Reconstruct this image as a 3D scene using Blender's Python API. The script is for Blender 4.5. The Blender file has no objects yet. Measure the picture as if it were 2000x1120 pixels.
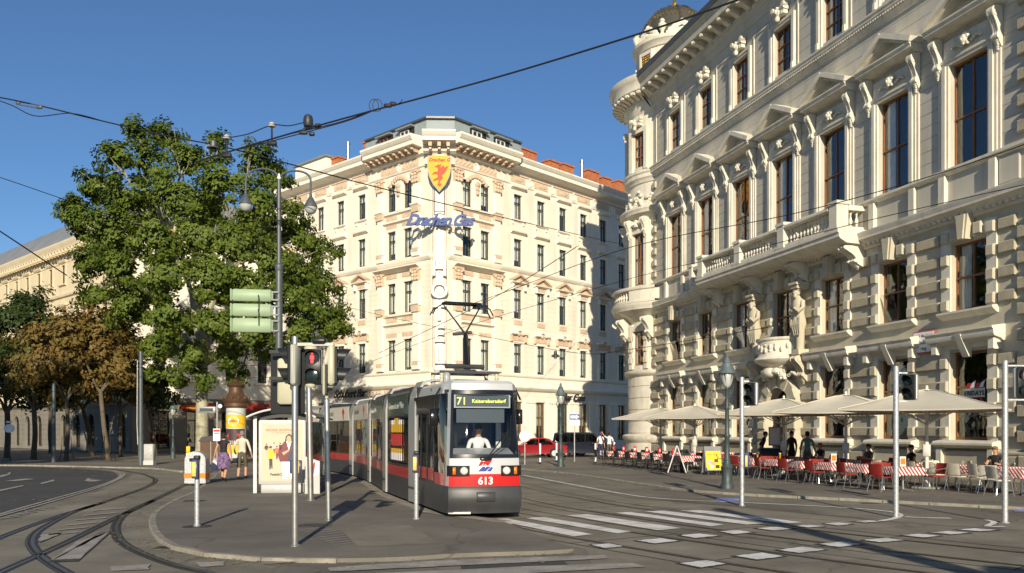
import bpy, bmesh, math, random
import numpy as np
from mathutils import Matrix, Vector
rnd = random.Random(7)
PI = math.pi
R = math.radians
SC = bpy.context.scene
COL = SC.collection

# ------------------------------------------------------------------ camera, sky, sun, exposure
CAM_H, FPX, CXP, HOR = 1.9, 1680.0, 1000.0, 842.0
cam_d = bpy.data.cameras.new('camera')
cam = bpy.data.objects.new('camera', cam_d)
COL.objects.link(cam)
cam.location = (0, 0, CAM_H)
cam.rotation_euler = (R(90), 0, 0)
cam_d.sensor_width = 36.0
cam_d.lens = FPX / 2000 * 36
cam_d.shift_y = (HOR - 560) / 2000
cam_d.clip_start = 0.1
cam_d.clip_end = 3000
SC.camera = cam

SUN_EL = R(20.0)
SUN_AZ = R(3.0)            # sun stands behind the camera, a touch to its right
world = bpy.data.worlds.new('World')
SC.world = world
world.use_nodes = True
wn = world.node_tree.nodes
wl = world.node_tree.links
wn.clear()
w_out = wn.new('ShaderNodeOutputWorld')
w_bg = wn.new('ShaderNodeBackground')
w_sky = wn.new('ShaderNodeTexSky')
w_sky.sky_type = 'NISHITA'
w_sky.sun_disc = False
w_sky.sun_elevation = SUN_EL
w_sky.sun_rotation = PI - SUN_AZ
w_sky.altitude = 200
w_sky.air_density = 1.0
w_sky.dust_density = 0.12
w_sky.ozone_density = 6.2
w_bg.inputs['Strength'].default_value = 0.088
wl.new(w_sky.outputs[0], w_bg.inputs['Color'])
wl.new(w_bg.outputs[0], w_out.inputs['Surface'])

sun_d = bpy.data.lights.new('sun', 'SUN')
sun_d.energy = 5.0
sun_d.angle = R(0.53)
sun_d.color = (1.0, 0.88, 0.69)
sun = bpy.data.objects.new('sun', sun_d)
COL.objects.link(sun)
sun_vec = Vector((math.sin(SUN_AZ) * math.cos(SUN_EL), -math.cos(SUN_AZ) * math.cos(SUN_EL), math.sin(SUN_EL)))
sun.rotation_euler = sun_vec.to_track_quat('Z', 'Y').to_euler()
sun.location = (20, -40, 40)

SC.view_settings.view_transform = 'Standard'
SC.view_settings.look = 'None'
SC.view_settings.exposure = 0.3
SC.view_settings.gamma = 1.0
SC.view_settings.use_curve_mapping = False
SC.cycles.max_bounces = 6
SC.cycles.transparent_max_bounces = 12
SC.cycles.use_denoising = True

# ------------------------------------------------------------------ helpers
def G(x, y, z=0.0):
    """point of the photograph -> point on the ground (height z)"""
    Y = (CAM_H - z) * FPX / (y - HOR)
    return Vector(((x - CXP) / FPX * Y, Y, z))

def P(x, y, Y):
    return Vector(((x - CXP) / FPX * Y, Y, CAM_H + (HOR - y) / FPX * Y))

def T(x=0, y=0, z=0, rz=0):
    return Matrix.Translation((x, y, z)) @ Matrix.Rotation(rz, 4, 'Z')

MATS = {}
def mat(name, col, rough=0.8, metal=0.0, var=0.12, vscale=1.2, bump=0.0, bscale=20.0, spec=0.4, stain=None, emit=0.0, fine=None, trans=0.0, coat=0.0, crack=False):
    """procedural material: base colour, broad tone variation, optional stains and fine relief"""
    m = bpy.data.materials.new(name)
    m.use_nodes = True
    nt = m.node_tree
    n, l = nt.nodes, nt.links
    b = n['Principled BSDF']
    b.inputs['Roughness'].default_value = rough
    b.inputs['Metallic'].default_value = metal
    b.inputs['Specular IOR Level'].default_value = spec
    if coat: b.inputs['Coat Weight'].default_value = coat
    c = (*col, 1.0)
    b.inputs['Base Color'].default_value = c
    geo = n.new('ShaderNodeNewGeometry')
    if var > 0:
        t1 = n.new('ShaderNodeTexNoise'); t1.inputs['Scale'].default_value = vscale; t1.inputs['Detail'].default_value = 6; t1.inputs['Roughness'].default_value = 0.65
        l.new(geo.outputs['Position'], t1.inputs['Vector'])
        rp = n.new('ShaderNodeValToRGB')
        rp.color_ramp.elements[0].position = 0.32
        rp.color_ramp.elements[1].position = 0.68
        rp.color_ramp.elements[0].color = (*[max(0, k * (1 - var)) for k in col], 1)
        rp.color_ramp.elements[1].color = (*[min(1, k * (1 + var)) for k in col], 1)
        l.new(t1.outputs['Fac'], rp.inputs['Fac'])
        src = rp.outputs['Color']
        if fine:
            t3 = n.new('ShaderNodeTexNoise'); t3.inputs['Scale'].default_value = fine[0]; t3.inputs['Detail'].default_value = 3
            l.new(geo.outputs['Position'], t3.inputs['Vector'])
            mx = n.new('ShaderNodeMix'); mx.data_type = 'RGBA'; mx.blend_type = 'OVERLAY'
            mx.inputs['Factor'].default_value = fine[1]
            l.new(src, mx.inputs['A']); l.new(t3.outputs['Fac'], mx.inputs['B'])
            src = mx.outputs['Result']
        if stain:
            # streaks: stretched noise
            mp = n.new('ShaderNodeMapping'); mp.inputs['Scale'].default_value = stain[2] if len(stain) > 2 else (1.5, 1.5, 0.25)
            l.new(geo.outputs['Position'], mp.inputs['Vector'])
            t2 = n.new('ShaderNodeTexNoise'); t2.inputs['Scale'].default_value = 1.0; t2.inputs['Detail'].default_value = 5
            l.new(mp.outputs['Vector'], t2.inputs['Vector'])
            r2 = n.new('ShaderNodeValToRGB'); r2.color_ramp.elements[0].position = 0.5; r2.color_ramp.elements[1].position = 0.78
            r2.color_ramp.elements[1].color = (stain[0],) * 3 + (1,)
            l.new(t2.outputs['Fac'], r2.inputs['Fac'])
            mx = n.new('ShaderNodeMix'); mx.data_type = 'RGBA'; mx.blend_type = 'MIX'
            l.new(r2.outputs['Color'], mx.inputs['Factor'])
            l.new(src, mx.inputs['A']); mx.inputs['B'].default_value = (*stain[1], 1)
            src = mx.outputs['Result']
        if crack:
            nd = n.new('ShaderNodeTexNoise'); nd.inputs['Scale'].default_value = 1.1; nd.inputs['Detail'].default_value = 4
            l.new(geo.outputs['Position'], nd.inputs['Vector'])
            ad = n.new('ShaderNodeVectorMath'); ad.operation = 'MULTIPLY_ADD'; ad.inputs[1].default_value = (1.3, 1.3, 0)
            l.new(nd.outputs['Color'], ad.inputs[0]); l.new(geo.outputs['Position'], ad.inputs[2])
            vo = n.new('ShaderNodeTexVoronoi'); vo.feature = 'DISTANCE_TO_EDGE'; vo.inputs['Scale'].default_value = 0.16
            l.new(ad.outputs[0], vo.inputs['Vector'])
            rc = n.new('ShaderNodeMapRange'); rc.inputs[1].default_value = 0.0; rc.inputs[2].default_value = 0.008; rc.inputs[3].default_value = 0.4; rc.inputs[4].default_value = 0.0
            l.new(vo.outputs['Distance'], rc.inputs[0])
            mc = n.new('ShaderNodeMix'); mc.data_type = 'RGBA'; l.new(rc.outputs[0], mc.inputs['Factor']); l.new(src, mc.inputs['A']); mc.inputs['B'].default_value = (.03, .03, .028, 1)
            src = mc.outputs['Result']
        l.new(src, b.inputs['Base Color'])
    if bump > 0:
        tb = n.new('ShaderNodeTexNoise'); tb.inputs['Scale'].default_value = bscale; tb.inputs['Detail'].default_value = 5
        l.new(geo.outputs['Position'], tb.inputs['Vector'])
        bp = n.new('ShaderNodeBump'); bp.inputs['Strength'].default_value = bump; bp.inputs['Distance'].default_value = 0.02
        l.new(tb.outputs['Fac'], bp.inputs['Height']); l.new(bp.outputs['Normal'], b.inputs['Normal'])
    if emit > 0:
        b.inputs['Emission Color'].default_value = c
        b.inputs['Emission Strength'].default_value = emit
    MATS[name] = m
    return m

def glass(name, tint=(0.75, 0.8, 0.8), rough=0.015, base=0.06, wavy=0.25, gain=1.0):
    m = bpy.data.materials.new(name)
    m.use_nodes = True
    n, l = m.node_tree.nodes, m.node_tree.links
    n.clear()
    o = n.new('ShaderNodeOutputMaterial'); mx = n.new('ShaderNodeMixShader')
    tr = n.new('ShaderNodeBsdfTransparent'); tr.inputs['Color'].default_value = (*tint, 1)
    gl = n.new('ShaderNodeBsdfGlossy'); gl.inputs['Roughness'].default_value = rough
    fr = n.new('ShaderNodeFresnel'); g0 = n.new('ShaderNodeNewGeometry')
    io = n.new('ShaderNodeMath'); io.operation = 'MULTIPLY_ADD'; io.inputs[1].default_value = 1 / 1.52 - 1.52; io.inputs[2].default_value = 1.52   # same reflectance from both sides
    l.new(g0.outputs['Backfacing'], io.inputs[0]); l.new(io.outputs[0], fr.inputs['IOR'])
    ma = n.new('ShaderNodeMath'); ma.operation = 'MULTIPLY_ADD'; ma.inputs[1].default_value = gain; ma.inputs[2].default_value = base
    ma.use_clamp = True
    l.new(fr.outputs[0], ma.inputs[0]); l.new(ma.outputs[0], mx.inputs[0])
    l.new(tr.outputs[0], mx.inputs[1]); l.new(gl.outputs[0], mx.inputs[2]); l.new(mx.outputs[0], o.inputs[0])
    if wavy:
        geo = n.new('ShaderNodeNewGeometry')
        tb = n.new('ShaderNodeTexNoise'); tb.inputs['Scale'].default_value = 1.7; tb.inputs['Detail'].default_value = 1
        l.new(geo.outputs['Position'], tb.inputs['Vector'])
        bp = n.new('ShaderNodeBump'); bp.inputs['Strength'].default_value = wavy; bp.inputs['Distance'].default_value = 0.03
        l.new(tb.outputs['Fac'], bp.inputs['Height']); l.new(bp.outputs['Normal'], gl.inputs['Normal'])
    MATS[name] = m
    return m

class MB:
    """collects shapes; becomes ONE mesh"""
    def __init__(s, m='plain'):
        s.v, s.f, s.fm, s.m = [], [], [], m
    def add(s, vs, fs, m=None):
        o = len(s.v)
        s.v += [tuple(p) for p in vs]
        for f in fs:
            s.f.append([i + o for i in f]); s.fm.append(m or s.m)
        return s
    def box(s, x0, x1, y0, y1, z0, z1, m=None, M=None):
        vs = [(x0, y0, z0), (x1, y0, z0), (x1, y1, z0), (x0, y1, z0), (x0, y0, z1), (x1, y0, z1), (x1, y1, z1), (x0, y1, z1)]
        if M is not None: vs = [M @ Vector(p) for p in vs]
        return s.add(vs, [(0, 3, 2, 1), (4, 5, 6, 7), (0, 1, 5, 4), (1, 2, 6, 5), (2, 3, 7, 6), (3, 0, 4, 7)], m)
    def bbox(s, x0, x1, y0, y1, z0, z1, c=0.03, m=None, M=None):
        """box whose front (-y) edges are chamfered"""
        vs = [(x0, y0 + c, z0), (x1, y0 + c, z0), (x1, y1, z0), (x0, y1, z0), (x0, y0 + c, z1), (x1, y0 + c, z1), (x1, y1, z1), (x0, y1, z1),
              (x0 + c, y0, z0 + c), (x1 - c, y0, z0 + c), (x1 - c, y0, z1 - c), (x0 + c, y0, z1 - c)]
        if M is not None: vs = [M @ Vector(p) for p in vs]
        return s.add(vs, [(0, 3, 2, 1), (4, 5, 6, 7), (1, 2, 6, 5), (2, 3, 7, 6), (3, 0, 4, 7), (8, 9, 10, 11), (0, 1, 9, 8), (1, 5, 10, 9), (5, 4, 11, 10), (4, 0, 8, 11)], m)
    def rbox(s, x0, x1, y0, y1, z0, z1, c=0.02, m=None, M=None):
        """box chamfered all round (octagonal loft in z)"""
        def ring(d, z):
            return [(x0 + c + d, y0 + d, z), (x1 - c - d, y0 + d, z), (x1 - d, y0 + c + d, z), (x1 - d, y1 - c - d, z), (x1 - c - d, y1 - d, z), (x0 + c + d, y1 - d, z), (x0 + d, y1 - c - d, z), (x0 + d, y0 + c + d, z)]
        rings = [ring(c * .7, z0), ring(0, z0 + c), ring(0, z1 - c), ring(c * .7, z1)]
        return s.loft(rings, True, m, M)
    def loft(s, rings, cap=True, m=None, M=None, closed=True):
        n = len(rings[0]); vs = [p for r in rings for p in r]
        if M is not None: vs = [M @ Vector(p) for p in vs]
        fs = []
        for i in range(len(rings) - 1):
            for j in range(n if closed else n - 1):
                k = (j + 1) % n
                fs.append((i * n + j, i * n + k, (i + 1) * n + k, (i + 1) * n + j))
        if cap:
            fs.append(tuple(range(n - 1, -1, -1))); fs.append(tuple((len(rings) - 1) * n + j for j in range(n)))
        return s.add(vs, fs, m)
    def prism(s, poly, y0, y1, m=None, M=None):
        """polygon in (x,z), extruded along y"""
        if sum(a[0] * b[1] - b[0] * a[1] for a, b in zip(poly, poly[1:] + poly[:1])) < 0: poly = poly[::-1]
        n = len(poly)
        vs = [(x, y0, z) for x, z in poly] + [(x, y1, z) for x, z in poly]
        if M is not None: vs = [M @ Vector(p) for p in vs]
        fs = [tuple(range(n)), tuple(range(2 * n - 1, n - 1, -1))]
        fs += [((i + 1) % n, i, i + n, (i + 1) % n + n) for i in range(n)]
        return s.add(vs, fs, m)
    def slab(s, poly, z0, z1, m=None, M=None):
        """polygon in (x,y), extruded along z"""
        if sum(a[0] * b[1] - b[0] * a[1] for a, b in zip(poly, poly[1:] + poly[:1])) < 0: poly = poly[::-1]
        n = len(poly)
        vs = [(x, y, z0) for x, y in poly] + [(x, y, z1) for x, y in poly]
        if M is not None: vs = [M @ Vector(p) for p in vs]
        fs = [tuple(range(n - 1, -1, -1)), tuple(range(n, 2 * n))]
        fs += [(i, (i + 1) % n, (i + 1) % n + n, i + n) for i in range(n)]
        return s.add(vs, fs, m)
    def mould(s, u0, u1, prof, m=None, M=None, y=0.0):
        """profile [(out, z)] (out>0 = towards the street) pulled along x"""
        n = len(prof)
        vs = [(u0, y - o, z) for o, z in prof] + [(u1, y - o, z) for o, z in prof]
        if M is not None: vs = [M @ Vector(p) for p in vs]
        fs = [(i, i + n, i + 1 + n, i + 1) for i in range(n - 1)]
        fs += [tuple(range(n)), tuple(range(2 * n - 1, n - 1, -1))]
        return s.add(vs, fs, m)
    def lathe(s, prof, n=12, c=(0, 0, 0), m=None, a0=0.0, a1=2 * PI, M=None, cap=True):
        full = abs(a1 - a0 - 2 * PI) < 1e-6
        k = n if full else n + 1
        vs = [(c[0] + r * math.cos(a0 + (a1 - a0) * j / n), c[1] + r * math.sin(a0 + (a1 - a0) * j / n), c[2] + z) for r, z in prof for j in range(k)]
        if M is not None: vs = [M @ Vector(p) for p in vs]
        fs = []
        for i in range(len(prof) - 1):
            for j in range(n):
                q = (j + 1) % k
                fs.append((i * k + j, i * k + q, (i + 1) * k + q, (i + 1) * k + j))
        if cap and full:
            fs.append(tuple(range(k - 1, -1, -1))); fs.append(tuple((len(prof) - 1) * k + j for j in range(k)))
        return s.add(vs, fs, m)
    def cyl(s, p0, p1, r0, r1=None, n=10, m=None, cap=True):
        return s.tube([p0, p1], [r0, r0 if r1 is None else r1], n, m, cap)
    def tube(s, pts, r, n=8, m=None, cap=True):
        pts = [Vector(p) for p in pts]
        rs = r if isinstance(r, (list, tuple)) else [r] * len(pts)
        up = None; rings = []
        for i, p in enumerate(pts):
            d = (pts[min(i + 1, len(pts) - 1)] - pts[max(i - 1, 0)])
            d = d.normalized() if d.length > 1e-9 else Vector((0, 0, 1))
            if up is None:
                up = Vector((0, 0, 1)) if abs(d.z) < 0.9 else Vector((1, 0, 0))
            a = d.cross(up)
            if a.length < 1e-6: a = d.cross(Vector((0, 1, 0)))
            a.normalize(); b = a.cross(d).normalized(); up = b
            rings.append([p + a * (rs[i] * math.cos(2 * PI * j / n)) - b * (rs[i] * math.sin(2 * PI * j / n)) for j in range(n)])
        return s.loft(rings, cap, m)
    def ball(s, c, r, n=10, k=6, m=None, M=None):
        rx, ry, rz = r if isinstance(r, (list, tuple)) else (r, r, r)
        vs = [(c[0], c[1], c[2] - rz)]
        for i in range(1, k):
            t = PI * i / k
            vs += [(c[0] + rx * math.sin(t) * math.cos(2 * PI * j / n), c[1] + ry * math.sin(t) * math.sin(2 * PI * j / n), c[2] - rz * math.cos(t)) for j in range(n)]
        vs.append((c[0], c[1], c[2] + rz))
        fs = [(0, 1 + (j + 1) % n, 1 + j) for j in range(n)]
        for i in range(k - 2):
            fs += [(1 + i * n + j, 1 + i * n + (j + 1) % n, 1 + (i + 1) * n + (j + 1) % n, 1 + (i + 1) * n + j) for j in range(n)]
        e = len(vs) - 1
        fs += [(e, 1 + (k - 2) * n + j, 1 + (k - 2) * n + (j + 1) % n) for j in range(n)]
        if M is not None: vs = [M @ Vector(p) for p in vs]
        return s.add(vs, fs, m)
    def wall(s, u0, u1, z0, z1, holes=(), depth=0.3, y=0.0, m=None, mr=None, cuts=()):
        """front sheet with openings (a,b,c,d) and their reveals"""
        us = sorted({u0, u1, *[min(max(h[0], u0), u1) for h in holes], *[min(max(h[1], u0), u1) for h in holes], *[c for c in cuts if u0 < c < u1]})
        zs = sorted({z0, z1, *[min(max(h[2], z0), z1) for h in holes], *[min(max(h[3], z0), z1) for h in holes]})
        def inhole(u, z): return any(h[0] < u < h[1] and h[2] < z < h[3] for h in holes)
        for i in range(len(us) - 1):
            for j in range(len(zs) - 1):
                a, b, c, d = us[i], us[i + 1], zs[j], zs[j + 1]
                if b - a < 1e-6 or d - c < 1e-6: continue
                if not inhole((a + b) / 2, (c + d) / 2):
                    s.add([(a, y, c), (b, y, c), (b, y, d), (a, y, d)], [(0, 1, 2, 3)], m)
                elif depth:
                    e = y + depth
                    if not inhole(a - 1e-4, (c + d) / 2): s.add([(a, y, c), (a, y, d), (a, e, d), (a, e, c)], [(0, 1, 2, 3)], mr or m)
                    if not inhole(b + 1e-4, (c + d) / 2): s.add([(b, y, c), (b, e, c), (b, e, d), (b, y, d)], [(0, 1, 2, 3)], mr or m)
                    if not inhole((a + b) / 2, c - 1e-4): s.add([(a, y, c), (a, e, c), (b, e, c), (b, y, c)], [(0, 1, 2, 3)], mr or m)
                    if not inhole((a + b) / 2, d + 1e-4): s.add([(a, y, d), (b, y, d), (b, e, d), (a, e, d)], [(0, 1, 2, 3)], mr or m)
        return s
    def courses(s, u0, u1, z0, z1, step, holes, gap=0.035, deep=0.03, m=None, y=0.0, cuts=()):
        """wall of horizontal courses with recessed joints"""
        n = max(1, round((z1 - z0) / step)); h = (z1 - z0) / n
        s.wall(u0, u1, z0, z1, holes, 0.3, y + deep, m, None, cuts)
        us = sorted({u0, u1, *[min(max(q, u0), u1) for hh in holes for q in hh[:2]], *[c for c in cuts if u0 < c < u1]})
        for i in range(n):
            a, b = z0 + i * h + gap / 2, z0 + (i + 1) * h - gap / 2
            zs = sorted({a, b, *[min(max(q, a), b) for hh in holes for q in hh[2:4]]})
            for k in range(len(zs) - 1):
                c, d = zs[k], zs[k + 1]
                if d - c < 1e-4: continue
                run = None
                for j in range(len(us) - 1):
                    p, q = us[j], us[j + 1]
                    if q - p < 1e-6: continue
                    if any(hh[0] < (p + q) / 2 < hh[1] and hh[2] < (c + d) / 2 < hh[3] for hh in holes): continue
                    s.add([(p, y, c), (q, y, c), (q, y, d), (p, y, d)], [(0, 1, 2, 3)], m)
                    s.add([(p, y, d), (q, y, d), (q, y + deep, d), (p, y + deep, d)], [(0, 1, 2, 3)], m)
                    s.add([(p, y, c), (p, y + deep, c), (q, y + deep, c), (q, y, c)], [(0, 1, 2, 3)], m)
            for hh in holes:   # jamb edges of the courses
                c, d = max(a, hh[2]), min(b, hh[3])
                if d > c:
                    if u0 < hh[0] < u1: s.add([(hh[0], y, c), (hh[0], y, d), (hh[0], y + deep, d), (hh[0], y + deep, c)], [(0, 1, 2, 3)], m)
                    if u0 < hh[1] < u1: s.add([(hh[1], y, c), (hh[1], y + deep, c), (hh[1], y + deep, d), (hh[1], y, d)], [(0, 1, 2, 3)], m)
        return s
    def map(s, fn):
        s.v = [tuple(fn(*p)) for p in s.v]; return s
    def join(s, o, M=None):
        b = len(s.v)
        s.v += [tuple(M @ Vector(p)) for p in o.v] if M is not None else list(o.v)
        for f, fm in zip(o.f, o.fm): s.f.append([i + b for i in f]); s.fm.append(fm)
        return s
    def mesh(s, name='mesh', angle=38):
        me = bpy.data.meshes.new(name)
        me.from_pydata(s.v, [], s.f)
        names = []
        for k in s.fm:
            if k not in names: names.append(k)
        for k in names: me.materials.append(MATS[k])
        if len(names) > 1: me.polygons.foreach_set('material_index', [names.index(k) for k in s.fm])
        if angle:
            me.polygons.foreach_set('use_smooth', [True] * len(me.polygons))
            me.set_sharp_from_angle(angle=R(angle))
        me.update()
        return me

def obj(name, mesh, parent=None, M=None, kind=None):
    if isinstance(mesh, MB): mesh = mesh.mesh(name)
    o = bpy.data.objects.new(name, mesh)
    COL.objects.link(o)
    if parent is not None: o.parent = parent
    if M is not None: o.matrix_basis = M
    if kind: o['kind'] = kind
    return o

def tag(o, label, cat, group=None):
    o['label'] = label; o['category'] = cat
    if group: o['group'] = group
    return o

def thing(name, label, cat, M=None, group=None):
    o = bpy.data.objects.new(name, None)
    o.empty_display_size = 0.3
    COL.objects.link(o)
    if M is not None: o.matrix_basis = M
    return tag(o, label, cat, group)

def copy_tree(o, parent=None, M=None):
    c = o.copy(); COL.objects.link(c); c.parent = parent
    if M is not None: c.matrix_basis = M
    for ch in list(o.children): copy_tree(ch, c)
    return c

def text_mesh(s, size, m, depth=0.01, align='CENTER', space=1.0, shear=0.0, bold=0.0, res=3):
    """lettering in the xz plane facing -y"""
    cu = bpy.data.curves.new('lettering', 'FONT')
    cu.body = s; cu.size = size; cu.extrude = depth / 2; cu.align_x = align; cu.space_character = space
    cu.shear = shear; cu.offset = bold; cu.resolution_u = res; cu.fill_mode = 'BOTH' if depth else 'FRONT'
    o = bpy.data.objects.new('lettering', cu)
    COL.objects.link(o)
    dg = bpy.context.evaluated_depsgraph_get()
    me = bpy.data.meshes.new_from_object(o.evaluated_get(dg))
    bpy.data.objects.remove(o); bpy.data.curves.remove(cu)
    me.transform(Matrix.Rotation(R(90), 4, 'X'))
    me.materials.clear(); me.materials.append(MATS[m])
    return me

def spline(pts, per=8, closed=False):
    """Catmull-Rom through points"""
    pts = [Vector(p) for p in pts]; out = []
    n = len(pts)
    for i in range(n - 1):
        p0, p1, p2, p3 = pts[max(i - 1, 0)], pts[i], pts[i + 1], pts[min(i + 2, n - 1)]
        for k in range(per):
            t = k / per
            out.append(0.5 * ((2 * p1) + (p2 - p0) * t + (2 * p0 - 5 * p1 + 4 * p2 - p3) * t * t + (3 * p1 - p0 - 3 * p2 + p3) * t ** 3))
    out.append(pts[-1])
    return out

def ribbon(mb, pts, w, z, m=None, off=0.0):
    pts = [Vector((p[0], p[1], 0)) for p in pts]; L, Rr = [], []
    for i, p in enumerate(pts):
        d = (pts[min(i + 1, len(pts) - 1)] - pts[max(i - 1, 0)]).normalized()
        nrm = Vector((-d.y, d.x, 0))
        L.append((p.x + nrm.x * (off + w / 2), p.y + nrm.y * (off + w / 2), z)); Rr.append((p.x + nrm.x * (off - w / 2), p.y + nrm.y * (off - w / 2), z))
    n = len(pts)
    mb.add(L + Rr, [(i, i + n, i + 1 + n, i + 1) for i in range(n - 1)], m)
    return mb

# ------------------------------------------------------------------ materials
mat('asphalt', (0.175, 0.159, 0.126), 0.9, crack=True, var=0.36, vscale=0.28, bump=0.25, bscale=45, fine=(60, 0.4), stain=(0.8, (0.085, 0.08, 0.07), (0.5, 0.22, 0.25)))
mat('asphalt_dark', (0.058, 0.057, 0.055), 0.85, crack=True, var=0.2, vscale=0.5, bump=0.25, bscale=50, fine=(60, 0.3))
mat('asphalt_walk', (0.16, 0.145, 0.117), 0.9, crack=True, var=0.34, vscale=0.3, bump=0.2, bscale=50, fine=(70, 0.4), stain=(0.7, (0.12, 0.112, 0.098), (0.4, 0.4, 0.4)))
mat('concrete_bed', (0.20, 0.181, 0.138), 0.9, crack=True, var=0.34, vscale=0.4, bump=0.2, bscale=40, fine=(55, 0.3), stain=(0.6, (0.11, 0.10, 0.085), (0.7, 0.35, 0.5)))
mat('granite', (0.26, 0.238, 0.192), 0.85, var=0.3, vscale=4, bump=0.2, bscale=60, fine=(80, 0.4))
mat('paint_white', (0.70, 0.69, 0.65), 0.8, var=0.14, vscale=2.0, fine=(25, 0.35), stain=(0.75, (0.24, 0.225, 0.2), (2.2, 2.2, 2.2)))
mat('paint_worn', (0.32, 0.30, 0.26), 0.85, var=0.2, vscale=2.0, fine=(25, 0.35), stain=(0.8, (0.17, 0.16, 0.14), (2.2, 2.2, 2.2)))
mat('paint_black', (0.05, 0.05, 0.05), 0.85, var=0.2, vscale=3)
mat('paint_blue', (0.16, 0.2, 0.5), 0.8, var=0.2, vscale=2.0, stain=(0.8, (0.5, 0.5, 0.5), (2, 2, 2)))
mat('rail_steel', (0.20, 0.185, 0.16), 0.38, 0.75, var=0.2, vscale=2)
mat('groove', (0.022, 0.02, 0.018), 0.9, var=0.2)
mat('iron_cover', (0.07, 0.066, 0.06), 0.6, 0.5, var=0.2, vscale=6, bump=0.3, bscale=60)
mat('leaf_litter', (0.25, 0.19, 0.09), 0.9, var=0.3, vscale=6)
mat('plaster_pal', (0.51, 0.482, 0.40), 0.88, var=0.1, vscale=0.5, bump=0.08, bscale=30, stain=(0.75, (0.36, 0.335, 0.27), (1.6, 1.6, 0.16)))
mat('stone_pal', (0.51, 0.465, 0.345), 0.9, var=0.10, vscale=1.0, bump=0.1, bscale=30, stain=(0.5, (0.37, 0.335, 0.255)))
mat('stone_rough', (0.45, 0.40, 0.285), 0.95, var=0.14, vscale=1.5, bump=0.9, bscale=26, stain=(0.5, (0.3, 0.265, 0.19)))
mat('white_trim', (0.66, 0.622, 0.515), 0.85, var=0.09, vscale=1.3, bump=0.05, bscale=30, stain=(0.7, (0.44, 0.405, 0.32), (2.4, 2.4, 0.5)))
mat('sheet_metal', (0.30, 0.33, 0.33), 0.5, 0.4, var=0.1, vscale=0.8)
mat('gutter', (0.13, 0.13, 0.125), 0.5, 0.6, var=0.1)
mat('wood_frame', (0.24, 0.10, 0.04), 0.45, var=0.18, vscale=3, stain=(0.4, (0.16, 0.06, 0.02)))
mat('dark_frame', (0.045, 0.055, 0.05), 0.5, var=0.15)
mat('grey_frame', (0.62, 0.61, 0.57), 0.5, var=0.06)
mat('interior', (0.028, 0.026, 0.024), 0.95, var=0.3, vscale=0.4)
mat('curtain', (0.74, 0.73, 0.68), 0.9, var=0.12, vscale=4, stain=(0.5, (0.42, 0.40, 0.36), (9, 9, 0.3)))
mat('drape', (0.42, 0.36, 0.25), 0.9, var=0.12, vscale=4)
mat('hotel_cream', (0.77, 0.715, 0.59), 0.88, var=0.06, vscale=0.35, bump=0.05, bscale=30, stain=(0.6, (0.58, 0.52, 0.41), (1.3, 1.3, 0.13)))
mat('hotel_trim', (0.81, 0.76, 0.645), 0.85, var=0.04, vscale=1.0, stain=(0.3, (0.64, 0.58, 0.47)))
mat('hotel_tan', (0.60, 0.455, 0.325), 0.9, var=0.14, vscale=2.5, bump=0.5, bscale=14)
mat('brick_red', (0.42, 0.145, 0.06), 0.9, var=0.25, vscale=4, bump=0.3, bscale=30)
mat('attic_grey', (0.27, 0.315, 0.32), 0.65, 0.0, var=0.06, vscale=0.7)
mat('roof_grey', (0.24, 0.25, 0.25), 0.6, 0.1, var=0.12, vscale=0.5, stain=(0.4, (0.17, 0.17, 0.165)))
mat('dome_metal', (0.12, 0.11, 0.085), 0.42, 0.5, var=0.25, vscale=1.5)
mat('gold', (0.75, 0.50, 0.13), 0.3, 0.9, var=0.1)
mat('left_cream', (0.66, 0.56, 0.38), 0.9, var=0.06, vscale=0.7, stain=(0.35, (0.5, 0.42, 0.28)))
mat('left_stone', (0.22, 0.2, 0.165), 0.9, var=0.1, vscale=0.7, stain=(0.5, (0.14, 0.125, 0.1)))
glass('pane_glass', (0.96, 0.975, 0.97), base=0.03)
glass('shop_glass', (0.8, 0.83, 0.8), base=0.06)
mat('black_paint', (0.016, 0.017, 0.018), 0.4, var=0.1)
mat('blue_black', (0.028, 0.034, 0.042), 0.45, var=0.12)
mat('steel', (0.50, 0.49, 0.46), 0.34, 0.85, var=0.16, vscale=5, stain=(0.35, (0.33, 0.32, 0.3), (6, 6, 0.8)))
mat('galvanised', (0.47, 0.48, 0.48), 0.5, 0.55, var=0.3, vscale=22)
mat('alu_grey', (0.50, 0.50, 0.48), 0.45, 0.5, var=0.08)
mat('beige_case', (0.52, 0.50, 0.36), 0.55, var=0.08, vscale=3, stain=(0.4, (0.36, 0.35, 0.26)))
mat('pale_case', (0.44, 0.44, 0.38), 0.5, var=0.08, vscale=3)
# ------------------------------------------------------------------ ground, roads, pavements
def gpts(lst, z=0.0, off=(0, 0), sc=1.0):
    return [G(off[0] + x / sc, off[1] + y / sc, z) for x, y in lst]

road = obj('road', MB('asphalt').add([(-400, -60, 0), (400, -60, 0), (400, 900, 0), (-400, 900, 0)], [(0, 1, 2, 3)]), kind='structure')

def sheet(name, pts, z, m, parent=road):
    mb = MB(m)
    pl = [(p[0], p[1]) for p in pts]
    if sum(a[0] * b[1] - b[0] * a[1] for a, b in zip(pl, pl[1:] + pl[:1])) < 0: pl = pl[::-1]
    mb.add([(x, y, z) for x, y in pl], [tuple(range(len(pl)))])
    me = mb.mesh(name, 0)
    bm = bmesh.new(); bm.from_mesh(me); bmesh.ops.triangulate(bm, faces=bm.faces); bm.to_mesh(me); bm.free()
    return obj(name, me, parent)

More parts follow.
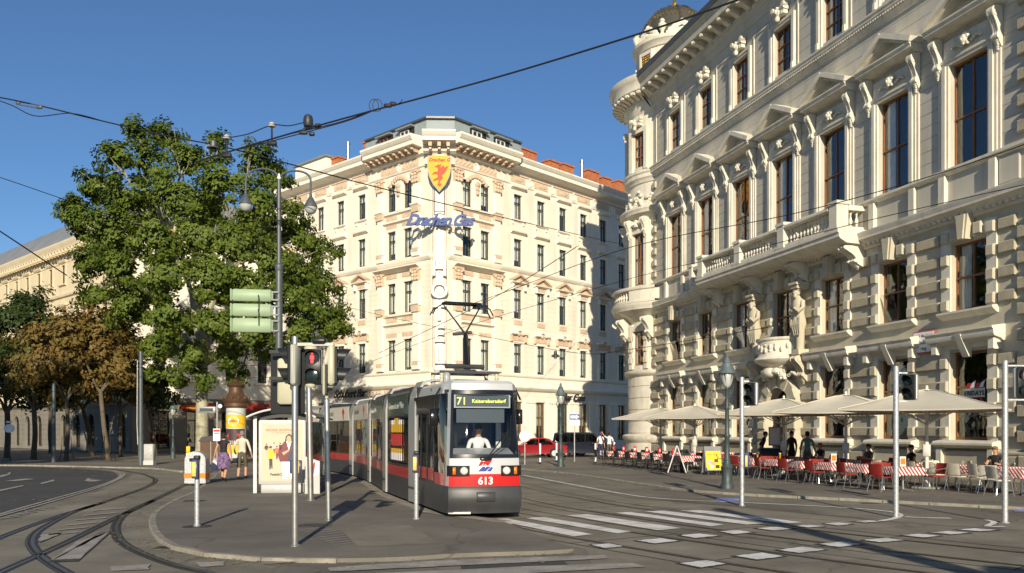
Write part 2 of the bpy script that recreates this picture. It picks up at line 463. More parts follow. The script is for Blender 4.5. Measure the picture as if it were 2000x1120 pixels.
bed_l = spline(gpts([(-60, 1036), (0, 1017), (110, 987), (205, 956), (246, 937), (258, 926), (240, 918), (150, 912), (60, 910)]), 5)
bed_l += [G(90, 907.5), G(217, 911), G(300, 914), G(362, 924), G(400, 924), G(430, 900), G(470, 890), G(470, 902), G(420, 938), G(377, 962)]
bed_l += spline(gpts([(337, 979), (309, 996), (297, 1012), (299, 1028), (307, 1045), (329, 1062), (371, 1076), (429, 1083), (560, 1092)]), 4)
bed_l += [G(520, 1130), G(480, 1240), G(-300, 1240), G(-300, 1130)]
sheet('track_bed', bed_l, 0.004, 'concrete_bed')
bed_r = gpts([(600, 898), (660, 912), (1021, 934), (1120, 952), (1230, 974), (1450, 992), (1725, 1020), (2000, 1040), (2600, 1080), (2600, 1300), (1000, 1300), (1160, 1120), (1145, 1075), (1010, 1045), (880, 1010), (700, 935)])
sheet('track_bed', bed_r, 0.004, 'concrete_bed')
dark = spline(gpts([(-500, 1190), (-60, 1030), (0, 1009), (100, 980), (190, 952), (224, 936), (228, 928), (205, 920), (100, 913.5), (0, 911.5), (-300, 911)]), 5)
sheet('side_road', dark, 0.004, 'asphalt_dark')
lane = gpts([(1021, 917), (1115, 925), (1230, 942), (1333, 956), (1450, 965), (1620, 973), (1802, 982), (2000, 992), (2400, 1012), (2400, 1060), (2000, 1038), (1725, 1018), (1450, 990), (1230, 973), (1120, 951), (1021, 933)])
sheet('kerb_lane', lane, 0.006, 'asphalt')
for o in ('track_bed', 'track_bed.001', 'side_road', 'kerb_lane'):
    pass

# --- track centre line under the tram and on across the junction
near = [(-30, 60), (-20.5, 53.0), (-15, 48.4), (-11.4, 44.2), (-8.9, 39.9), (-6.6, 35.2), (-5.0, 30.2), (-3.72, 25.3), (-2.6, 21.9), (-1.77, 19.67)]
near = spline([(x, y, 0) for x, y in near], 6)
def offset(pts, d):
    out = []
    for i, p in enumerate(pts):
        t = (pts[min(i + 1, len(pts) - 1)] - pts[max(i - 1, 0)]).normalized()
        out.append(p + Vector((-t.y, t.x, 0)) * d)
    return out
centre = offset(near, 1.17)
ahead = spline([centre[-6], centre[-1], Vector((0.3, 18.2, 0)), Vector((1.3, 16.3, 0)), Vector((2.85, 13.9, 0)), Vector((5.0, 11.0, 0)), Vector((7.8, 8.0, 0)), Vector((12, 4.5, 0)), Vector((20, -1, 0))], 6)
track_a = centre[:-6] + ahead
track_b = offset(track_a, 3.1)

def rail(pts, name='rail'):
    mb = MB('rail_steel')
    ribbon(mb, pts, 0.19, 0.008, 'iron_cover')
    ribbon(mb, pts, 0.062, 0.0135, 'rail_steel', 0.02)
    ribbon(mb, pts, 0.045, 0.012, 'groove', -0.034)
    ribbon(mb, pts, 0.018, 0.0135, 'rail_steel', -0.068)
    return obj(name, mb, road)
for tr in (track_a, track_b):
    for d in (-0.72, 0.72): rail(offset(tr, d))
for pl in ([(60, 910), (150, 913), (215, 917), (266, 924), (297, 933), (303, 941), (286, 952), (240, 969), (183, 988), (123, 1006), (57, 1029), (0, 1051), (-80, 1085)],
           [(470, 893), (440, 905), (405, 926), (363, 947), (283, 986), (223, 1014), (143, 1054), (74, 1086), (0, 1119), (-60, 1150)],
           [(200, 983), (143, 1001), (94, 1026), (69, 1043), (61, 1060), (69, 1077), (94, 1099), (129, 1120), (180, 1150)],
           [(300, 978), (257, 997), (237, 1011), (226, 1029), (229, 1049), (246, 1066), (286, 1086), (343, 1106), (400, 1119), (520, 1150)]):
    rail(spline(gpts(pl), 8))

# drain gratings and oil stains
for x, y in ((330, 1071), (1290, 958), (1700, 984), (150, 925)):
    p = G(x, y); mb = MB('iron_cover'); mb.box(p.x - .22, p.x + .22, p.y - .16, p.y + .16, .005, .012)
    for k in range(6): mb.box(p.x - .19 + k * .066, p.x - .16 + k * .066, p.y - .13, p.y + .13, .012, .0135, 'groove')
    obj('drain_grating', mb, road)
# tar seams along and across the tram lanes
for tr in (track_a, track_b):
    for d in (-1.22, 1.22): mb = MB('groove'); ribbon(mb, offset(tr, d), .035, .0085); obj('tar_seam', mb, road)
    for k in range(20, len(tr) - 4, 5):
        p, d_ = tr[k], (tr[k + 1] - tr[k - 1]).normalized(); nn = Vector((-d_.y, d_.x, 0))
        for a, b in ((-1.22, -.84), (-.6, .6), (.84, 1.22)): mb = MB('groove'); ribbon(mb, [p + nn * a, p + nn * b], .03, .0085); obj('tar_seam', mb, road)
# --- painted markings, each a piece on the road
def marking(pts, m='paint_white', z=0.018, edge=True, name='road_marking'):
    mb = MB(m)
    c = sum((Vector(p) for p in pts), Vector()) / len(pts)
    if edge:
        mb.add([c + (p - c) * 1.12 + (p - c).normalized() * 0.04 + Vector((0, 0, z - 0.003)) for p in pts], [tuple(range(len(pts)))], 'paint_black')
    # slightly ragged outline
    out = []
    for i, p in enumerate(pts):
        q = pts[(i + 1) % len(pts)]
        for k in range(6):
            t = k / 6; w = p.lerp(q, t)
            out.append((w.x + rnd.uniform(-.018, .018), w.y + rnd.uniform(-.018, .018), z))
    mb.add(out, [tuple(range(len(out)))], m)
    me = mb.mesh(name, 0)
    bm = bmesh.new(); bm.from_mesh(me); bmesh.ops.recalc_face_normals(bm, faces=bm.faces)
    for f in bm.faces:
        if f.normal.z < 0: f.normal_flip()
    bm.to_mesh(me); bm.free()
    return obj(name, me, road)
c8 = lambda l: [G(900 + x / 1.818, 900 + y / 1.818) for x, y in l]
for q in ([(105, 210), (165, 208), (470, 265), (400, 272)], [(230, 207), (290, 203), (605, 255), (560, 262)], [(375, 197), (450, 193), (785, 243), (700, 250)],
          [(548, 188), (600, 185), (935, 230), (890, 236)], [(655, 183), (720, 180), (1075, 226), (1010, 230)], [(780, 180), (850, 178), (1215, 222), (1150, 226)]):
    marking(c8(q), edge=False)
for q in ([(465, 302), (530, 298), (575, 308), (510, 314)], [(625, 287), (710, 279), (772, 288), (690, 297)], [(780, 268), (850, 262), (915, 270), (835, 278)], [(918, 254), (985, 250), (1035, 258), (970, 264)],
          [(1050, 243), (1120, 238), (1180, 245), (1110, 251)], [(1180, 234), (1240, 231), (1290, 236), (1230, 240)], [(1290, 226), (1340, 222), (1390, 228), (1340, 233)], [(1390, 218), (1450, 215), (1500, 218), (1440, 223)],
          [(780, 368), (870, 357), (940, 370), (850, 383)], [(975, 342), (1070, 331), (1145, 343), (1055, 355)], [(1128, 320), (1215, 309), (1292, 320), (1200, 331)], [(1270, 299), (1355, 291), (1425, 300), (1340, 310)],
          [(1430, 285), (1510, 278), (1575, 286), (1490, 293)], [(1570, 268), (1630, 263), (1700, 270), (1640, 276)], [(1665, 258), (1730, 253), (1805, 259), (1740, 265)], [(1765, 248), (1820, 243), (1905, 249), (1850, 254)]):
    marking(c8(q))
for q in ([(640, 1111), (860, 1097), (1180, 1086), (1190, 1093), (900, 1107), (645, 1119)], [(700, 1124), (1050, 1108), (1235, 1102), (1262, 1110), (1000, 1124)], [(508, 1097), (575, 1091), (584, 1099), (520, 1105)],
          [(108, 1094), (210, 1042), (150, 1060), (100, 1096)], [(380, 1101), (436, 1099), (440, 1107), (395, 1110)], [(215, 1110), (292, 1104), (290, 1115), (218, 1118)]):
    marking([G(x, y) for x, y in q], 'paint_worn', edge=False)
marking([G(x, y) for x, y in [(190, 1046), (214, 1042), (155, 1094), (103, 1096)]], 'paint_worn')
marking([G(x, y) for x, y in [(80, 1046), (122, 1043), (80, 1060), (74, 1058)]], 'paint_worn')
for k in range(6):    # hatched area between the rails
    x0, y0 = 205 - k * 17, 998 + k * 9.5
    marking([G(x0 - 25, y0), G(x0 + 42 - k * 2, y0 - 5.5), G(x0 + 42 - k * 2, y0 - 3.5), G(x0 - 25, y0 + 2)], 'paint_worn', edge=False)
for k in range(5):
    x0, y0 = 20 + k * 16, 1012 - k * 4.6
    marking([G(x0 - 20, y0 + 2), G(x0 + 20, y0 - 2), G(x0 + 22, y0 - 1), G(x0 - 18, y0 + 3.4)], 'paint_worn', edge=False)

def line_mark(pts, w=0.12, m='paint_white', z=0.018):
    mb = MB(m); ribbon(mb, pts, w, z); obj('road_marking', mb, road)
line_mark(spline(gpts([(1021, 929), (1110, 946), (1230, 968), (1318, 977), (1450, 983), (1615, 991), (1722, 999), (1757, 1006), (1748, 1014), (1715, 1020)]), 6), 0.13)
line_mark(spline(gpts([(1768, 1011), (1800, 1013), (1857, 1014)]), 3), 0.16)
line_mark(spline(gpts([(1925, 1017), (1942, 1022), (1928, 1030), (1962, 1030)]), 3), 0.12)
line_mark(spline(gpts([(1021, 951), (1110, 965), (1200, 981), (1400, 1001), (1700, 1022)]), 5), 0.05, 'paint_worn')
for d in (0, 7):
    line_mark(spline(gpts([(-60, 1026 + d * .4), (0, 1006 + d * .5), (100, 977 + d * .6), (200, 948 + d * .4), (234 + d * .8, 932), (230 + d, 924), (200, 918 - d * .1), (120, 913.6)]), 7), 0.1, 'paint_worn', 0.02)
for q in ([(78, 945), (105, 938), (108, 940), (82, 947)], [(0, 958), (45, 949), (46, 950.5), (0, 961)], [(165, 940), (172, 935), (180, 938), (200, 939), (188, 941.5), (174, 942)], [(6, 941), (50, 936), (70, 937), (30, 941)], [(0, 930), (16, 927), (14, 925), (22, 923), (20, 928), (0, 934)]):
    marking([G(x, y) for x, y in q], 'paint_worn', edge=False, z=0.02)
marking([G(x, y) for x, y in [(1398, 975), (1452, 974), (1448, 981), (1400, 981)]], 'paint_blue', edge=False)
marking([G(x, y) for x, y in [(1985, 996), (2030, 995), (2030, 1002), (1978, 1001)]], 'paint_blue', edge=False)
marking([G(x, y) for x, y in [(1022, 915.6), (1050, 915.6), (1052, 917.6), (1022, 918)]], 'paint_white', edge=False)

# --- kerbed pavements
def pavement(name, pts, h, kerb_pts, m='asphalt_walk', w=0.2, step=1.1):
    pl = [(p[0], p[1]) for p in pts]
    mb = MB(m)
    if sum(a[0] * b[1] - b[0] * a[1] for a, b in zip(pl, pl[1:] + pl[:1])) < 0: pl = pl[::-1]
    mb.slab(pl, 0.0, h)
    mb = MB(m); n_ = len(pl)
    from mathutils.geometry import tessellate_polygon
    mb.add([(x, y, 0) for x, y in pl] + [(x, y, h) for x, y in pl], [(i, (i + 1) % n_, (i + 1) % n_ + n_, i + n_) for i in range(n_)])
    for tri in tessellate_polygon([[Vector((x, y, 0)) for x, y in pl]]):
        a, b, c = [Vector((*pl[i], 0)) for i in tri]
        mb.f.append([i + n_ for i in (tri if (b - a).cross(c - a).z > 0 else tri[::-1])]); mb.fm.append(m)
    me = mb.mesh(name, 0)
    pv = obj(name, me, kind='structure')
    # kerb stones one by one along the edge
    kp = [Vector((p[0], p[1], 0)) for p in kerb_pts]
    acc = []; d = 0.0
    seg = [(a, b, (b - a).length) for a, b in zip(kp, kp[1:])]
    tot = sum(s[2] for s in seg); n = max(2, int(tot / step))
    def at(t):
        t = min(max(t, 0), tot - 1e-6)
        for a, b, L in seg:
            if t <= L: return a.lerp(b, t / L), (b - a).normalized()
            t -= L
        return kp[-1], (kp[-1] - kp[-2]).normalized()
    for i in range(n):
        a, ta = at(tot * i / n + 0.012); b, tb = at(tot * (i + 1) / n - 0.012)
        na, nb = Vector((-ta.y, ta.x, 0)), Vector((-tb.y, tb.x, 0))
        zt = h + 0.006 + rnd.uniform(-.003, .003)
        c = 0.02
        rings = []
        for p, q in ((a, na), (b, nb)):
            rings.append([p - q * w / 2, p - q * (w / 2) + Vector((0, 0, zt - c)), p - q * (w / 2 - c) + Vector((0, 0, zt)), p + q * (w / 2) + Vector((0, 0, zt)), p + q * w / 2])
        obj('kerb_stone', MB('granite').loft(rings, True), pv)
    return pv
IH = 0.06
kb_l_pts = spline(gpts([(60, 912), (160, 915), (250, 919), (300, 926), (300, 945), (220, 975)]), 6)
isl_l = [G(455, 899, IH), G(430, 921, IH), G(405, 943, IH), G(377, 962, IH)] + spline(gpts([(337, 979), (309, 996), (298, 1011), (299, 1027), (308, 1044), (330, 1061), (371, 1075), (429, 1082), (560, 1091), (760, 1089), (900, 1081), (1060, 1076), (1120, 1072)], IH), 4)
edge_r = [p + Vector((-0.16, -0.06, 0)) for p in near if p.y < 50]
isl_r = [Vector((-0.15, 17.4, 0)), Vector((-1.25, 18.7, 0))] + edge_r[::-1]
island = pavement('traffic_island', isl_l + isl_r, IH, isl_l[:-14], w=.13)
ribbon_pts = [Vector((0.45, 16.6, 0))] + isl_r[:]
mbk = MB('granite')
# pale platform edge stones along the tram
for i in range(len(isl_r) - 1):
    a, b = isl_r[i], isl_r[i + 1]
    L = (b - a).length; n = max(1, round(L / 1.0))
    for k in range(n):
        p, q = a.lerp(b, (k + .012) / n), a.lerp(b, (k + .988) / n)
        t = (q - p).normalized(); nn = Vector((-t.y, t.x, 0))
        ob = MB('granite').slab([((p + nn * .1).x, (p + nn * .1).y), ((q + nn * .1).x, (q + nn * .1).y), ((q - nn * .22).x, (q - nn * .22).y), ((p - nn * .22).x, (p - nn * .22).y)], 0, IH + .006)
        obj('kerb_stone', ob, island)
# tactile strip and iron covers let into the island
for k in range(9):
    a, b = G(585 + k * 8.5, 1036 + k * 3.6, IH), G(640 + k * 8, 1030 + k * 3.6, IH)
    mb = MB('paint_worn'); ribbon(mb, [a, b], 0.05, IH + .006); obj('tactile_strip', mb, island)
for x, y, r in ((612, 1027, .35), (385, 1029, .28), (380, 979, .3)):
    p = G(x, y, IH); obj('manhole_cover', MB('iron_cover').lathe([(r, 0), (r, .006), (r * .9, .007), (r * .88, .004), (.01, .005)], 20, (p.x, p.y, IH)), island)

PH = 0.07
# repaired patches of darker and paler asphalt
for pts, m in (([(480, 985), (560, 983), (575, 1003), (490, 1006)], 'asphalt'), ([(660, 1030), (800, 1026), (860, 1062), (700, 1068)], 'concrete_bed')):
    mb = MB(m); mb.add([G(x, y, IH) + Vector((0, 0, .004)) for x, y in pts][::-1], [(0, 1, 2, 3)]); obj('asphalt_patch', mb.mesh('patch', 0), island)
for pts, m in (([(900, 1098), (1100, 1094), (1120, 1112), (900, 1118)], 'asphalt_dark'), ([(1500, 1080), (1640, 1074), (1700, 1092), (1550, 1100)], 'asphalt'), ([(1250, 1010), (1330, 1006), (1390, 1016), (1300, 1021)], 'asphalt')):
    mb = MB(m); mb.add([G(x, y, .007) for x, y in pts][::-1], [(0, 1, 2, 3)]); obj('asphalt_patch', mb.mesh('patch', 0), road)
lt_ = MB('leaf_litter')
for k in range(420):
    q_ = isl_l[rnd.randrange(4, len(isl_l) - 1)]; x, y = q_.x + rnd.gauss(-.05, .3), q_.y + rnd.gauss(-.25, .25); a = rnd.uniform(0, 6.28); s = rnd.uniform(.02, .05)
    lt_.add([(x + s * math.cos(a + j * PI / 2), y + s * .6 * math.sin(a + j * PI / 2), .012 + rnd.uniform(0, .012)) for j in range(4)], [(0, 1, 2, 3)])
for k in range(300):
    q_ = kb_l_pts[rnd.randrange(len(kb_l_pts))]; x, y = q_.x + rnd.gauss(0, 1.2), q_.y + rnd.gauss(-1.2, .8); a = rnd.uniform(0, 6.28); s = rnd.uniform(.05, .1)
    lt_.add([(x + s * math.cos(a + j * PI / 2), y + s * .6 * math.sin(a + j * PI / 2), .012 + rnd.uniform(0, .012)) for j in range(4)], [(0, 1, 2, 3)])
o_ = obj('leaf_litter', lt_.mesh('litter', 0), None, None, 'stuff'); tag(o_, 'dry fallen leaves scattered in the gutters', 'leaves')
kb_r = spline(gpts([(1004, 914), (1021, 915.5), (1115, 924.5), (1230, 941), (1333, 955), (1450, 964), (1620, 972), (1802, 981), (2000, 991), (2250, 1003)], PH), 4)
PAL = Vector((9.96, 60.8, 0)); PU = Vector((0.2694, -0.963, 0)); PN = Vector((0.963, 0.2694, 0))
walk_r = kb_r + [PAL + PU * 52 + PN * 3, PAL + PU * -2 + PN * 3, Vector((13, 66, 0)), Vector((9.5, 68.5, 0)), G(1172, 896, PH), G(1120, 898.5, PH), G(1050, 901, PH), G(1008, 906, PH)]
cafe_walk = pavement('pavement', walk_r, PH, kb_r + [])
kb_l = spline(gpts([(-260, 906), (0, 908), (72, 908.5), (217, 912), (300, 914), (345, 919), (375, 921), (398, 914), (420, 902), (470, 890)], PH), 4)
walk_l = kb_l + [Vector((-13, 62.5, 0)), Vector((-9, 66, 0)), Vector((-30, 90, 0)), Vector((-130, 150, 0)), Vector((-90, 50, 0))]
left_walk = pavement('pavement', walk_l, PH, kb_l)
HC = Vector((-5.66, 67.0, 0)); HL = Vector((-0.733, 0.680, 0)); HR = Vector((0.679, 0.734, 0))
hot_in = (HL + HR).normalized()
wr = [HC - hot_in * 4.2, HC + HR * 40 - (Vector((HR.y, -HR.x, 0)) * -1) * 0 + Vector((HR.y, -HR.x, 0)) * 2.6, HC + HR * 40 + hot_in * 3, HC + hot_in * 4, HC + HL * 30 + hot_in * 3, HC + HL * 30 + Vector((-HL.y, HL.x, 0)) * 2.6]
pavement('pavement', wr, 0.135, [wr[5], wr[0], wr[1]])
# ------------------------------------------------------------------ the palace on the right
CACHE = {}
def cached(key, fn):
    if key not in CACHE: CACHE[key] = fn()
    return CACHE[key]

def window(parent, M, w, h, cols=2, bars=(0.62,), fm='wood_frame', gm='pane_glass', t=0.07, bar=0.05, curtain=None, name='window', recess=0.16, open_sash=False, mull=0.06):
    """window leaf set back in its opening; origin bottom centre, wall face y=0; panes are sub-parts"""
    key = ('win', w, h, cols, tuple(bars), fm, t, bar, recess, mull)
    def build():
        mb = MB(fm); y0, y1 = recess, recess + 0.09
        mb.box(-w / 2, -w / 2 + t, y0, y1, 0, h); mb.box(w / 2 - t, w / 2, y0, y1, 0, h)
        mb.box(-w / 2 + t, w / 2 - t, y0, y1, 0, t * 1.2); mb.box(-w / 2 + t, w / 2 - t, y0, y1, h - t, h)
        zs = [t * 1.2] + [b * h for b in bars] + [h - t]
        for b in bars: mb.box(-w / 2 + t, w / 2 - t, y0 - 0.025, y1, b * h - bar * .75, b * h + bar * .75)
        xs = [-w / 2 + t + (w - 2 * t) * i / cols for i in range(cols + 1)]
        for x in xs[1:-1]:
            for a, b in zip(zs, zs[1:]): mb.box(x - mull / 2, x + mull / 2, y0 - 0.012, y1, a + .001, b - .001)
        return mb.mesh('window'), xs, zs
    me, xs, zs = cached(key, build)
    win = obj(name, me, parent, M)
    for a, b in zip(xs, xs[1:]):
        for c, d in zip(zs, zs[1:]):
            pm = cached(('pane', round(b - a, 3), round(d - c, 3), gm), lambda: MB(gm).box(-(b - a) / 2, (b - a) / 2, 0, 0.012, 0, d - c).mesh('pane'))
            tilt = Matrix.Rotation(R(rnd.uniform(-.5, .5)), 4, 'Z') @ Matrix.Rotation(R(rnd.uniform(-.4, .4)), 4, 'X')
            if open_sash and c < zs[1] - .01 and abs(a - xs[0]) < 1e-6: tilt = Matrix.Rotation(R(14), 4, 'X')
            obj('pane', pm, win, T((a + b) / 2, recess + 0.045, c) @ tilt)
    if curtain:
        cm, frac, side = curtain
        def cur():
            mb = MB(cm); n = 14; pts = []
            x0, x1 = (-w / 2 + t, w / 2 - t) if side == 0 else ((-w / 2 + t, -w / 2 + t + (w - 2 * t) * frac) if side < 0 else (w / 2 - t - (w - 2 * t) * frac, w / 2 - t))
            z0 = h * (1 - frac) if side == 0 else 0.02
            for i in range(n + 1):
                pts.append((x0 + (x1 - x0) * i / n, recess + 0.2 + 0.03 * math.sin(i * 1.9)))
            vs = [(x, y, z0) for x, y in pts] + [(x, y, h - .02) for x, y in pts]
            return mb.add(vs, [(i, i + 1, i + n + 2, i + n + 1) for i in range(n)]).mesh('curtain')
        obj('curtain', cached(key + ('cur',) + tuple(curtain), cur), win)
    return win

def console_mesh(h=1.15, w=0.24, d=0.36, m='white_trim'):
    """scroll bracket: big volute at the top, S-curve, small volute, leaf drop. origin at top centre against the wall"""
    def build():
        mb = MB(m)
        prof = [(0, 0), (-d * .55, 0.0), (-d * .86, -.05 * h), (-d, -.13 * h), (-d * .97, -.22 * h), (-d * .82, -.30 * h), (-d * .62, -.42 * h), (-d * .48, -.55 * h), (-d * .42, -.64 * h), (-d * .52, -.70 * h), (-d * .55, -.76 * h), (-d * .42, -.82 * h), (-d * .3, -.9 * h), (-d * .12, -h), (0, -h)]
        # profile in (y,z) pulled along x with raised side fillets
        n = len(prof)
        for x0, x1, s in ((-w / 2, -w / 2 + w * .2, 1.0), (-w / 2 + w * .2, w / 2 - w * .2, .88), (w / 2 - w * .2, w / 2, 1.0), (-w * .09, w * .09, .97)):
            mb.add([(x0, y * s, z) for y, z in prof] + [(x1, y * s, z) for y, z in prof], [(i, i + 1, i + 1 + n, i + n) for i in range(n - 1)] + [tuple(range(n - 1, -1, -1)), tuple(range(n, 2 * n))])
        for zc, rr, yy in ((-.15 * h, .13 * h, -d * .62), (-.76 * h, .075 * h, -d * .36)):
            mb.tube([(-w / 2 - .02, yy, zc), (w / 2 + .02, yy, zc)], rr, 10)
        for k in range(5):
            mb.ball((rnd.uniform(-.05, .05), -d * .34 * (1 - k * .12), -h * (.86 + k * .05)), (w * (.42 - k * .05), .06, .055), 7, 4)
        return mb.mesh('console')
    return cached(('console', h, w, d, m), build)

def mask_mesh(m='white_trim', s=0.5):
    """carved head between foliage; origin at its centre against the wall"""
    def build():
        mb = MB(m)
        mb.ball((0, -.17, 0), (.15, .17, .21), 10, 7)
        mb.ball((0, -.33, -.02), (.03, .05, .055), 6, 4); mb.ball((0, -.30, -.115), (.06, .04, .025), 6, 4)
        mb.ball((0, -.24, -.19), (.07, .06, .06), 6, 4)
        for sx in (-1, 1):
            mb.ball((sx * .06, -.31, .035), (.035, .03, .02), 6, 4)
            for k in range(5): mb.ball((sx * (.12 + .03 * math.sin(k * 2)), -.17, .14 - k * .085), (.07, .09, .065), 7, 4)
            for k in range(5): mb.ball((sx * (.26 + k * .11), -.09, -.06 - .05 * math.cos(k * 1.4)), (.085, .07, .075 - k * .006), 7, 4)
        for k in range(7):
            a = PI * k / 6; mb.ball((.15 * math.cos(a), -.17, .1 + .13 * math.sin(a)), (.065, .1, .06), 7, 4)
        mb.map(lambda x, y, z: (x * s / .5, y * s / .5, z * s / .5))
        return mb.mesh('mask')
    return cached(('mask', m, s), build)

def baluster_mesh(m='white_trim', h=0.72, r=0.095):
    def build():
        mb = MB(m)
        mb.box(-r * .8, r * .8, -r * .8, r * .8, 0, .07 * h); mb.box(-r * .8, r * .8, -r * .8, r * .8, .93 * h, h)
        mb.lathe([(r * .45, .07 * h), (r * .75, .12 * h), (r * .5, .18 * h), (r * .95, .33 * h), (r, .4 * h), (r * .75, .52 * h), (r * .42, .7 * h), (r * .42, .8 * h), (r * .7, .86 * h), (r * .5, .93 * h)], 10, cap=False)
        return mb.mesh('baluster')
    return cached(('bal', m, h, r), build)

P_ROT = math.atan2(-0.963, 0.2694)
PM = T(9.96, 60.8, PH - .02, P_ROT)
palace = thing('palace', 'ornate pale stone palace with balconies and a domed corner turret behind the cafe umbrellas', 'building', PM)
WU = [3.54 + 4.18 * i for i in range(7)]
UE = 46.0
ROWS = dict(g=(1.5, 4.95, 1.9), m=(6.55, 9.2, 1.8), f=(12.25, 16.35, 1.92), t=(20.75, 23.2, 1.6))
WUX = WU + [33.5, 37.7, 41.9]
def holes(rows):
    out = []
    for r in rows:
        z0, z1, w = ROWS[r]
        for i, u in enumerate(WUX):
            if r == 'g' and i == 3: out.append((u - 1.15, u + 1.15, 0.15, 4.3)); continue
            out.append((u - w / 2, u + w / 2, z0, z1))
    return out
low = MB('stone_pal'); low.wall(0.0, UE, 0, 10.2, holes('gm'), 0.42)
obj('wall', low, palace)
up = MB('plaster_pal')
up.wall(0.0, UE, 10.2, 12.3, holes('f'), 0.35)
up.courses(0.0, UE, 12.3, 20.0, 0.52, holes('f'), 0.022, 0.02)
up.courses(0.0, UE, 20.0, 24.6, 0.55, holes('t'), 0.022, 0.02)
up.wall(0.0, UE, 24.6, 26.0, (), 0)
obj('wall', up, palace)
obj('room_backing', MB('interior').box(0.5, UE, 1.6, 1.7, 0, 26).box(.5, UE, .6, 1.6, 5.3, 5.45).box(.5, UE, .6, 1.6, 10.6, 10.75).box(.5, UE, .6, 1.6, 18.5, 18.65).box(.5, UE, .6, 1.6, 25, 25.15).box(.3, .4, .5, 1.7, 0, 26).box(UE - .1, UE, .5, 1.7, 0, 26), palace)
obj('body', MB('stone_pal').box(.5, UE, 1.75, 22, 0, 26.4), palace)
# base plinth with bench moulding and rough panels
pl = MB('stone_pal')
segs = [(0, WU[3] - 1.7), (WU[3] + 1.7, UE)]
for a, b in segs:
    pl.mould(a, b, [(0.0, 0), (.34, 0), (.34, .28), (.24, .36), (.16, .42), (.16, .95), (.2, 1.0), (.2, 1.06), (0, 1.12)])
obj('plinth', pl, palace)
for i in range(8):
    a = WU[i - 1] + 1.55 if i else .3
    b = WU[i] - 1.55 if i < 7 else 31.2
    if i in (3,): b = WU[3] - 2.1
    if i in (4,): a = WU[3] + 2.1
    if b - a > .4: obj('stone_panel', MB('stone_rough').bbox(a, b, -.22, -.1, .46, .92, .03), palace)
for i, u in enumerate(WU):      # sills of the street windows, with little brackets
    if i == 3: continue
    mb = MB('white_trim'); mb.mould(u - 1.5, u + 1.5, [(0, 1.16), (.30, 1.2), (.42, 1.3), (.42, 1.38), (.36, 1.44), (0, 1.5)])
    for s in (-1, 1): mb.bbox(u + s * 1.28 - .16, u + s * 1.28 + .16, -.3, 0, .5, 1.17, .03)
    obj('sill', mb, palace)
# string courses and cornices
c1 = MB('white_trim'); c1.mould(0, UE, [(0, 10.02), (.12, 10.05), (.16, 10.2), (.34, 10.3), (.55, 10.42), (.55, 10.56), (.62, 10.66), (.62, 10.74), (0, 10.86)])
obj('string_course', c1, palace)
dn = MB('white_trim')
for k in range(int(UE / .3)): dn.box(k * .3, k * .3 + .16, -.32, -.1, 10.16, 10.3)
obj('dentil', dn, palace, kind='stuff')
c2 = MB('white_trim'); c2.mould(0, UE, [(0, 12.0), (.1, 12.03), (.22, 12.12), (.22, 12.22), (0, 12.28)]); obj('string_course', c2, palace)
for i in range(8):      # plain parapet panels under the first-floor windows
    a = WU[i - 1] + 1.45 if i else .4
    b = WU[i] - 1.45 if i < 7 else 31
    obj('parapet_panel', MB('plaster_pal').bbox(a, b, -.07, 0, 10.95, 11.92, .03), palace)
for u in WU:
    for s in (-1, 1):
        mb = MB('white_trim'); mb.box(u + s * 1.25 - .16, u + s * 1.25 + .16, -.19, 0, 10.88, 11.99); obj('pedestal', mb, palace)
c3 = MB('white_trim'); c3.mould(0, UE, [(0, 19.75), (.07, 19.78), (.1, 19.9), (.2, 19.98), (.2, 20.08), (.3, 20.16), (.3, 20.26), (.36, 20.32), (.36, 20.4), (0, 20.5)])
obj('string_course', c3, palace)
dn = MB('white_trim')
for k in range(int(UE / .16)): dn.box(k * .16, k * .16 + .085, -.27, -.15, 20.02, 20.12)
obj('dentil', dn, palace, kind='stuff')
cm_ = MB('plaster_pal')
cm_.mould(0, UE, [(0, 24.55), (.06, 24.58), (.1, 24.7), (.14, 24.8), (.14, 25.0), (.26, 25.1), (.3, 25.22), (.3, 25.75), (1.05, 25.78), (1.15, 25.8), (1.15, 26.15), (1.2, 26.18), (1.28, 26.4), (1.36, 26.5)])
obj('cornice', cm_, palace)
gt = MB('gutter'); gt.mould(0, UE, [(.2, 26.42), (1.30, 26.5), (1.42, 26.55), (1.44, 26.86), (1.34, 26.9), (0.2, 26.95)]); obj('gutter', gt, palace)
dn = MB('white_trim')
for k in range(int(UE / .2)): dn.box(k * .2, k * .2 + .11, -.36, -.2, 25.24, 25.4)
obj('dentil', dn, palace, kind='stuff')
def modillion():
    mb = MB('white_trim')
    prof = [(0, 0), (-.78, 0), (-.82, -.08), (-.78, -.17), (-.62, -.2), (-.42, -.24), (-.22, -.34), (-.08, -.42), (0, -.42)]
    n = len(prof)
    mb.add([(-.17, y, z) for y, z in prof] + [(.17, y, z) for y, z in prof], [(i, i + 1, i + 1 + n, i + n) for i in range(n - 1)] + [tuple(range(n - 1, -1, -1)), tuple(range(n, 2 * n))])
    for k in range(6): mb.ball((.09 * math.cos(k * PI / 3), -.8, -.1 + .07 * math.sin(k * PI / 3)), (.05, .05, .045), 6, 4)
    mb.ball((0, -.83, -.1), .05, 6, 4)
    return mb.mesh('modillion')
MOD = modillion()
k = 0.7
while k < 34:
    obj('modillion', MOD, palace, T(k, -.3, 25.76)); k += 1.045
rf = MB('stone_pal'); rf.wall(0.2, UE, 26.3, 28.3, (), 0, 0.35); rf.mould(.2, UE, [(0, 28.2), (.14, 28.24), (.2, 28.34), (.2, 28.46), (0, 28.55), (-.5, 28.55)], y=.35)
for i in range(11): rf.bbox(i * 4.18 + 1.6, i * 4.18 + 5.2 - .2, .3, .36, 26.9, 28.0, .03)
obj('parapet', rf, palace)
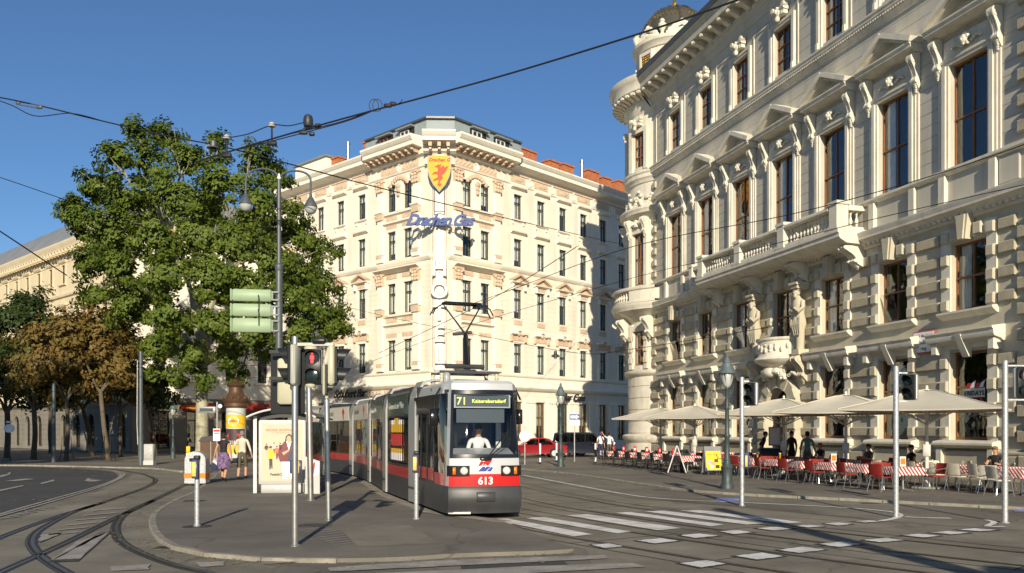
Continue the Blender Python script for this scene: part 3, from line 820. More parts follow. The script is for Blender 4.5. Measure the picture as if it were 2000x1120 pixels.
obj('roof', MB('roof_grey').add([(0.2, .9, 28.5), (UE, .9, 28.5), (UE, 10, 30.5), (.2, 10, 30.5), (.2, 20, 28.5), (UE, 20, 28.5)], [(0, 1, 2, 3), (3, 2, 5, 4)]), palace)

# windows of each storey
for i, u in enumerate(WUX):
    z0, z1, w = ROWS['f']
    window(palace, T(u, 0, z0), w, z1 - z0, 2, (.47,), curtain=('curtain', .28, -1) if i % 2 else None, t=.075, mull=.04, bar=.04, recess=.2, gm='pane_glass')
    z0, z1, w = ROWS['m']
    window(palace, T(u, 0, z0), w, z1 - z0, 2, (.5,), t=.08, mull=.045, recess=.22, curtain=('curtain', .3, -1) if i in (2, 4, 6) else None, open_sash=i in (0, 2, 5))
    z0, z1, w = ROWS['t']
    window(palace, T(u, 0, z0), w, z1 - z0, 3, (.32, .62), t=.065, mull=.035, bar=.035, recess=.18, curtain=('curtain', .3, -1) if i % 2 == 0 else None)
    if i != 3:
        z0, z1, w = ROWS['g']
        window(palace, T(u, 0, z0), w, z1 - z0, 1, (.6,), t=.1, recess=.24, gm='shop_glass', curtain=('curtain', .25, -1) if i < 2 else None)

# first floor: pilaster jambs, consoles, frieze with mask, pediment
def first_floor_surround():
    z0, z1, w = ROWS['f']; h = z1 - z0
    mb = MB('white_trim')
    for s in (-1, 1):
        for a, b, d in ((.0, .12, .10), (.12, .30, .16), (.30, .44, .10)):
            x0, x1 = s * (w / 2 + a), s * (w / 2 + b)
            mb.box(min(x0, x1), max(x0, x1), -d, 0, 0, h)
        mb.box(s * (w / 2 + .51) - .07, s * (w / 2 + .51) + .07, -.06, 0, 0, h + .9)
    mb.box(-w / 2 - .44, w / 2 + .44, -.1, 0, h, h + .14); mb.box(-w / 2 - .44, w / 2 + .44, -.16, 0, h + .14, h + .24)
    mb.box(-w / 2 - .3, w / 2 + .3, -.05, 0, h + .24, h + .98)
    return mb.mesh('window_surround')
SUR = first_floor_surround()
def pediment():
    mb = MB('white_trim'); hw = 1.74
    mb.mould(-hw, hw, [(0, 0), (.38, .03), (.46, .1), (.64, .14), (.64, .24), (.72, .3), (.72, .36), (0, .38)])
    for s in (-1, 1):
        a = math.atan2(.86, hw)
        L = hw / math.cos(a)
        Mx = Matrix.Translation((s * hw * .5, 0, .38 + .43)) @ Matrix.Rotation(s * a, 4, 'Y')
        mb.box(-L / 2 - .03, L / 2 + .05, -.76, 0, -.02, .2, M=Mx)
        mb.box(-L / 2, L / 2, -.58, 0, -.14, -.02, M=Mx)
    mb.prism([(-hw * .8, .39), (hw * .8, .39), (0, 1.12)], -.12, 0)
    return mb.mesh('pediment')
PED = pediment()
CON = console_mesh(1.5, .26, .5)
z0, z1, w = ROWS['f']
for u in WUX:
    obj('window_surround', SUR, palace, T(u, 0, z0))
    for s in (-1, 1): obj('console', CON, palace, T(u + s * (w / 2 + .51), -.02, z1 + 1.2))
    obj('mask', mask_mesh(), palace, T(u, -.05, z1 + .62))
    obj('pediment', PED, palace, T(u, 0, z1 + 1.2))
# second floor: surrounds with a carved head-piece, flat strips between
def top_surround():
    z0, z1, w = ROWS['t']; h = z1 - z0
    mb = MB('white_trim')
    for s in (-1, 1):
        for a, b, d in ((0, .14, .1), (.14, .34, .15)):
            x0, x1 = s * (w / 2 + a), s * (w / 2 + b); mb.box(min(x0, x1), max(x0, x1), -d, 0, -.22, h + .28)
        mb.box(s * (w / 2 + .24) - .08, s * (w / 2 + .24) + .08, -.22, -.15, -.2, .1)
    mb.box(-w / 2 - .14, w / 2 + .14, -.1, 0, h, h + .14); mb.box(-w / 2 - .14, w / 2 + .14, -.15, 0, h + .14, h + .27)
    return mb.mesh('window_surround')
def cartouche():
    mb = MB('white_trim')
    mb.box(-.5, .5, -.26, 0, .0, .2); mb.mould(-.56, .56, [(0, .2), (.3, .24), (.36, .32), (0, .38)])
    for s in (-1, 1):
        mb.tube([(s * .48, -.05, .5), (s * .48, -.34, .5)], .13, 9); mb.tube([(s * .3, -.05, .12), (s * .3, -.3, .12)], .11, 9)
    mb.ball((0, -.22, .2), (.24, .2, .3), 9, 6); mb.ball((0, -.4, .22), (.1, .08, .13), 7, 5); mb.ball((0, -.3, -.14), (.13, .13, .16), 7, 5)
    for k in range(6): mb.ball((rnd.uniform(-.4, .4), -.26, rnd.uniform(.3, .55)), (.09, .1, .08), 6, 4)
    return mb.mesh('cartouche')
TS, CAR = top_surround(), cartouche()
z0, z1, w = ROWS['t']
for u in WUX:
    obj('window_surround', TS, palace, T(u, 0, z0)); obj('cartouche', CAR, palace, T(u, -.06, z1 + .42))
def strip_panel(x0, x1, zz0, zz1):
    mb = MB('white_trim')
    for a, b, c, d in ((x0, x0 + .09, zz0, zz1), (x1 - .09, x1, zz0, zz1), (x0 + .09, x1 - .09, zz1 - .09, zz1)): mb.box(a, b, -.05, 0, c, d)
    return mb
for i in range(8):
    a = WU[i - 1] + 1.3 if i else .55
    b = WU[i] - 1.3 if i < 7 else WUX[7] - 1.3
    if b - a > .5: obj('wall_panel', strip_panel(a, b, 20.52, 23.9), palace)

# rusticated storeys: stones laid one by one
stones = {}
def stone(x0, x1, z0, z1, out, m='stone_rough', c=.035, name='stone', inn=0.0):
    k = (round(x1 - x0, 2), round(z1 - z0, 2), round(out, 2), m)
    if k not in stones:
        w_, h_ = x1 - x0, z1 - z0
        stones[k] = MB(m).bbox(-w_ / 2, w_ / 2, -out, 0.0, 0, h_, c).mesh('stone')
    return obj(name, stones[k], palace, T((x0 + x1) / 2, -inn, z0))
band_g = [(1.62, 2.02), (2.5, 2.92), (3.4, 3.82), (4.3, 4.72)]
band_m = [(6.62, 7.02), (7.5, 7.92), (8.4, 8.82), (9.28, 9.7)]
for i in range(8):
    a = WU[i - 1] + 1.46 if i else .12
    b = WU[i] - 1.46 if i < 7 else 30.85
    aa, bb = (a, b) if i < 7 else (a, 30.85)
    for lo, hi in band_m: stone(aa, bb, lo, hi, .13)
    for lo, hi in band_g:
        if i == 3: stone(aa, WU[3] - 1.75, lo, hi, .13)
        elif i == 4: stone(WU[3] + 1.75, bb, lo, hi, .13)
        else: stone(aa, bb, lo, hi, .13)
def voussoir(key):
    def build():
        mb = MB('stone_pal')
        mb.prism([(-.2, 0), (.2, 0), (.33, .95), (-.33, .95)], -.34, 0)
        mb.prism([(-.12, .02), (.12, .02), (.22, .94), (-.22, .94)], -.40, -.33)
        return mb.mesh('keystone')
    return cached(('vous', key), build)
for i, u in enumerate(WUX):
    for r, bands in (('m', band_m), ('g', band_g)):
        z0, z1, w = ROWS[r]
        if r == 'g' and i == 3: continue
        mb = MB('white_trim')      # flat architrave behind the blocks
        for s in (-1, 1):
            x0, x1 = s * (w / 2), s * (w / 2 + .46); mb.box(min(x0, x1), max(x0, x1), -.08, 0, z0 - .1, z1 + .1)
        mb.box(-w / 2 - .46, w / 2 + .46, -.08, 0, z1 + .1, z1 + .62 if r == 'm' else z1 + .4)
        obj('window_surround', mb, palace, T(u, 0, 0))
        for s in (-1, 1):
            for lo, hi in bands:
                x0, x1 = u + s * (w / 2 + .04), u + s * (w / 2 + .42); stone(min(x0, x1), max(x0, x1), lo, hi, .19, 'stone_pal')
        if r == 'm':
            for s in (-1, 0, 1):
                if s == 0: obj('keystone', voussoir(0), palace, T(u, -.06, z1 + .02))
                else: stone(u + s * .56 - .2, u + s * .56 + .2, z1 + .14, z1 + .6, .22, 'stone_pal')
            sl = MB('white_trim').mould(-w / 2 - .5, w / 2 + .5, [(0, -.3), (.1, -.26), (.24, -.16), (.3, -.1), (.3, -.02), (0, .0)]); obj('sill', sl, palace, T(u, 0, z0))
        else:
            hood = MB('white_trim').mould(-1.7, 1.7, [(0, .48), (.1, .5), (.2, .58), (.5, .66), (.55, .76), (.55, .88), (.62, .96), (.62, 1.02), (0, 1.1)])
            for s in (-1, 1): hood.bbox(s * 1.42 - .15, s * 1.42 + .15, -.4, 0, .18, .62, .03)
            obj('hood', hood, palace, T(u, 0, z1 - .25))
            ks = MB('white_trim')
            n = [(0, .72), (-.56, .66), (-.5, .5), (-.14, -.18), (0, -.2)]
            ks.add([(-.16, y, z) for y, z in n] + [(.16, y, z) for y, z in n], [(q, q + 1, q + 1 + 5, q + 5) for q in range(4)] + [(4, 3, 2, 1, 0), (5, 6, 7, 8, 9)])
            obj('keystone', ks, palace, T(u, -.04, z1 - .05))
# quoined pavilion at the near end
for k in range(21):
    z = .5 + k * .92 + (.0 if k < 11 else .12)
    if z > 18.9: break
    if 9.6 < z < 11.9: continue
    a = 30.9 if k % 2 == 0 else 31.5
    stone(30.95, 32.3, z, z + .44, .16); stone(31.6, 32.3, z + .48, z + .9, .24)
    stone(34.6, 36.5, z, z + .44, .16)
obj('stone_panel', MB('stone_rough').bbox(31.1, 32.6, -.26, -.1, .44, .96, .04), palace)

# great balcony of three bays
bal_u = [9.81, 13.99, 18.17, 22.35]
slab_ = MB('white_trim')
slab_.mould(9.35, 22.8, [(0, 10.25), (1.15, 10.3), (1.3, 10.38), (1.45, 10.45), (1.55, 10.55), (1.55, 10.7), (1.62, 10.76), (1.62, 10.9), (0, 10.92)])
slab_.mould(7.0, 9.35, [(0, 10.45), (.55, 10.5), (.7, 10.58), (.75, 10.7), (.75, 10.9), (0, 10.92)])
obj('balcony_slab', slab_, palace)
for j, u in enumerate(bal_u):
    ped = MB('white_trim'); ped.bbox(u - .3, u + .3, -1.55, -.95, 10.93, 12.05, .03); ped.box(u - .36, u + .36, -1.6, -.9, 12.05, 12.2); ped.box(u - .36, u + .36, -1.6, -.9, 10.93, 11.08)
    obj('pier', ped, palace)
    obj('console', cached(('balcon',), lambda: console_mesh(1.0, .5, 1.15, 'white_trim')), palace, T(u, -.02, 10.3))
rail_ = MB('white_trim')
def balus_run(u0, u1, y, parent=palace, n=None, z=11.08):
    n = n or max(3, round((u1 - u0) / .27))
    for q in range(n): obj('baluster', baluster_mesh(), parent, T(u0 + (u1 - u0) * (q + .5) / n, y, z))
for a, b in zip(bal_u, bal_u[1:]):
    rail_.box(a + .36, b - .36, -1.52, -1.0, 10.93, 11.08); rail_.mould(a + .36, b - .36, [(1.02, 11.82), (1.5, 11.82), (1.56, 11.88), (1.56, 11.98), (1.5, 12.04), (1.02, 12.04)])
    balus_run(a + .42, b - .42, -1.26)
rail_.box(7.2, 9.4, -.72, -.4, 10.93, 11.08); rail_.box(7.2, 9.4, -.72, -.36, 11.82, 12.04)
balus_run(7.5, 9.4, -.55)
obj('railing', rail_, palace)
obj('pier', MB('white_trim').bbox(6.9, 7.35, -.78, 0, 10.93, 12.05, .03).box(6.85, 7.4, -.82, 0, 12.05, 12.2), palace)
for s in (9.81, 22.35):
    rr = MB('white_trim').box(s - .22, s + .22, -.9, 0, 10.93, 11.08).box(s - .26, s + .26, -.9, 0, 11.82, 12.04); obj('railing', rr, palace)
    for q in range(2): obj('baluster', baluster_mesh(), palace, T(s, -.3 - q * .32, 11.08))

# portal: arched doorway, two carved figures, little curved balcony
u = WU[3]
dr = MB('stone_pal')
for s in (-1, 1):
    dr.bbox(u + s * 1.4 - .3, u + s * 1.4 + .3, -.42, 0, .1, 3.0, .04)
n = 10; inner, outer = [], []
for q in range(n + 1):
    a = PI * q / n; inner.append((u + 1.12 * math.cos(a), 3.0 + 1.12 * math.sin(a))); outer.append((u + 1.75 * math.cos(a), 3.0 + 1.75 * math.sin(a)))
for q in range(n):
    obj('voussoir', MB('stone_pal').prism([inner[q], inner[q + 1], (inner[q + 1][0] * .02 + outer[q + 1][0] * .98, outer[q + 1][1]), (inner[q][0] * .02 + outer[q][0] * .98, outer[q][1])], -.38 - .06 * (q % 2), 0.1), palace)
for q in range(5):
    for s in (-1, 1): stone(u + s * 1.4 - .32, u + s * 1.4 + .32, .3 + q * .55, .3 + q * .55 + .38, .5, 'stone_pal')
obj('door_surround', dr, palace)
sp = MB('stone_pal')
arc = [(u - 1.16, 4.32)] + [(u + 1.12 * math.cos(PI - PI * q / n), 3.0 + 1.12 * math.sin(PI - PI * q / n)) for q in range(n + 1)] + [(u + 1.16, 4.32)]
half1 = [(u - 1.16, 4.32), (u - 1.16, 3.0)] + [(u + 1.12 * math.cos(PI - PI * q / n), 3.0 + 1.12 * math.sin(PI - PI * q / n)) for q in range(0, n // 2 + 1)] + [(u, 4.32)]
sp.prism(half1, .02, .3); sp.prism([(2 * u - x, z) for x, z in half1], .02, .3); obj('spandrel', sp, palace)
door = MB('wood_frame'); door.box(u - 1.1, u - 1.0, .3, .4, .12, 3.9); door.box(u + 1.0, u + 1.1, .3, .4, .12, 3.9); door.box(u - 1.0, u + 1.0, .3, .4, 2.8, 2.92); door.box(u - .05, u + .05, .3, .4, .12, 2.8)
for s in (-1, 1): door.box(u + s * .52 - .45, u + s * .52 + .45, .33, .38, .12, .9)
dob = obj('door', door, palace)
for s in (-1, 1): obj('pane', MB('shop_glass').box(u + s * .52 - .46, u + s * .52 + .46, .34, .352, .92, 2.78), dob)
obj('pane', MB('shop_glass').box(u - 1, u + 1, .34, .352, 2.94, 3.95), dob)
tym = MB('stone_pal')
lb = MB('white_trim')
prof = []
def cb(r0, r1, za, zb, m=None): lb.lathe([(r0, za), (r1, zb)], 18, (u, .25, 0), m, PI, 2 * PI, cap=False)
pts = [(.3, 4.95), (.9, 5.1), (1.35, 5.3), (1.64, 5.46), (1.72, 5.56), (1.66, 5.66), (1.55, 5.72), (1.52, 5.8), (1.52, 6.5), (1.6, 6.56), (1.62, 6.68), (1.4, 6.7), (1.4, 5.8), (.05, 5.8)]
lb.lathe(pts, 20, (u, .25, 0), None, PI, 2 * PI, cap=False)
obj('balcony', lb, palace)
for q in range(15):      # carved scrollwork on its front
    a = PI + PI * (q + 1) / 16
    mb = MB('white_trim'); x, y = u + 1.55 * math.cos(a), .25 + 1.55 * math.sin(a)
    mb.ball((x, y, 6.12 + .1 * math.sin(q * 2.2)), (.12, .07, .15), 7, 5); mb.ball((x, y, 6.3 - .3 * (q % 2)), (.08, .06, .07), 6, 4)
    obj('carving', mb, palace)
def herm(seed):
    """bearded half-figure growing out of a tapering shaft"""
    r2 = random.Random(seed); mb = MB('stone_pal')
    rings = []
    secs = [(0.0, .20, .2, 0), (.5, .22, .2, 0), (1.0, .26, .22, 0), (1.25, .34, .28, 0), (1.45, .33, .27, -.02), (1.75, .29, .24, -.05), (2.0, .33, .27, -.09), (2.25, .38, .29, -.1), (2.42, .36, .25, -.1), (2.52, .22, .18, -.1), (2.6, .12, .13, -.12), (2.68, .11, .12, -.14)]
    for z, rx, ry, dy in secs: rings.append([(rx * math.cos(2 * PI * j / 14) * (1 + .05 * math.sin(j * 5 + z * 7)), -.32 + dy + ry * math.sin(2 * PI * j / 14), z) for j in range(14)])
    mb.loft(rings)
    mb.ball((0, -.5, 2.86), (.15, .18, .2), 10, 7); mb.ball((0, -.68, 2.84), (.035, .05, .05), 6, 4); mb.ball((0, -.62, 2.68), (.12, .1, .13), 8, 5)
    for k in range(8): mb.ball((.15 * math.cos(k * .8), -.46 + .13 * math.sin(k * .8), 2.98), (.08, .08, .08), 6, 4)
    mb.tube([(.36, -.42, 2.38), (.48, -.5, 2.05), (.36, -.66, 1.85), (.12, -.72, 2.02)], [.12, .105, .09, .07], 8); mb.ball((.1, -.73, 2.04), (.09, .07, .07), 7, 5)
    mb.tube([(-.36, -.42, 2.38), (-.5, -.5, 2.08), (-.36, -.66, 1.92), (-.08, -.7, 1.95)], [.12, .105, .09, .07], 8)
    for k in range(12):      # drapery folds round the hips
        x = -.34 + k * .062; mb.tube([(x, -.58, 1.52 - .1 * math.sin(k)), (x * 1.1, -.6, 1.25), (x * .8 + .03, -.56, .9 - .1 * (k % 3))], [.05, .06, .03], 6)
    mb.box(-.26, .26, -.6, 0, -.14, 0); mb.box(-.3, .3, -.62, 0, -.28, -.14)
    mb.bbox(-.3, .3, -.7, 0, 3.02, 3.2, .03); mb.bbox(-.36, .36, -.78, 0, 3.2, 3.34, .03)
    return mb
for s in (-1, 1):
    o = obj('statue', herm(3 + s), palace, T(u + s * 2.05, -.05, 5.95) @ Matrix.Scale(1.0, 4))
    obj('console', console_mesh(1.35, .5, .85, 'stone_pal'), palace, T(u + s * 2.05, -.02, 5.67))
    obj('mask', mask_mesh('white_trim', .7), palace, T(u + s * .75, -.3, 4.85))
obj('carving', MB('white_trim').ball((u, -.85, 4.9), (.5, .3, .28), 10, 6).ball((u - .5, -.75, 4.95), (.3, .25, .2), 8, 5).ball((u + .5, -.75, 4.95), (.3, .25, .2), 8, 5), palace)

# ---- domed corner turret
TC = (12.0, 63.5); TR = 3.4
TM = PM.inverted() @ T(TC[0], TC[1], PH - .02)
A_MID = R(151.5)
def bend(mb, a0=A_MID, r=TR):
    return mb.map(lambda x, y, z: ((r - y) * math.cos(a0 + x / r), (r - y) * math.sin(a0 + x / r), z))
AW = [R(91.5), R(151.5), R(211.5)]
L = TR * R(60)
tw = MB('white_trim')
cuts = [-TR * R(100) + TR * R(200) * q / 44 for q in range(45)]
t_h = []
for q in (-1, 0, 1):
    t_h += [(q * L - .62, q * L + .62, 6.55, 9.0), (q * L - .62, q * L + .62, 12.3, 16.0), (q * L - .6, q * L + .6, 20.75, 23.2)]
tw.courses(cuts[0], cuts[-1], 0, 5.9, .84, [], .06, .05, 'white_trim', 0, cuts)
tw.wall(cuts[0], cuts[-1], 5.9, 26.3, t_h, .3, 0, 'white_trim', None, cuts)
obj('turret_wall', bend(tw), palace, TM)
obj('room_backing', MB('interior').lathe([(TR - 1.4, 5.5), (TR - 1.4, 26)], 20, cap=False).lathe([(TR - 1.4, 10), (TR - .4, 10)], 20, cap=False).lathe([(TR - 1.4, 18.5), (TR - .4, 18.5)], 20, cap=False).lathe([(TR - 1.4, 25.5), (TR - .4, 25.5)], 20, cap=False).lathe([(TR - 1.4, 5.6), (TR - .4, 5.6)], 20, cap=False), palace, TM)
def ring(prof, m='white_trim', name='string_course', n=56):
    return obj(name, MB(m).lathe(prof, n, cap=False), palace, TM)
def rp(pf): return [(TR + o, z) for o, z in pf]
ring(rp([(0, 0), (.3, 0), (.3, .3), (.16, .4), (.16, 1.0), (.3, 1.15), (.42, 1.32), (.42, 1.5), (.3, 1.56), (.02, 1.62)]), name='plinth')
ring(rp([(0, 5.75), (.1, 5.8), (.24, 5.92), (.3, 6.0), (.3, 6.16), (0.02, 6.22)]))
ring(rp([(.02, 9.7), (.1, 9.75), (.3, 9.95), (.8, 10.25), (1.1, 10.4), (1.15, 10.6), (1.22, 10.7), (1.22, 10.86), (.9, 10.9), (0, 10.92)]), name='balcony_slab')
ring(rp([(0, 17.0), (.06, 17.05), (.16, 17.2), (.5, 17.32), (.55, 17.5), (.62, 17.58), (.62, 17.7), (.02, 17.8)]))
ring(rp([(0, 19.5), (.1, 19.55), (.16, 19.75), (.28, 19.85), (.28, 20.1), (.36, 20.2), (.36, 20.38), (.02, 20.5)]))
ring(rp([(0, 24.5), (.08, 24.6), (.14, 24.85), (.26, 25.05), (.3, 25.2), (.3, 25.7), (1.0, 25.76), (1.15, 25.8), (1.15, 26.15), (1.28, 26.4), (1.36, 26.5), (1.4, 26.8), (.2, 27.0)]), name='cornice')
for q in range(26):
    a = R(55) + R(185) * q / 25; obj('modillion', MOD, palace, TM @ Matrix.Rotation(a + PI / 2, 4, 'Z') @ T(0, -TR - .3, 25.74))
dn = MB('white_trim')
for q in range(120):
    dn.box(-.05, .05, -TR - .36, -TR - .2, 25.22, 25.38, M=Matrix.Rotation(2 * PI * q / 120, 4, 'Z'))
obj('dentil', dn, palace, TM, kind='stuff')
# balcony railing of the turret
rl = MB('white_trim')
a0, a1 = R(60), R(242)
rl.lathe(rp([(.78, 10.9), (1.12, 10.9), (1.12, 11.05), (.78, 11.05)]), 40, a0=a0, a1=a1, cap=False)
rl.lathe(rp([(.76, 11.78), (1.16, 11.78), (1.2, 11.86), (1.2, 11.95), (1.1, 12.02), (.76, 12.02)]), 40, a0=a0, a1=a1, cap=False)
for b0, b1 in ((208, 246), (130, 172)): rl.lathe(rp([(.8, 11.05), (1.08, 11.05), (1.08, 11.78), (.8, 11.78)]), 10, a0=R(b0 + (6 if b0 == 208 else 10)), a1=R(b1), cap=False)
obj('railing', rl, palace, TM)
for b0 in (175, 115):
    for q in range(9):
        a = R(b0 + q * 4.2); obj('baluster', baluster_mesh(), palace, TM @ T((TR + .95) * math.cos(a), (TR + .95) * math.sin(a), 11.05))
for q, aw in enumerate(AW):
    for z, h, w, c, bars in ((6.55, 2.45, 1.24, 2, (.48,)), (12.3, 3.7, 1.24, 2, (.52,)), (20.75, 2.45, 1.2, 2, (.32, .62))):
        Mw = TM @ Matrix.Rotation(aw + PI / 2, 4, 'Z') @ T(0, -TR - .0, z)
        window(palace, Mw, w, h, c, bars, t=.09, recess=.16)
    Mf = TM @ Matrix.Rotation(aw + PI / 2, 4, 'Z') @ T(0, -TR, 0)
    s_ = MB('white_trim')
    for s in (-1, 1):
        s_.box(s * .8 - .17, s * .8 + .17, -.12, .1, 12.1, 17.0); s_.box(s * .8 - .17, s * .8 + .17, -.12, .1, 20.5, 23.5); s_.box(s * .8 - .17, s * .8 + .17, -.1, .1, 6.3, 9.5)
    s_.box(-.63, .63, -.12, .1, 16.0, 16.4); s_.box(-.63, .63, -.12, .1, 23.2, 23.5); s_.box(-.63, .63, -.1, .1, 9.0, 9.4)
    obj('window_surround', s_, palace, Mf)
    for s in (-1, 1):
        obj('console', console_mesh(1.3, .26, .5), palace, Mf @ T(s * .85, -.1, 17.05)); obj('console', console_mesh(1.5, .4, .95), palace, Mf @ T(s * 1.35, .02, 9.95))
        stk = [(6.7, 7.1), (7.5, 7.9), (8.3, 8.7)]
        for lo, hi in stk: obj('stone', cached(('ts',), lambda: MB('stone_pal').bbox(-.19, .19, -.2, .0, 0, .4, .03).mesh('stone')), palace, Mf @ T(s * .82, 0, lo))
    obj('mask', mask_mesh(), palace, Mf @ T(0, -.12, 16.65)); obj('cartouche', CAR, palace, Mf @ T(0, -.08, 23.6))
    gl = MB('white_trim')     # hanging garlands between the storeys
    for k in range(26):
        t = k / 25; x = -1.25 + 2.5 * t; zz = 18.6 - .75 * abs(math.sin(t * 2 * PI)) + (.45 if k % 13 == 0 else 0)
        gl.ball((x, -.06 - .0, zz), (.14, .16, .13), 7, 4)
        if k % 6 == 3: gl.ball((x, -.1, zz + .5), (.2, .12, .14), 7, 4)
    obj('garland', gl.map(lambda x, y, z: ((TR - y) * math.sin(x / TR), TR - (TR - y) * math.cos(x / TR), z)), palace, Mf)
for q in range(18):     # quoins where the turret meets the front
    z = 6.4 + q * .78
    if z < 19 and not 9.8 < z < 11.9: obj('stone', cached(('tq',), lambda: MB('stone_pal').bbox(0, .55, -.13, 0, 0, .42, .04).mesh('stone')), palace, T(.1, -.02, z))
for lo in (1.7, 2.5, 3.3, 4.1, 4.9): obj('stone', cached(('tq2',), lambda: MB('stone_rough').bbox(0, 1.2, -.16, 0, 0, .46, .04).mesh('stone')), palace, T(.05, -.02, lo))
mat('old_gold', (0.20, 0.15, 0.06), 0.55, 0.5, var=0.2)
# drum, crest and dome
DR = TR - .75
drum = MB('white_trim'); drum.lathe([(DR + .3, 26.9), (DR + .3, 27.3), (DR, 27.4), (DR, 29.3), (DR + .12, 29.35), (DR + .22, 29.55), (DR + .42, 29.7), (DR + .46, 29.9), (DR + .1, 30.0), (DR - .5, 30.0)], 40, cap=False)
obj('drum', drum, palace, TM)
for q in range(6):
    a = R(211.5 - 60 * q); Md = TM @ Matrix.Rotation(a + PI / 2, 4, 'Z') @ T(0, -DR, 0)
    fr = MB('white_trim'); fr.box(-.66, -.5, -.14, .1, 27.5, 29.2); fr.box(.5, .66, -.14, .1, 27.5, 29.2); fr.box(-.5, .5, -.14, .1, 28.95, 29.2); fr.box(-.5, .5, -.14, .1, 27.5, 27.7)
    obj('panel_frame', fr, palace, Md)
    gr = MB('gold'); gr.box(-.5, .5, -.03, .05, 27.7, 28.95, 'groove')
    for k in range(6): gr.box(-.5 + k * .185, -.5 + k * .185 + .05, -.09, -.03, 27.72, 28.93)
    for k in range(7): gr.box(-.49, .49, -.075, -.031, 27.75 + k * .18, 27.79 + k * .18)
    obj('gilded_grille', gr, palace, Md)
    cr = MB('white_trim')
    for k in range(15):
        t = (k - 7) / 7; cr.ball((t * 1.0, .1, 30.05 + .8 * (1 - abs(t)) ** .8 + .05 * (k % 2)), (.2, .16, .22), 7, 5)
        cr.ball((t * .95, -.02, 29.95 + .35 * (1 - abs(t))), (.17, .16, .2), 7, 5)
    obj('crest', cr, palace, Md)
    vs_ = MB('white_trim'); vs_.lathe([(.16, 0), (.2, .1), (.1, .25), (.28, .6), (.32, .8), (.14, .95), (.22, 1.05), (.1, 1.2)], 10); obj('urn', vs_, palace, TM @ Matrix.Rotation(a + R(30) + PI / 2, 4, 'Z') @ T(0, -DR - .15, 29.9))
DD = 2.6
dome = MB('dome_metal')
pr = [(DD * math.cos(t), 30.0 + 3.0 * math.sin(t)) for t in [PI / 2 * q / 14 for q in range(14)]] + [(.3, 33.05)]
dome.lathe(pr, 48, cap=False)
obj('dome', dome, palace, TM)
for q in range(12):
    a = 2 * PI * q / 12
    obj('dome_rib', MB('dome_metal').tube([((r_ + .03) * math.cos(a), (r_ + .03) * math.sin(a), z_) for r_, z_ in pr], .09, 6), palace, TM)
for q in range(12):
    a = 2 * PI * (q + .5) / 12; gb = MB('old_gold')
    for k in range(9):
        b = a + (k - 4) * .048; t_ = .62 + .05 * math.cos(k * 2.2); gb.ball(((DD * math.cos(t_)) * math.cos(b), (DD * math.cos(t_)) * math.sin(b), 30.0 + 3.0 * math.sin(t_)), (.09, .09, .07), 6, 4)
    obj('gilded_festoon', gb, palace, TM)
obj('finial', MB('gold').lathe([(.35, 33.0), (.4, 33.1), (.2, 33.2), (.26, 33.35), (.12, 33.5), (.05, 33.9), (.01, 34.1)], 12), palace, TM)
mat('enamel_white', (0.8, 0.8, 0.78), 0.35, var=0.03)
mat('sign_red', (0.5, 0.03, 0.03), 0.4, var=0.05)
mat('sign_blue', (0.04, 0.06, 0.3), 0.4, var=0.05)
sgn = thing('street_sign', 'white enamel street name plate with red rim on palace wall above umbrellas', 'sign', PM @ T(26.4, -.14, 5.05))
obj('plate', MB('sign_red').bbox(-.62, .62, -.03, 0, 0, .9, .01).bbox(-.58, .58, -.035, 0, .04, .86, .005, 'enamel_white'), sgn)
obj('lettering', text_mesh('1. Bezirk', .15, 'black_paint', .006), sgn, T(0, -.04, .66)); obj('lettering', text_mesh('Schubert-', .27, 'black_paint', .006), sgn, T(0, -.04, .36)); obj('lettering', text_mesh('ring', .2, 'black_paint', .006), sgn, T(0, -.04, .12))
for (uu, z) in ((WU[4], 2.9), (WU[6], 3.2), (WU[3] + .2, 3.05)):
    wt = thing('window_decal', {WU[4]: 'FRIDAY lettering on the window right of the portal', WU[6]: 'FRIDAY lettering on the large window above the seated woman'}.get(uu, 'FRIDAY lettering over the portal door'), 'lettering', PM @ T(uu + .15, .1, z))
    obj('backing', MB('alu_grey').box(-.5, .5, .0, .01, -.06, .3), wt); obj('lettering', text_mesh('FRIDAYS', .25, 'black_paint', .006, bold=.006), wt, T(0, -.006, 0.02))
    for k in range(4): obj('stripe', MB('sign_red' if k % 2 == 0 else 'enamel_white').prism([(-.45 + k * .22, .32), (-.25 + k * .22, .32), (-.15 + k * .22, .5 + .1 * (k % 2)), (-.33 + k * .22, .5)], 0, .01), wt)
    for k in range(3): obj('stripe', MB('sign_red').prism([(-.2 + k * .22, -.1), (-.08 + k * .22, -.1), (.08 + k * .22, -.36), (-.04 + k * .22, -.36)], 0, .01), wt)
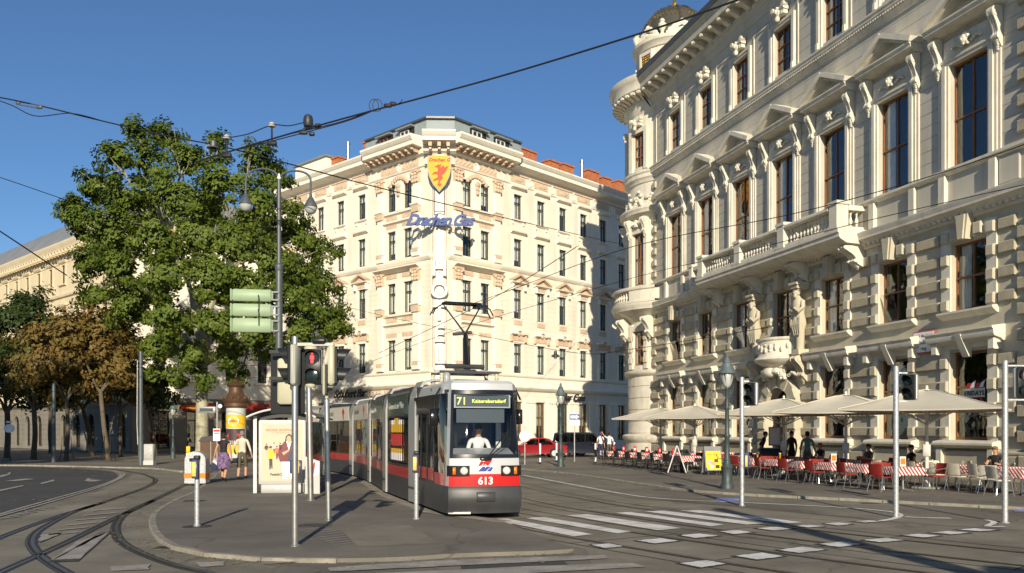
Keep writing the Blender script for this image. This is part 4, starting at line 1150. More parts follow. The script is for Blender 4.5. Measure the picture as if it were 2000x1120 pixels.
# ------------------------------------------------------------------ the hotel on the corner
HZ = 0.1
hotel = thing('hotel', 'cream corner hotel with tan ornament and grey rooftop storey behind the tram', 'building', T(HC.x, HC.y, HZ))
def wing_m(d, left):
    """frame of a facade: local x to the right seen from the street, -y out"""
    ang = math.atan2(d.y, d.x) if not left else math.atan2(-d.y, -d.x)
    return Matrix.Rotation(ang, 4, 'Z')
WM = {'r': wing_m(HR, False), 'l': wing_m(HL, True)}
HROW = [(6.75, 9.25), (11.4, 13.9), (15.85, 18.2), (19.85, 22.0)]
PAIR = (3.35, 5.4)
CH = 0.95        # half width of the chamfer measured along each front
WW = 1.05
SH = {'r': -.35, 'l': .4}
def hu(side, u): return (u + SH[side]) if side == 'r' else -(u + SH[side])
LEN = {'r': 36.5, 'l': 22.5}
for side in 'rl':
    M = WM[side]; n_b = 9 if side == 'r' else 5
    bays = [9.4 + 3.03 * i for i in range(n_b)]; Lw = LEN[side]
    hs = []
    for u in list(PAIR) + bays:
        for z0, z1 in HROW: hs.append((u + SH[side] - WW / 2, u + SH[side] + WW / 2, z0, z1))
    gh = [(u + SH[side] - .62, u + SH[side] + .62, .9, 4.3) for u in [4.35] + bays]
    if side == 'r': gh[3] = (bays[2] + SH[side] - .8, bays[2] + SH[side] + .8, .1, 4.3)
    fl = lambda lst: lst if side == 'r' else [(-b, -a, c, d) for a, b, c, d in lst]
    x0, x1 = (CH, Lw) if side == 'r' else (-Lw, -CH)
    w = MB('hotel_cream')
    w.courses(x0, x1, 0, 5.2, .45, fl(gh), .03, .02)
    w.courses(x0, x1, 5.2, 15.3, .42, fl(hs), .025, .018)
    w.wall(x0, x1, 15.3, 24.3, fl(hs), .3)
    obj('wall', w, hotel, M)
    sgn_ = 1 if side == 'r' else -1
    ib = MB('interior')
    xa, xb = (CH + .6, Lw - .1) if side == 'r' else (-Lw + .1, -CH - .6)
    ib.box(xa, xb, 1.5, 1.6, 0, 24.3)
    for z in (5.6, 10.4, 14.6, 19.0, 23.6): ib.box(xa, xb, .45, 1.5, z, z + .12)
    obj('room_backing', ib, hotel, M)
    obj('gable_end', MB('hotel_cream').box((x1 - .3 if side == 'r' else x0), (x1 if side == 'r' else x0 + .3), .32, 14, 0, 24.2), hotel, M)
    # continuous mouldings
    def run(prof, name='string_course', a=x0, b=x1, m='hotel_trim'): obj(name, MB(m).mould(a, b, prof), hotel, M)
    run([(0, 5.2), (.12, 5.24), (.3, 5.4), (.38, 5.5), (.38, 5.6), (.06, 5.68), (.06, 6.35), (.16, 6.42), (.22, 6.5), (.22, 6.58), (0, 6.64)], 'string_course')
    run([(0, 15.3), (.08, 15.34), (.18, 15.5), (.24, 15.58), (.24, 15.68), (0, 15.74)])
    run([(0, 0), (.14, 0), (.14, .7), (0, .76)], 'plinth')
    run([(0, 22.75), (.08, 22.78), (.12, 22.86), (.05, 22.92), (0, 22.93)])
    wx = (8.05, Lw) if side == 'r' else (-Lw, -8.05)
    run([(0, 23.75), (.06, 23.8), (.1, 23.95), (.35, 24.05), (.7, 24.12), (.85, 24.2), (.85, 24.5), (.95, 24.56), (1.02, 24.72), (1.08, 24.78), (1.08, 24.9), (0, 25.0)], 'cornice', *wx)
    # pavilion: projecting frame with pilasters
    pu = [hu(side, q) for q in (1.25, 7.75)]; pa, pb = min(pu), max(pu)
    run([(0, 23.6), (.1, 23.65), (.3, 23.75), (.3, 24.2), (1.2, 24.24), (1.3, 24.26), (1.3, 24.55), (1.42, 24.62), (1.5, 24.8), (1.56, 24.86), (1.56, 25.02), (0, 25.1)], 'cornice', pa if side == 'r' else -8.05, pb if side == 'l' else 8.05)
    for q in range(9):
        uu = hu(side, 1.75 + q * .74); mb = MB('hotel_tan'); mb.bbox(-.11, .11, -1.05, -.3, 23.97, 24.22, .03); mb.bbox(-.08, .08, -.8, -.3, 23.85, 23.98, .03); obj('modillion', mb.mesh('modillion') if q == 0 and side == 'r' else mb.mesh('modillion'), hotel, M @ T(uu, 0, 0))
    for q, uu in enumerate((2.2, 6.75)):
        uu = hu(side, uu)
        for z0, z1 in ((6.7, 14.8), (15.75, 22.6)):
            ps = MB('hotel_trim'); ps.bbox(-.36, .36, -.2, 0, 0, z1 - z0, .03); ps.bbox(-.44, .44, -.28, 0, 0, .55, .03); obj('pilaster', ps, hotel, M @ T(uu, 0, z0))
            cp = MB('hotel_tan'); cp.box(-.4, .4, -.28, 0, 0, .85); cp.box(-.5, .5, -.38, 0, .85, 1.0)
            for k in range(3):
                for j in range(3): cp.ball((-.3 + j * .3, -.3, .15 + k * .28), (.15, .1, .15), 6, 4)
            cp.ball((-.42, -.36, .78), (.12, .1, .12), 6, 4); cp.ball((.42, -.36, .78), (.12, .1, .12), 6, 4)
            obj('capital', cp, hotel, M @ T(uu, 0, z1 - 1.0))
            bd = MB('hotel_tan'); bd.box(-.42, .42, -.32, 0, 0, .5); bd.mould(-.5, .5, [(0, .5), (.3, .5), (.42, .6), (.42, .7), (0, .76)], 'hotel_trim'); obj('pilaster_band', bd, hotel, M @ T(uu, 0, (z0 + z1) / 2 + (.1 if z0 > 10 else .55)))
            for zb in (z0 + .35,): obj('pilaster_band', MB('hotel_tan').box(-.38, .38, -.3, 0, 0, .32), hotel, M @ T(uu, 0, zb))
    for z, hgt in ((10.35, .55), (18.75, .5), (14.75, .5)):     # ledges across the pavilion
        a_, b_ = sorted((hu(side, 1.7), hu(side, 7.25)))
        if z == 14.75: run([(0, 14.75), (.2, 14.8), (.5, 14.95), (.62, 15.0), (.62, 15.1), (0, 15.16)], 'ledge', a_, b_)
        else:
            a_, b_ = sorted((hu(side, 2.62), hu(side, 6.35))); run([(0, z), (.1, z + .04), (.24, z + .12), (.24, z + .2), (0, z + .26)], 'ledge', a_, b_)
            run([(0, z + .75), (.1, z + .78), (.2, z + .84), (.2, z + .92), (0, z + .98)], 'ledge', a_, b_)
    for u in PAIR:
        uu = hu(side, u)
        for z in (6.08 - .2, 10.0 - .55, 10.72, 14.3, 18.4, 19.12):
            obj('ornament_panel', cached('hpan', lambda: MB('hotel_tan').bbox(-.72, .72, -.045, 0, 0, .36, .02).mesh('ornament_panel')), hotel, M @ T(uu, 0, z))
        fr = MB('hotel_tan').bbox(-1.05, 1.05, -.06, 0, 0, .62, .03)
        for k in range(14): fr.ball((-.95 + k * .146, -.06, .31 + .12 * math.sin(k * 2.1)), (.08, .05, .12), 6, 4)
        obj('frieze_panel', fr, hotel, M @ T(hu(side, 4.375 + (1.35 if u > 4 else -1.35)), 0, 22.98 - .05))
    rd = MB('hotel_trim'); rd.lathe([(.34, 0), (.34, .08), (.22, .08), (.2, .02)], 14, M=Matrix.Rotation(R(90), 4, 'X')); obj('roundel', rd, hotel, M @ T(hu(side, 4.375), 0, 23.25))
    for k, (zz, zt) in enumerate(HROW):
        mid = MB('hotel_trim').bbox(-.3, .3, -.1, 0, zz - .1, zt + .25, .02); obj('pilaster', mid, hotel, M @ T(hu(side, 4.375), 0, 0))
    fan = MB('hotel_tan')
    for k in range(9):
        t = (k - 4) / 4; fan.ball((t * 1.05, -.12, 22.25 - .5 * abs(t) ** 2 + .2), (.2, .12, .22), 7, 4)
    for k in range(3): fan.ball((0, -.16, 21.1 + k * .35), (.2 + .05 * k, .14, .22), 7, 4)
    obj('carving', fan, hotel, M @ T(hu(side, 4.375), 0, 0))
    # windows
    for u in list(PAIR) + bays:
        uu = hu(side, u); pav = u in PAIR
        for k, (z0, z1) in enumerate(HROW):
            h = z1 - z0
            cu = rnd.choice([('curtain', .96, 0), ('curtain', .48, 1), ('curtain', .75, 0), ('curtain', .62, -1), ('curtain', .9, 0), ('curtain', .3, 0)])
            window(hotel, M @ T(uu, 0, z0), WW, h, 2, (.68,), 'dark_frame', t=.06, mull=.05, bar=.05, curtain=cu, recess=.14)
            def srr(k=k, h=h, pav=pav):
                s = MB('hotel_trim')
                for sx in (-1, 1): s.box(sx * (WW / 2 + .11) - .11, sx * (WW / 2 + .11) + .11, -.06, 0, -.02, h + .0)
                s.box(-WW / 2 - .22, WW / 2 + .22, -.06, 0, h, h + .2)
                return s.mesh('window_surround')
            obj('window_surround', cached(('hs', round(h, 2)), srr), hotel, M @ T(uu, 0, z0))
            if not pav:
                if k >= 2:
                    obj('lintel', cached(('hl',), lambda: MB('hotel_trim').mould(-.95, .95, [(0, .0), (.1, .03), (.3, .12), (.34, .2), (.34, .28), (0, .34)]).mesh('lintel')), hotel, M @ T(uu, 0, z1 + .42))
                    if k == 3: obj('sill', cached(('hsl',), lambda: MB('hotel_trim').mould(-.85, .85, [(0, -.2), (.1, -.16), (.18, -.08), (.18, 0), (0, .03)]).box(-.75, -.6, -.12, 0, -.42, -.2).box(.6, .75, -.12, 0, -.42, -.2).mesh('sill')), hotel, M @ T(uu, 0, z0))
                elif k == 1:
                    def hp():
                        p = MB('hotel_trim'); p.mould(-1.05, 1.05, [(0, 0), (.2, .03), (.36, .1), (.4, .2), (0, .26)])
                        for sx in (-1, 1):
                            a = math.atan2(.5, 1.05); Mx = Matrix.Translation((sx * .53, 0, .5)) @ Matrix.Rotation(sx * a, 4, 'Y'); p.box(-.6, .62, -.42, 0, -.02, .13, M=Mx, m='hotel_tan')
                        p.prism([(-.85, .26), (.85, .26), (0, .68)], -.14, 0, 'hotel_tan'); p.box(-.62, .62, -.07, 0, -.34, 0, 'hotel_tan')
                        for sx in (-1, 1): p.bbox(sx * .8 - .1, sx * .8 + .1, -.3, 0, -.5, 0, .03)
                        return p.mesh('pediment')
                    obj('pediment', cached(('hp',), hp), hotel, M @ T(uu, 0, z1 + .42))
                else:
                    def ha():
                        p = MB('hotel_trim')
                        p.box(-.8, .8, -.06, 0, -.05, .45, 'hotel_tan')
                        pts = [(.42 * math.cos(PI * q / 10), .5 + .42 * math.sin(PI * q / 10)) for q in range(11)]
                        for q in range(10):
                            p.prism([pts[q], pts[q + 1], (pts[q + 1][0] * .7, .5 + (pts[q + 1][1] - .5) * .7), (pts[q][0] * .7, .5 + (pts[q][1] - .5) * .7)], -.3, 0)
                        p.mould(-1.05, -.4, [(0, .4), (.26, .44), (.34, .52), (.34, .6), (0, .64)]); p.mould(.4, 1.05, [(0, .4), (.26, .44), (.34, .52), (.34, .6), (0, .64)])
                        p.ball((0, -.15, .55), (.2, .14, .2), 7, 5, 'hotel_tan')
                        for sx in (-1, 1): p.bbox(sx * .9 - .1, sx * .9 + .1, -.24, 0, -.15, .4, .03, 'hotel_tan')
                        return p.mesh('hood')
                    obj('hood', cached(('ha',), ha), hotel, M @ T(uu, 0, z1 + .3))
                obj('ornament_panel', cached(('hop', k), lambda: MB('hotel_tan').bbox(-.55, .55, -.05, 0, 0, .42, .02).mesh('ornament_panel')), hotel, M @ T(uu, 0, (5.8, 10.85, 14.95, 18.95)[k] if k != 3 else 18.98 - 4.0 + 4.0)) if k in (0, 1) else None
        # street level: arched shop windows
        if u != PAIR[1]:
            if u == PAIR[0]: uu = hu(side, 4.35)
            door = side == 'r' and abs(u - bays[2]) < .01
            window(hotel, M @ T(uu, 0, .1 if door else .9), 1.6 if door else 1.24, 4.2 if door else 3.4, 2, (.62,), 'wood_frame' if not door else 'dark_frame', 'shop_glass', t=.1, recess=.18, curtain=None if door else ('curtain', .6, 0))
            arch = MB('hotel_trim')
            for q in range(8):
                a0_, a1_ = PI * q / 8, PI * (q + 1) / 8; ww = .9 if door else .72
                arch.prism([(ww * math.cos(a0_), 3.7 + ww * math.sin(a0_)), (ww * math.cos(a1_), 3.7 + ww * math.sin(a1_)), ((ww + .24) * math.cos(a1_), 3.7 + (ww + .24) * math.sin(a1_)), ((ww + .24) * math.cos(a0_), 3.7 + (ww + .24) * math.sin(a0_))], -.1, 0)
            if door: obj('arch', arch, hotel, M @ T(uu, 0, 0))
            for sx in (-1, 1): obj('pilaster', cached(('hgp',), lambda: MB('hotel_trim').bbox(-.3, .3, -.12, 0, .76, 4.6, .03).bbox(-.36, .36, -.18, 0, 4.2, 4.6, .03).mesh('pilaster')), hotel, M @ T(uu + sx * 1.15, 0, 0))
    # frieze of tan panels and roundels under the wing cornice
    for i, u in enumerate(bays):
        uu = hu(side, u)
        obj('frieze_panel', cached(('hf',), lambda: MB('hotel_tan').bbox(-.95, .95, -.05, 0, 0, .55, .025).ball((0, -.05, .25), (.7, .06, .16), 8, 5).mesh('frieze_panel')), hotel, M @ T(uu, 0, 23.0))
        obj('roundel', cached(('hrd',), lambda: MB('hotel_trim').lathe([(.32, 0), (.32, .07), (.2, .07), (.18, .02), (.01, .02)], 14, M=Matrix.Rotation(R(90), 4, 'X')).mesh('roundel')), hotel, M @ T(hu(side, u + 1.515), 0, 23.28))
        obj('cornice_strip', cached(('hcs',), lambda: MB('hotel_tan').box(-1.4, 1.4, -.08, 0, 0, .1).mesh('cornice_strip')), hotel, M @ T(uu, 0, 23.63))
    # roof and chimneys
    pr_ = MB('roof_grey'); a_, b_ = (x0, x1) if side == 'r' else (x0, x1)
    pr_.add([(a_, .2, 24.95), (b_, .2, 24.95), (b_, 6, 26.4), (a_, 6, 26.4), (a_, 14, 24.5), (b_, 14, 24.5)], [(0, 1, 2, 3), (3, 2, 5, 4)]); obj('roof', pr_, hotel, M)
    chim = ([(9.5, 1.3, 1.4), (12.6, 2.2, 1.25), (16.2, 1.4, 1.1), (18.3, 1.6, 1.2), (22.2, 1.7, 1.5), (24.4, 1.3, 1.3), (27.4, 2.2, 1.5), (32, 1.6, 1.4)] if side == 'r' else [(9.6, 3.4, 1.6), (15.8, 1.6, 1.2)])
    for u, w_, h_ in chim:
        c = MB('brick_red'); c.box(-w_ / 2, w_ / 2, 1.6, 2.5, 24.8, 25.6 + h_); c.box(-w_ / 2 - .08, w_ / 2 + .08, 1.5, 2.6, 25.6 + h_, 25.75 + h_); ch_ = obj('chimney', c, hotel, M @ T(hu(side, u), 0, 0))
    for u in ((19.8,) if side == 'r' else (13.0,)):
        obj('flue_pipe', MB('steel').lathe([(.13, 25), (.13, 27.4), (.2, 27.45), (.2, 27.6), (.05, 27.65)], 10), hotel, M @ T(hu(side, u), 1.2, 0))
    if side == 'l':
        obj('roof_dormer', MB('hotel_trim').box(-21.5, -16.5, 1.0, 6, 24.9, 27.0).box(-21.7, -16.3, .8, 6.2, 27.0, 27.15, 'sheet_metal'), hotel, M)
# chamfered corner
cb_ = [HR * CH, HL * CH]
cw = MB('hotel_cream')
ax, bx = HL * CH, HR * CH
cwid = (bx - ax).length; cmid = (ax + bx) / 2
CMx = Matrix.Translation(cmid) @ Matrix.Rotation(math.atan2((bx - ax).y, (bx - ax).x), 4, 'Z')
cw.courses(-cwid / 2, cwid / 2, 0, 5.2, .45, [], .03, .02); cw.courses(-cwid / 2, cwid / 2, 5.2, 24.3, .42, [], .025, .018)
obj('wall', cw, hotel, CMx)
rd_ = MB('hotel_trim'); rd_.lathe([(.62, 6.6), (.62, 23.4)], 14, (0, .12, 0), a0=PI, a1=2 * PI, cap=False); obj('corner_shaft', rd_, hotel, CMx)
for prof, nm in (([(0, 5.2), (.12, 5.24), (.3, 5.4), (.38, 5.5), (.38, 5.6), (.06, 5.68), (.06, 6.35), (.22, 6.5), (.22, 6.58), (0, 6.64)], 'string_course'), ([(0, 15.3), (.08, 15.34), (.18, 15.5), (.24, 15.58), (.24, 15.68), (0, 15.74)], 'string_course'),
                 ([(0, 23.6), (.1, 23.65), (.3, 23.75), (.3, 24.2), (1.2, 24.24), (1.3, 24.26), (1.3, 24.55), (1.42, 24.62), (1.5, 24.8), (1.56, 24.86), (1.56, 25.0), (0, 25.1)], 'cornice')):
    ex = .0
    obj(nm, MB('hotel_trim').mould(-cwid / 2 - (.62 if nm == 'cornice' else .1), cwid / 2 + (.62 if nm == 'cornice' else .1), prof), hotel, CMx @ T(0, .003, .006))
for q in (-.7, 0, .7): obj('modillion', MB('hotel_tan').bbox(-.14, .14, -1.1, -.3, 23.86, 24.22, .03).bbox(-.1, .1, -.9, -.3, 23.7, 23.87, .03, 'hotel_trim'), hotel, CMx @ T(q, 0, 0))
obj('frieze_panel', MB('hotel_tan').bbox(-.8, .8, -.1, 0, 23.2, 23.6, .03), hotel, CMx)
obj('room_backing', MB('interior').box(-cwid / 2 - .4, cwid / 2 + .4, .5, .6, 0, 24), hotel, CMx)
# grey rooftop storey set back over the corner
at = MB('attic_grey'); iu = hot_in * 1.55
def hp_(ur, ul, inn=0.0): return HR * ur + HL * ul + hot_in * inn
LF = [hp_(0, 9.6, 1.2), hp_(0, 1.6, 1.0), hp_(1.6, 0, 1.0), hp_(9.6, 0, 1.2), hp_(9.6, 4, 1.5), hp_(4, 9.6, 1.5)]
at.slab([(p.x, p.y) for p in LF], 24.9, 26.85); obj('attic_storey', at, hotel)
LF2 = [p - hot_in * .28 for p in LF]
obj('attic_roof', MB('gutter').slab([(p.x * 1.01, p.y * 1.01) for p in LF2], 26.85, 27.0), hotel)
for side in 'rl':
    a_, b_ = (LF[2], LF[3]) if side == 'r' else (LF[0], LF[1])
    d_ = (b_ - a_); Mx = Matrix.Translation(a_ + Vector((0, 0, 0))) @ Matrix.Rotation(math.atan2(d_.y, d_.x), 4, 'Z'); Ln = d_.length
    for fr_ in ((.33, .68) if side == 'r' else (.36, .70)):
        x = Ln * fr_
        dm = MB('attic_grey'); dm.box(x - .95, x + .95, -.06, -.002, 25.3, 26.55, 'groove'); dm.box(x - 1.0, x + 1.0, -.45, 0, 26.6, 26.72, 'sheet_metal'); d1 = obj('dormer', dm, hotel, Mx)
        wf = window(hotel, Mx @ T(x - .2, -.24, 25.35), 1.1, 1.15, 2, (), 'grey_frame' if fr_ > .5 or side == 'r' else 'wood_frame', t=.08, recess=.1)
    for k in range(11): obj('sheet_seam', MB('attic_grey').box(-.02, .02, -.03, 0, 24.95, 26.84), hotel, Mx @ T(Ln * (k + .5) / 11.3, 0, 0))
obj('string_course', MB('hotel_trim').mould(-1.2, 1.2, [(0, 22.75), (.08, 22.78), (.12, 22.86), (.05, 22.92), (0, 22.93)]), hotel, CMx)

# letters and emblem on the corner
mat('script_blue', (0.05, 0.09, 0.27), 0.6, 0.0, var=0.05)
mat('emblem_yellow', (0.68, 0.38, 0.015), 0.6, var=0.06)
mat('emblem_red', (0.5, 0.06, 0.02), 0.6, var=0.06)
HM = T(HC.x, HC.y, HZ)
for ch, z in (('H', 13.9), ('O', 12.15), ('T', 10.4), ('E', 8.75), ('L', 7.05)):
    lt = thing('sign_letter', 'white letter %s of the vertical HOTEL sign on the corner' % ch, 'letter', HM @ CMx @ T(0, -.68, z))
    obj('letter', text_mesh(ch, 1.75, 'enamel_white', .08, bold=.0), lt); obj('letter_back', text_mesh(ch, 1.75, 'gutter', .06, bold=.055), lt, T(0, .09, 0))
    obj('bracket', MB('gutter').tube([(0, 0.06, .3), (0, .55, .3)], .03, 6).tube([(0, 0.06, 1.0), (0, .55, 1.0)], .03, 6), lt)
em = thing('emblem', 'yellow shield with a red dragon high on the hotel corner', 'sign', HM @ CMx @ T(0, -.85, 20.35))
def shield(s, top=0.0): return [(-.92 * s, 2.75 + .02), (-.5 * s, 2.84), (0, 2.86), (.5 * s, 2.84), (.92 * s, 2.77), (.93 * s, 1.9), (.8 * s, 1.25), (.5 * s, .6), (0, 0.0 + (1 - s)), (-.5 * s, .6), (-.8 * s, 1.25), (-.93 * s, 1.9)]
obj('shield', MB('gutter').prism(shield(1), 0, .3), em); 
obj('face', MB('emblem_yellow').prism([(x, .08 + z * .955) for x, z in shield(.93)], -.02, .01), em)
drg = [(-.15, .55), (.02, .42), (.2, .55), (.12, .72), (.0, .62), (.1, .9), (.3, 1.1), (.2, 1.3), (.45, 1.5), (.72, 2.05), (.4, 1.9), (.3, 2.1), (.1, 1.85), (.15, 2.15), (-.15, 2.1), (-.35, 1.95), (-.12, 1.88), (-.1, 1.6), (-.4, 1.55), (-.55, 1.35), (-.3, 1.4), (-.1, 1.35), (-.15, 1.1), (-.4, 1.0), (-.5, .8), (-.25, .9), (.0, .95)]
me = MB('emblem_red').prism(drg, -.045, -.021).mesh('dragon')
bm = bmesh.new(); bm.from_mesh(me); bmesh.ops.triangulate(bm, faces=[f for f in bm.faces if len(f.verts) > 4]); bm.to_mesh(me); bm.free()
obj('dragon', me, em)
obj('lettering', text_mesh('Drachen G', .36, 'emblem_red', .02, shear=.3, bold=.01), em, T(0, -.04, 2.38))
obj('bracket', MB('gutter').tube([(-.4, .1, .6), (-.4, .1, -1.5)], .03, 6).tube([(.4, .1, .6), (.4, .1, -1.5)], .03, 6).tube([(-.4, .1, -1.5), (.4, .1, -1.5)], .03, 6).tube([(-.4, .1, -.4), (-.4, .7, -.4)], .03, 6).tube([(.4, .1, -.4), (.4, .7, -.4)], .03, 6), em)
dg_ = thing('sign_lettering', 'blue slanted script Drachen Gas sign wrapped round the hotel corner', 'sign', HM @ CMx @ T(0, -.95, 17.75))
obj('letters', text_mesh('Drachen Gas', 1.2, 'script_blue', .22, shear=.45, bold=.035, space=.8), dg_)
obj('bracket', MB('gutter').tube([(-2.6, .3, .1), (2.6, .3, .1)], .04, 6).tube([(-1.2, .3, .1), (-1.2, 1.6, .1)], .03, 6).tube([(1.2, .3, .1), (1.2, 1.6, .1)], .03, 6), dg_)
st = thing('sign_lettering', 'dark lettering HOTEL AM SCHUBERTRING over the hotel ground floor', 'sign', HM @ WM['l'] @ T(-4.6, -.45, 4.72))
obj('lettering', text_mesh('HOTEL AM SCHUBERTRING', .62, 'hotel_tan', .06, bold=.01), st)
st = thing('sign_lettering', 'black script Schubert Bar sign left of the HOTEL AM lettering', 'sign', HM @ WM['l'] @ T(-11.0, -.45, 4.7))
obj('lettering', text_mesh('Schubert Bar', .95, 'black_paint', .06, shear=.4, bold=.02, space=.9), st)
st = thing('wall_sign', 'black wrought iron script sign above the arched hotel door', 'sign', HM @ WM['r'] @ T(16.2, -.4, 4.55))
obj('lettering', text_mesh('Bar Cafe', .9, 'black_paint', .08, shear=.4, bold=.02), st)
# ------------------------------------------------------------------ buildings at the left, behind the trees
LB = Vector((-31.2, 70.5, 0)); LZ = 0.1
lb_m = T(LB.x, LB.y, LZ) @ WM['l']
lbld = thing('apartment_building', 'cream building with grey metal roof behind the brown trees at far left', 'building', lb_m)
bays = [-1.9 - 3.2 * i for i in range(22)]
hs = [(u - .5, u + .5, z0, z1) for u in bays for z0, z1 in ((6.2, 8.8), (11.0, 13.2), (15.6, 17.3))]
gh = [(u - .75, u + .75, .3, 3.3) for u in bays]
w = MB('left_cream'); w.courses(-72, 0, 0, 4.3, .5, gh, .05, .03, 'left_stone'); w.wall(-72, 0, 4.3, 18.4, hs, .3); obj('wall', w, lbld)
# its front on the side street
EM = T(0, 0.02, 0, R(90))
eb = [2.4 + 3.2 * i for i in range(5)]
ew = MB('left_cream'); ew.wall(0.0, 17, 0, 4.3, [(u - .85, u + .85, .3, 3.5) for u in eb], .3, m='left_stone'); ew.wall(0, 17, 4.3, 18.4, [(u - .5, u + .5, z0, z0 + h) for u in eb for z0, h in ((6.2, 2.6), (11.0, 2.2), (15.6, 1.7))], .3, m='hotel_trim')
obj('wall', ew, lbld, EM)
obj('room_backing', MB('interior').box(.4, 17, 1.3, 1.4, 0, 18.4).box(.4, 17, .4, 1.3, 4.6, 4.7), lbld, EM)
obj('string_course', MB('left_stone').mould(0, 17, [(0, 4.0), (.2, 4.1), (.45, 4.25), (.5, 4.55), (0, 4.6)]), lbld, EM)
obj('cornice', MB('left_cream').mould(-1.1, 17, [(0, 17.7), (.2, 17.8), (.3, 18.2), (.9, 18.35), (1.1, 18.8), (1.1, 18.99), (0, 19.09)]), lbld, EM)
for u in eb:
    for z0, h in ((6.2, 2.6), (11.0, 2.2), (15.6, 1.7)):
        window(lbld, EM @ T(u, 0, z0), 1.0, h, 2, (.65,), 'dark_frame', t=.06, recess=.14)
        obj('window_surround', cached(('es', h), lambda: MB('hotel_trim').box(-.72, -.5, -.08, 0, -.1, h + .1).box(.5, .72, -.08, 0, -.1, h + .1).mould(-.9, .9, [(0, h + .1), (.1, h + .15), (.25, h + .35), (.25, h + .45), (0, h + .5)]).mould(-.85, .85, [(0, -.3), (.2, -.2), (.2, -.1), (0, -.06)]).mesh('window_surround')), lbld, EM @ T(u, 0, z0))
    window(lbld, EM @ T(u, 0, .3), 1.7, 3.2, 2, (.75,), 'black_paint', 'shop_glass', t=.1, recess=.2)
mat('awning_red', (0.30, 0.025, 0.02), 0.8, var=0.15)
obj('shop_sign', MB('awning_red').box(4.2, 7.2, -.25, -.02, 3.55, 4.0).box(4.6, 6.8, -.26, -.25, 3.68, 3.85, 'emblem_yellow'), lbld, EM)
for u in (10.4, 13.6):
    obj('awning', MB('awning_red').add([(u - 1.4, -.05, 4.6), (u + 1.4, -.05, 4.6), (u + 1.4, -1.1, 3.9), (u - 1.4, -1.1, 3.9), (u - 1.4, -1.1, 3.6), (u + 1.4, -1.1, 3.6)], [(0, 3, 2, 1), (3, 4, 5, 2)]), lbld, EM)
    obj('banner', MB('awning_red').box(u + 1.2, u + 1.6, -.12, -.05, .8, 3.4), lbld, EM)
obj('room_backing', MB('interior').box(-72, -.4, 1.3, 1.4, 0, 18.4).box(-72, -.4, .5, 1.3, 4.6, 4.7).box(-72, -.4, .5, 1.3, 9.6, 9.7).box(-72, -.4, .5, 1.3, 14.2, 14.3).box(-72, -.4, .5, 1.3, 18.0, 18.1), lbld)
obj('string_course', MB('left_cream').mould(-72, 0, [(0, 4.0), (.2, 4.1), (.5, 4.25), (.55, 4.4), (.55, 4.55), (0, 4.6)]), lbld)
obj('string_course', MB('left_cream').mould(-72, 0, [(0, 9.7), (.2, 9.8), (.25, 10.0), (0, 10.1)]), lbld)
obj('string_course', MB('left_cream').mould(-72, 0, [(0, 14.2), (.2, 14.3), (.25, 14.5), (0, 14.6)]), lbld)
obj('cornice', MB('left_cream').mould(-72.0, 0.0, [(0, 17.7), (.2, 17.8), (.3, 18.2), (.9, 18.35), (.95, 18.6), (1.1, 18.8), (1.1, 19.0), (0, 19.1)]), lbld)
for i in range(48): obj('modillion', cached('lmod', lambda: MB('left_cream').bbox(-.13, .13, -.8, 0, 0, .3, .03).mesh('modillion')), lbld, T(-.5 - i * .75, -.15, 18.05))
obj('frieze', MB('left_cream').bbox(-71, -.5, -.05, 0, 17.45, 17.68, .02), lbld)
obj('roof', MB('roof_grey').add([(-72, -.9, 19.05), (0.7, -.9, 19.05), (-1.2, 1.8, 22.0), (-72, 1.8, 22.0), (-3, 8, 23.6), (-72, 8, 23.6), (.7, 17, 19.05)], [(0, 1, 2, 3), (3, 2, 4, 5), (1, 6, 4, 2)]), lbld)
obj('chimney', MB('left_cream').box(-14.4, -13.5, 5.0, 6.2, 21.5, 25.2), lbld); obj('antenna', MB('gutter').tube([(-13.0, 5, 21.5), (-13.0, 5, 27)], .04, 5), lbld)
for i, u in enumerate(bays[:14]):
    for z0, h in ((6.2, 2.6), (11.0, 2.2), (15.6, 1.7)):
        window(lbld, T(u, 0, z0), 1.0, h, 2, (.65,), 'dark_frame', t=.06, recess=.14, curtain=('curtain', .4, -1) if (i + int(z0)) % 3 == 0 else None)
        def su(h=h):
            s = MB('left_cream')
            for sx in (-1, 1): s.box(sx * .62 - .12, sx * .62 + .12, -.08, 0, -.1, h + .1)
            s.mould(-.9, .9, [(0, h + .1), (.1, h + .15), (.25, h + .35), (.25, h + .45), (0, h + .5)]); s.mould(-.85, .85, [(0, -.3), (.2, -.2), (.2, -.1), (0, -.06)])
            return s.mesh('window_surround')
        obj('window_surround', cached(('ls', h), su), lbld, T(u, 0, z0))
    if i < 12:
        window(lbld, T(u, 0, .3), 1.5, 3.0, 2, (.66,), 'black_paint', 'shop_glass', t=.1, recess=.25)
        ar = MB('left_stone')
        for s in (-1, 1):
            pts = [(s * .76, 3.32), (s * .76, 2.55)] + [(s * .75 * math.cos(q * PI / 14), 2.55 + .75 * math.sin(q * PI / 14)) for q in range(1, 8)] + [(0, 3.32)]
            ar.prism(pts, -.02, .2)
        obj('arch', ar, lbld, T(u, 0, 0))
    for q in range(7): obj('baluster', cached(('lbal',), lambda: baluster_mesh('left_cream', .75, .1)), lbld, T(u - .9 + q * .3, -.35, 4.62))
    obj('pier', cached('lpier', lambda: MB('left_cream').bbox(-.3, .3, -.6, -.1, 4.6, 5.6, .03).mesh('pier')), lbld, T(u + 1.6, 0, 0))
obj('railing', MB('left_cream').box(-45, -.1, -.5, -.2, 5.38, 5.56), lbld)
ls = thing('hanging_sign', 'round white sign with a plate above on a dark bracket at far left', 'sign', T(P(18, 842, 52).x, 52, 0))
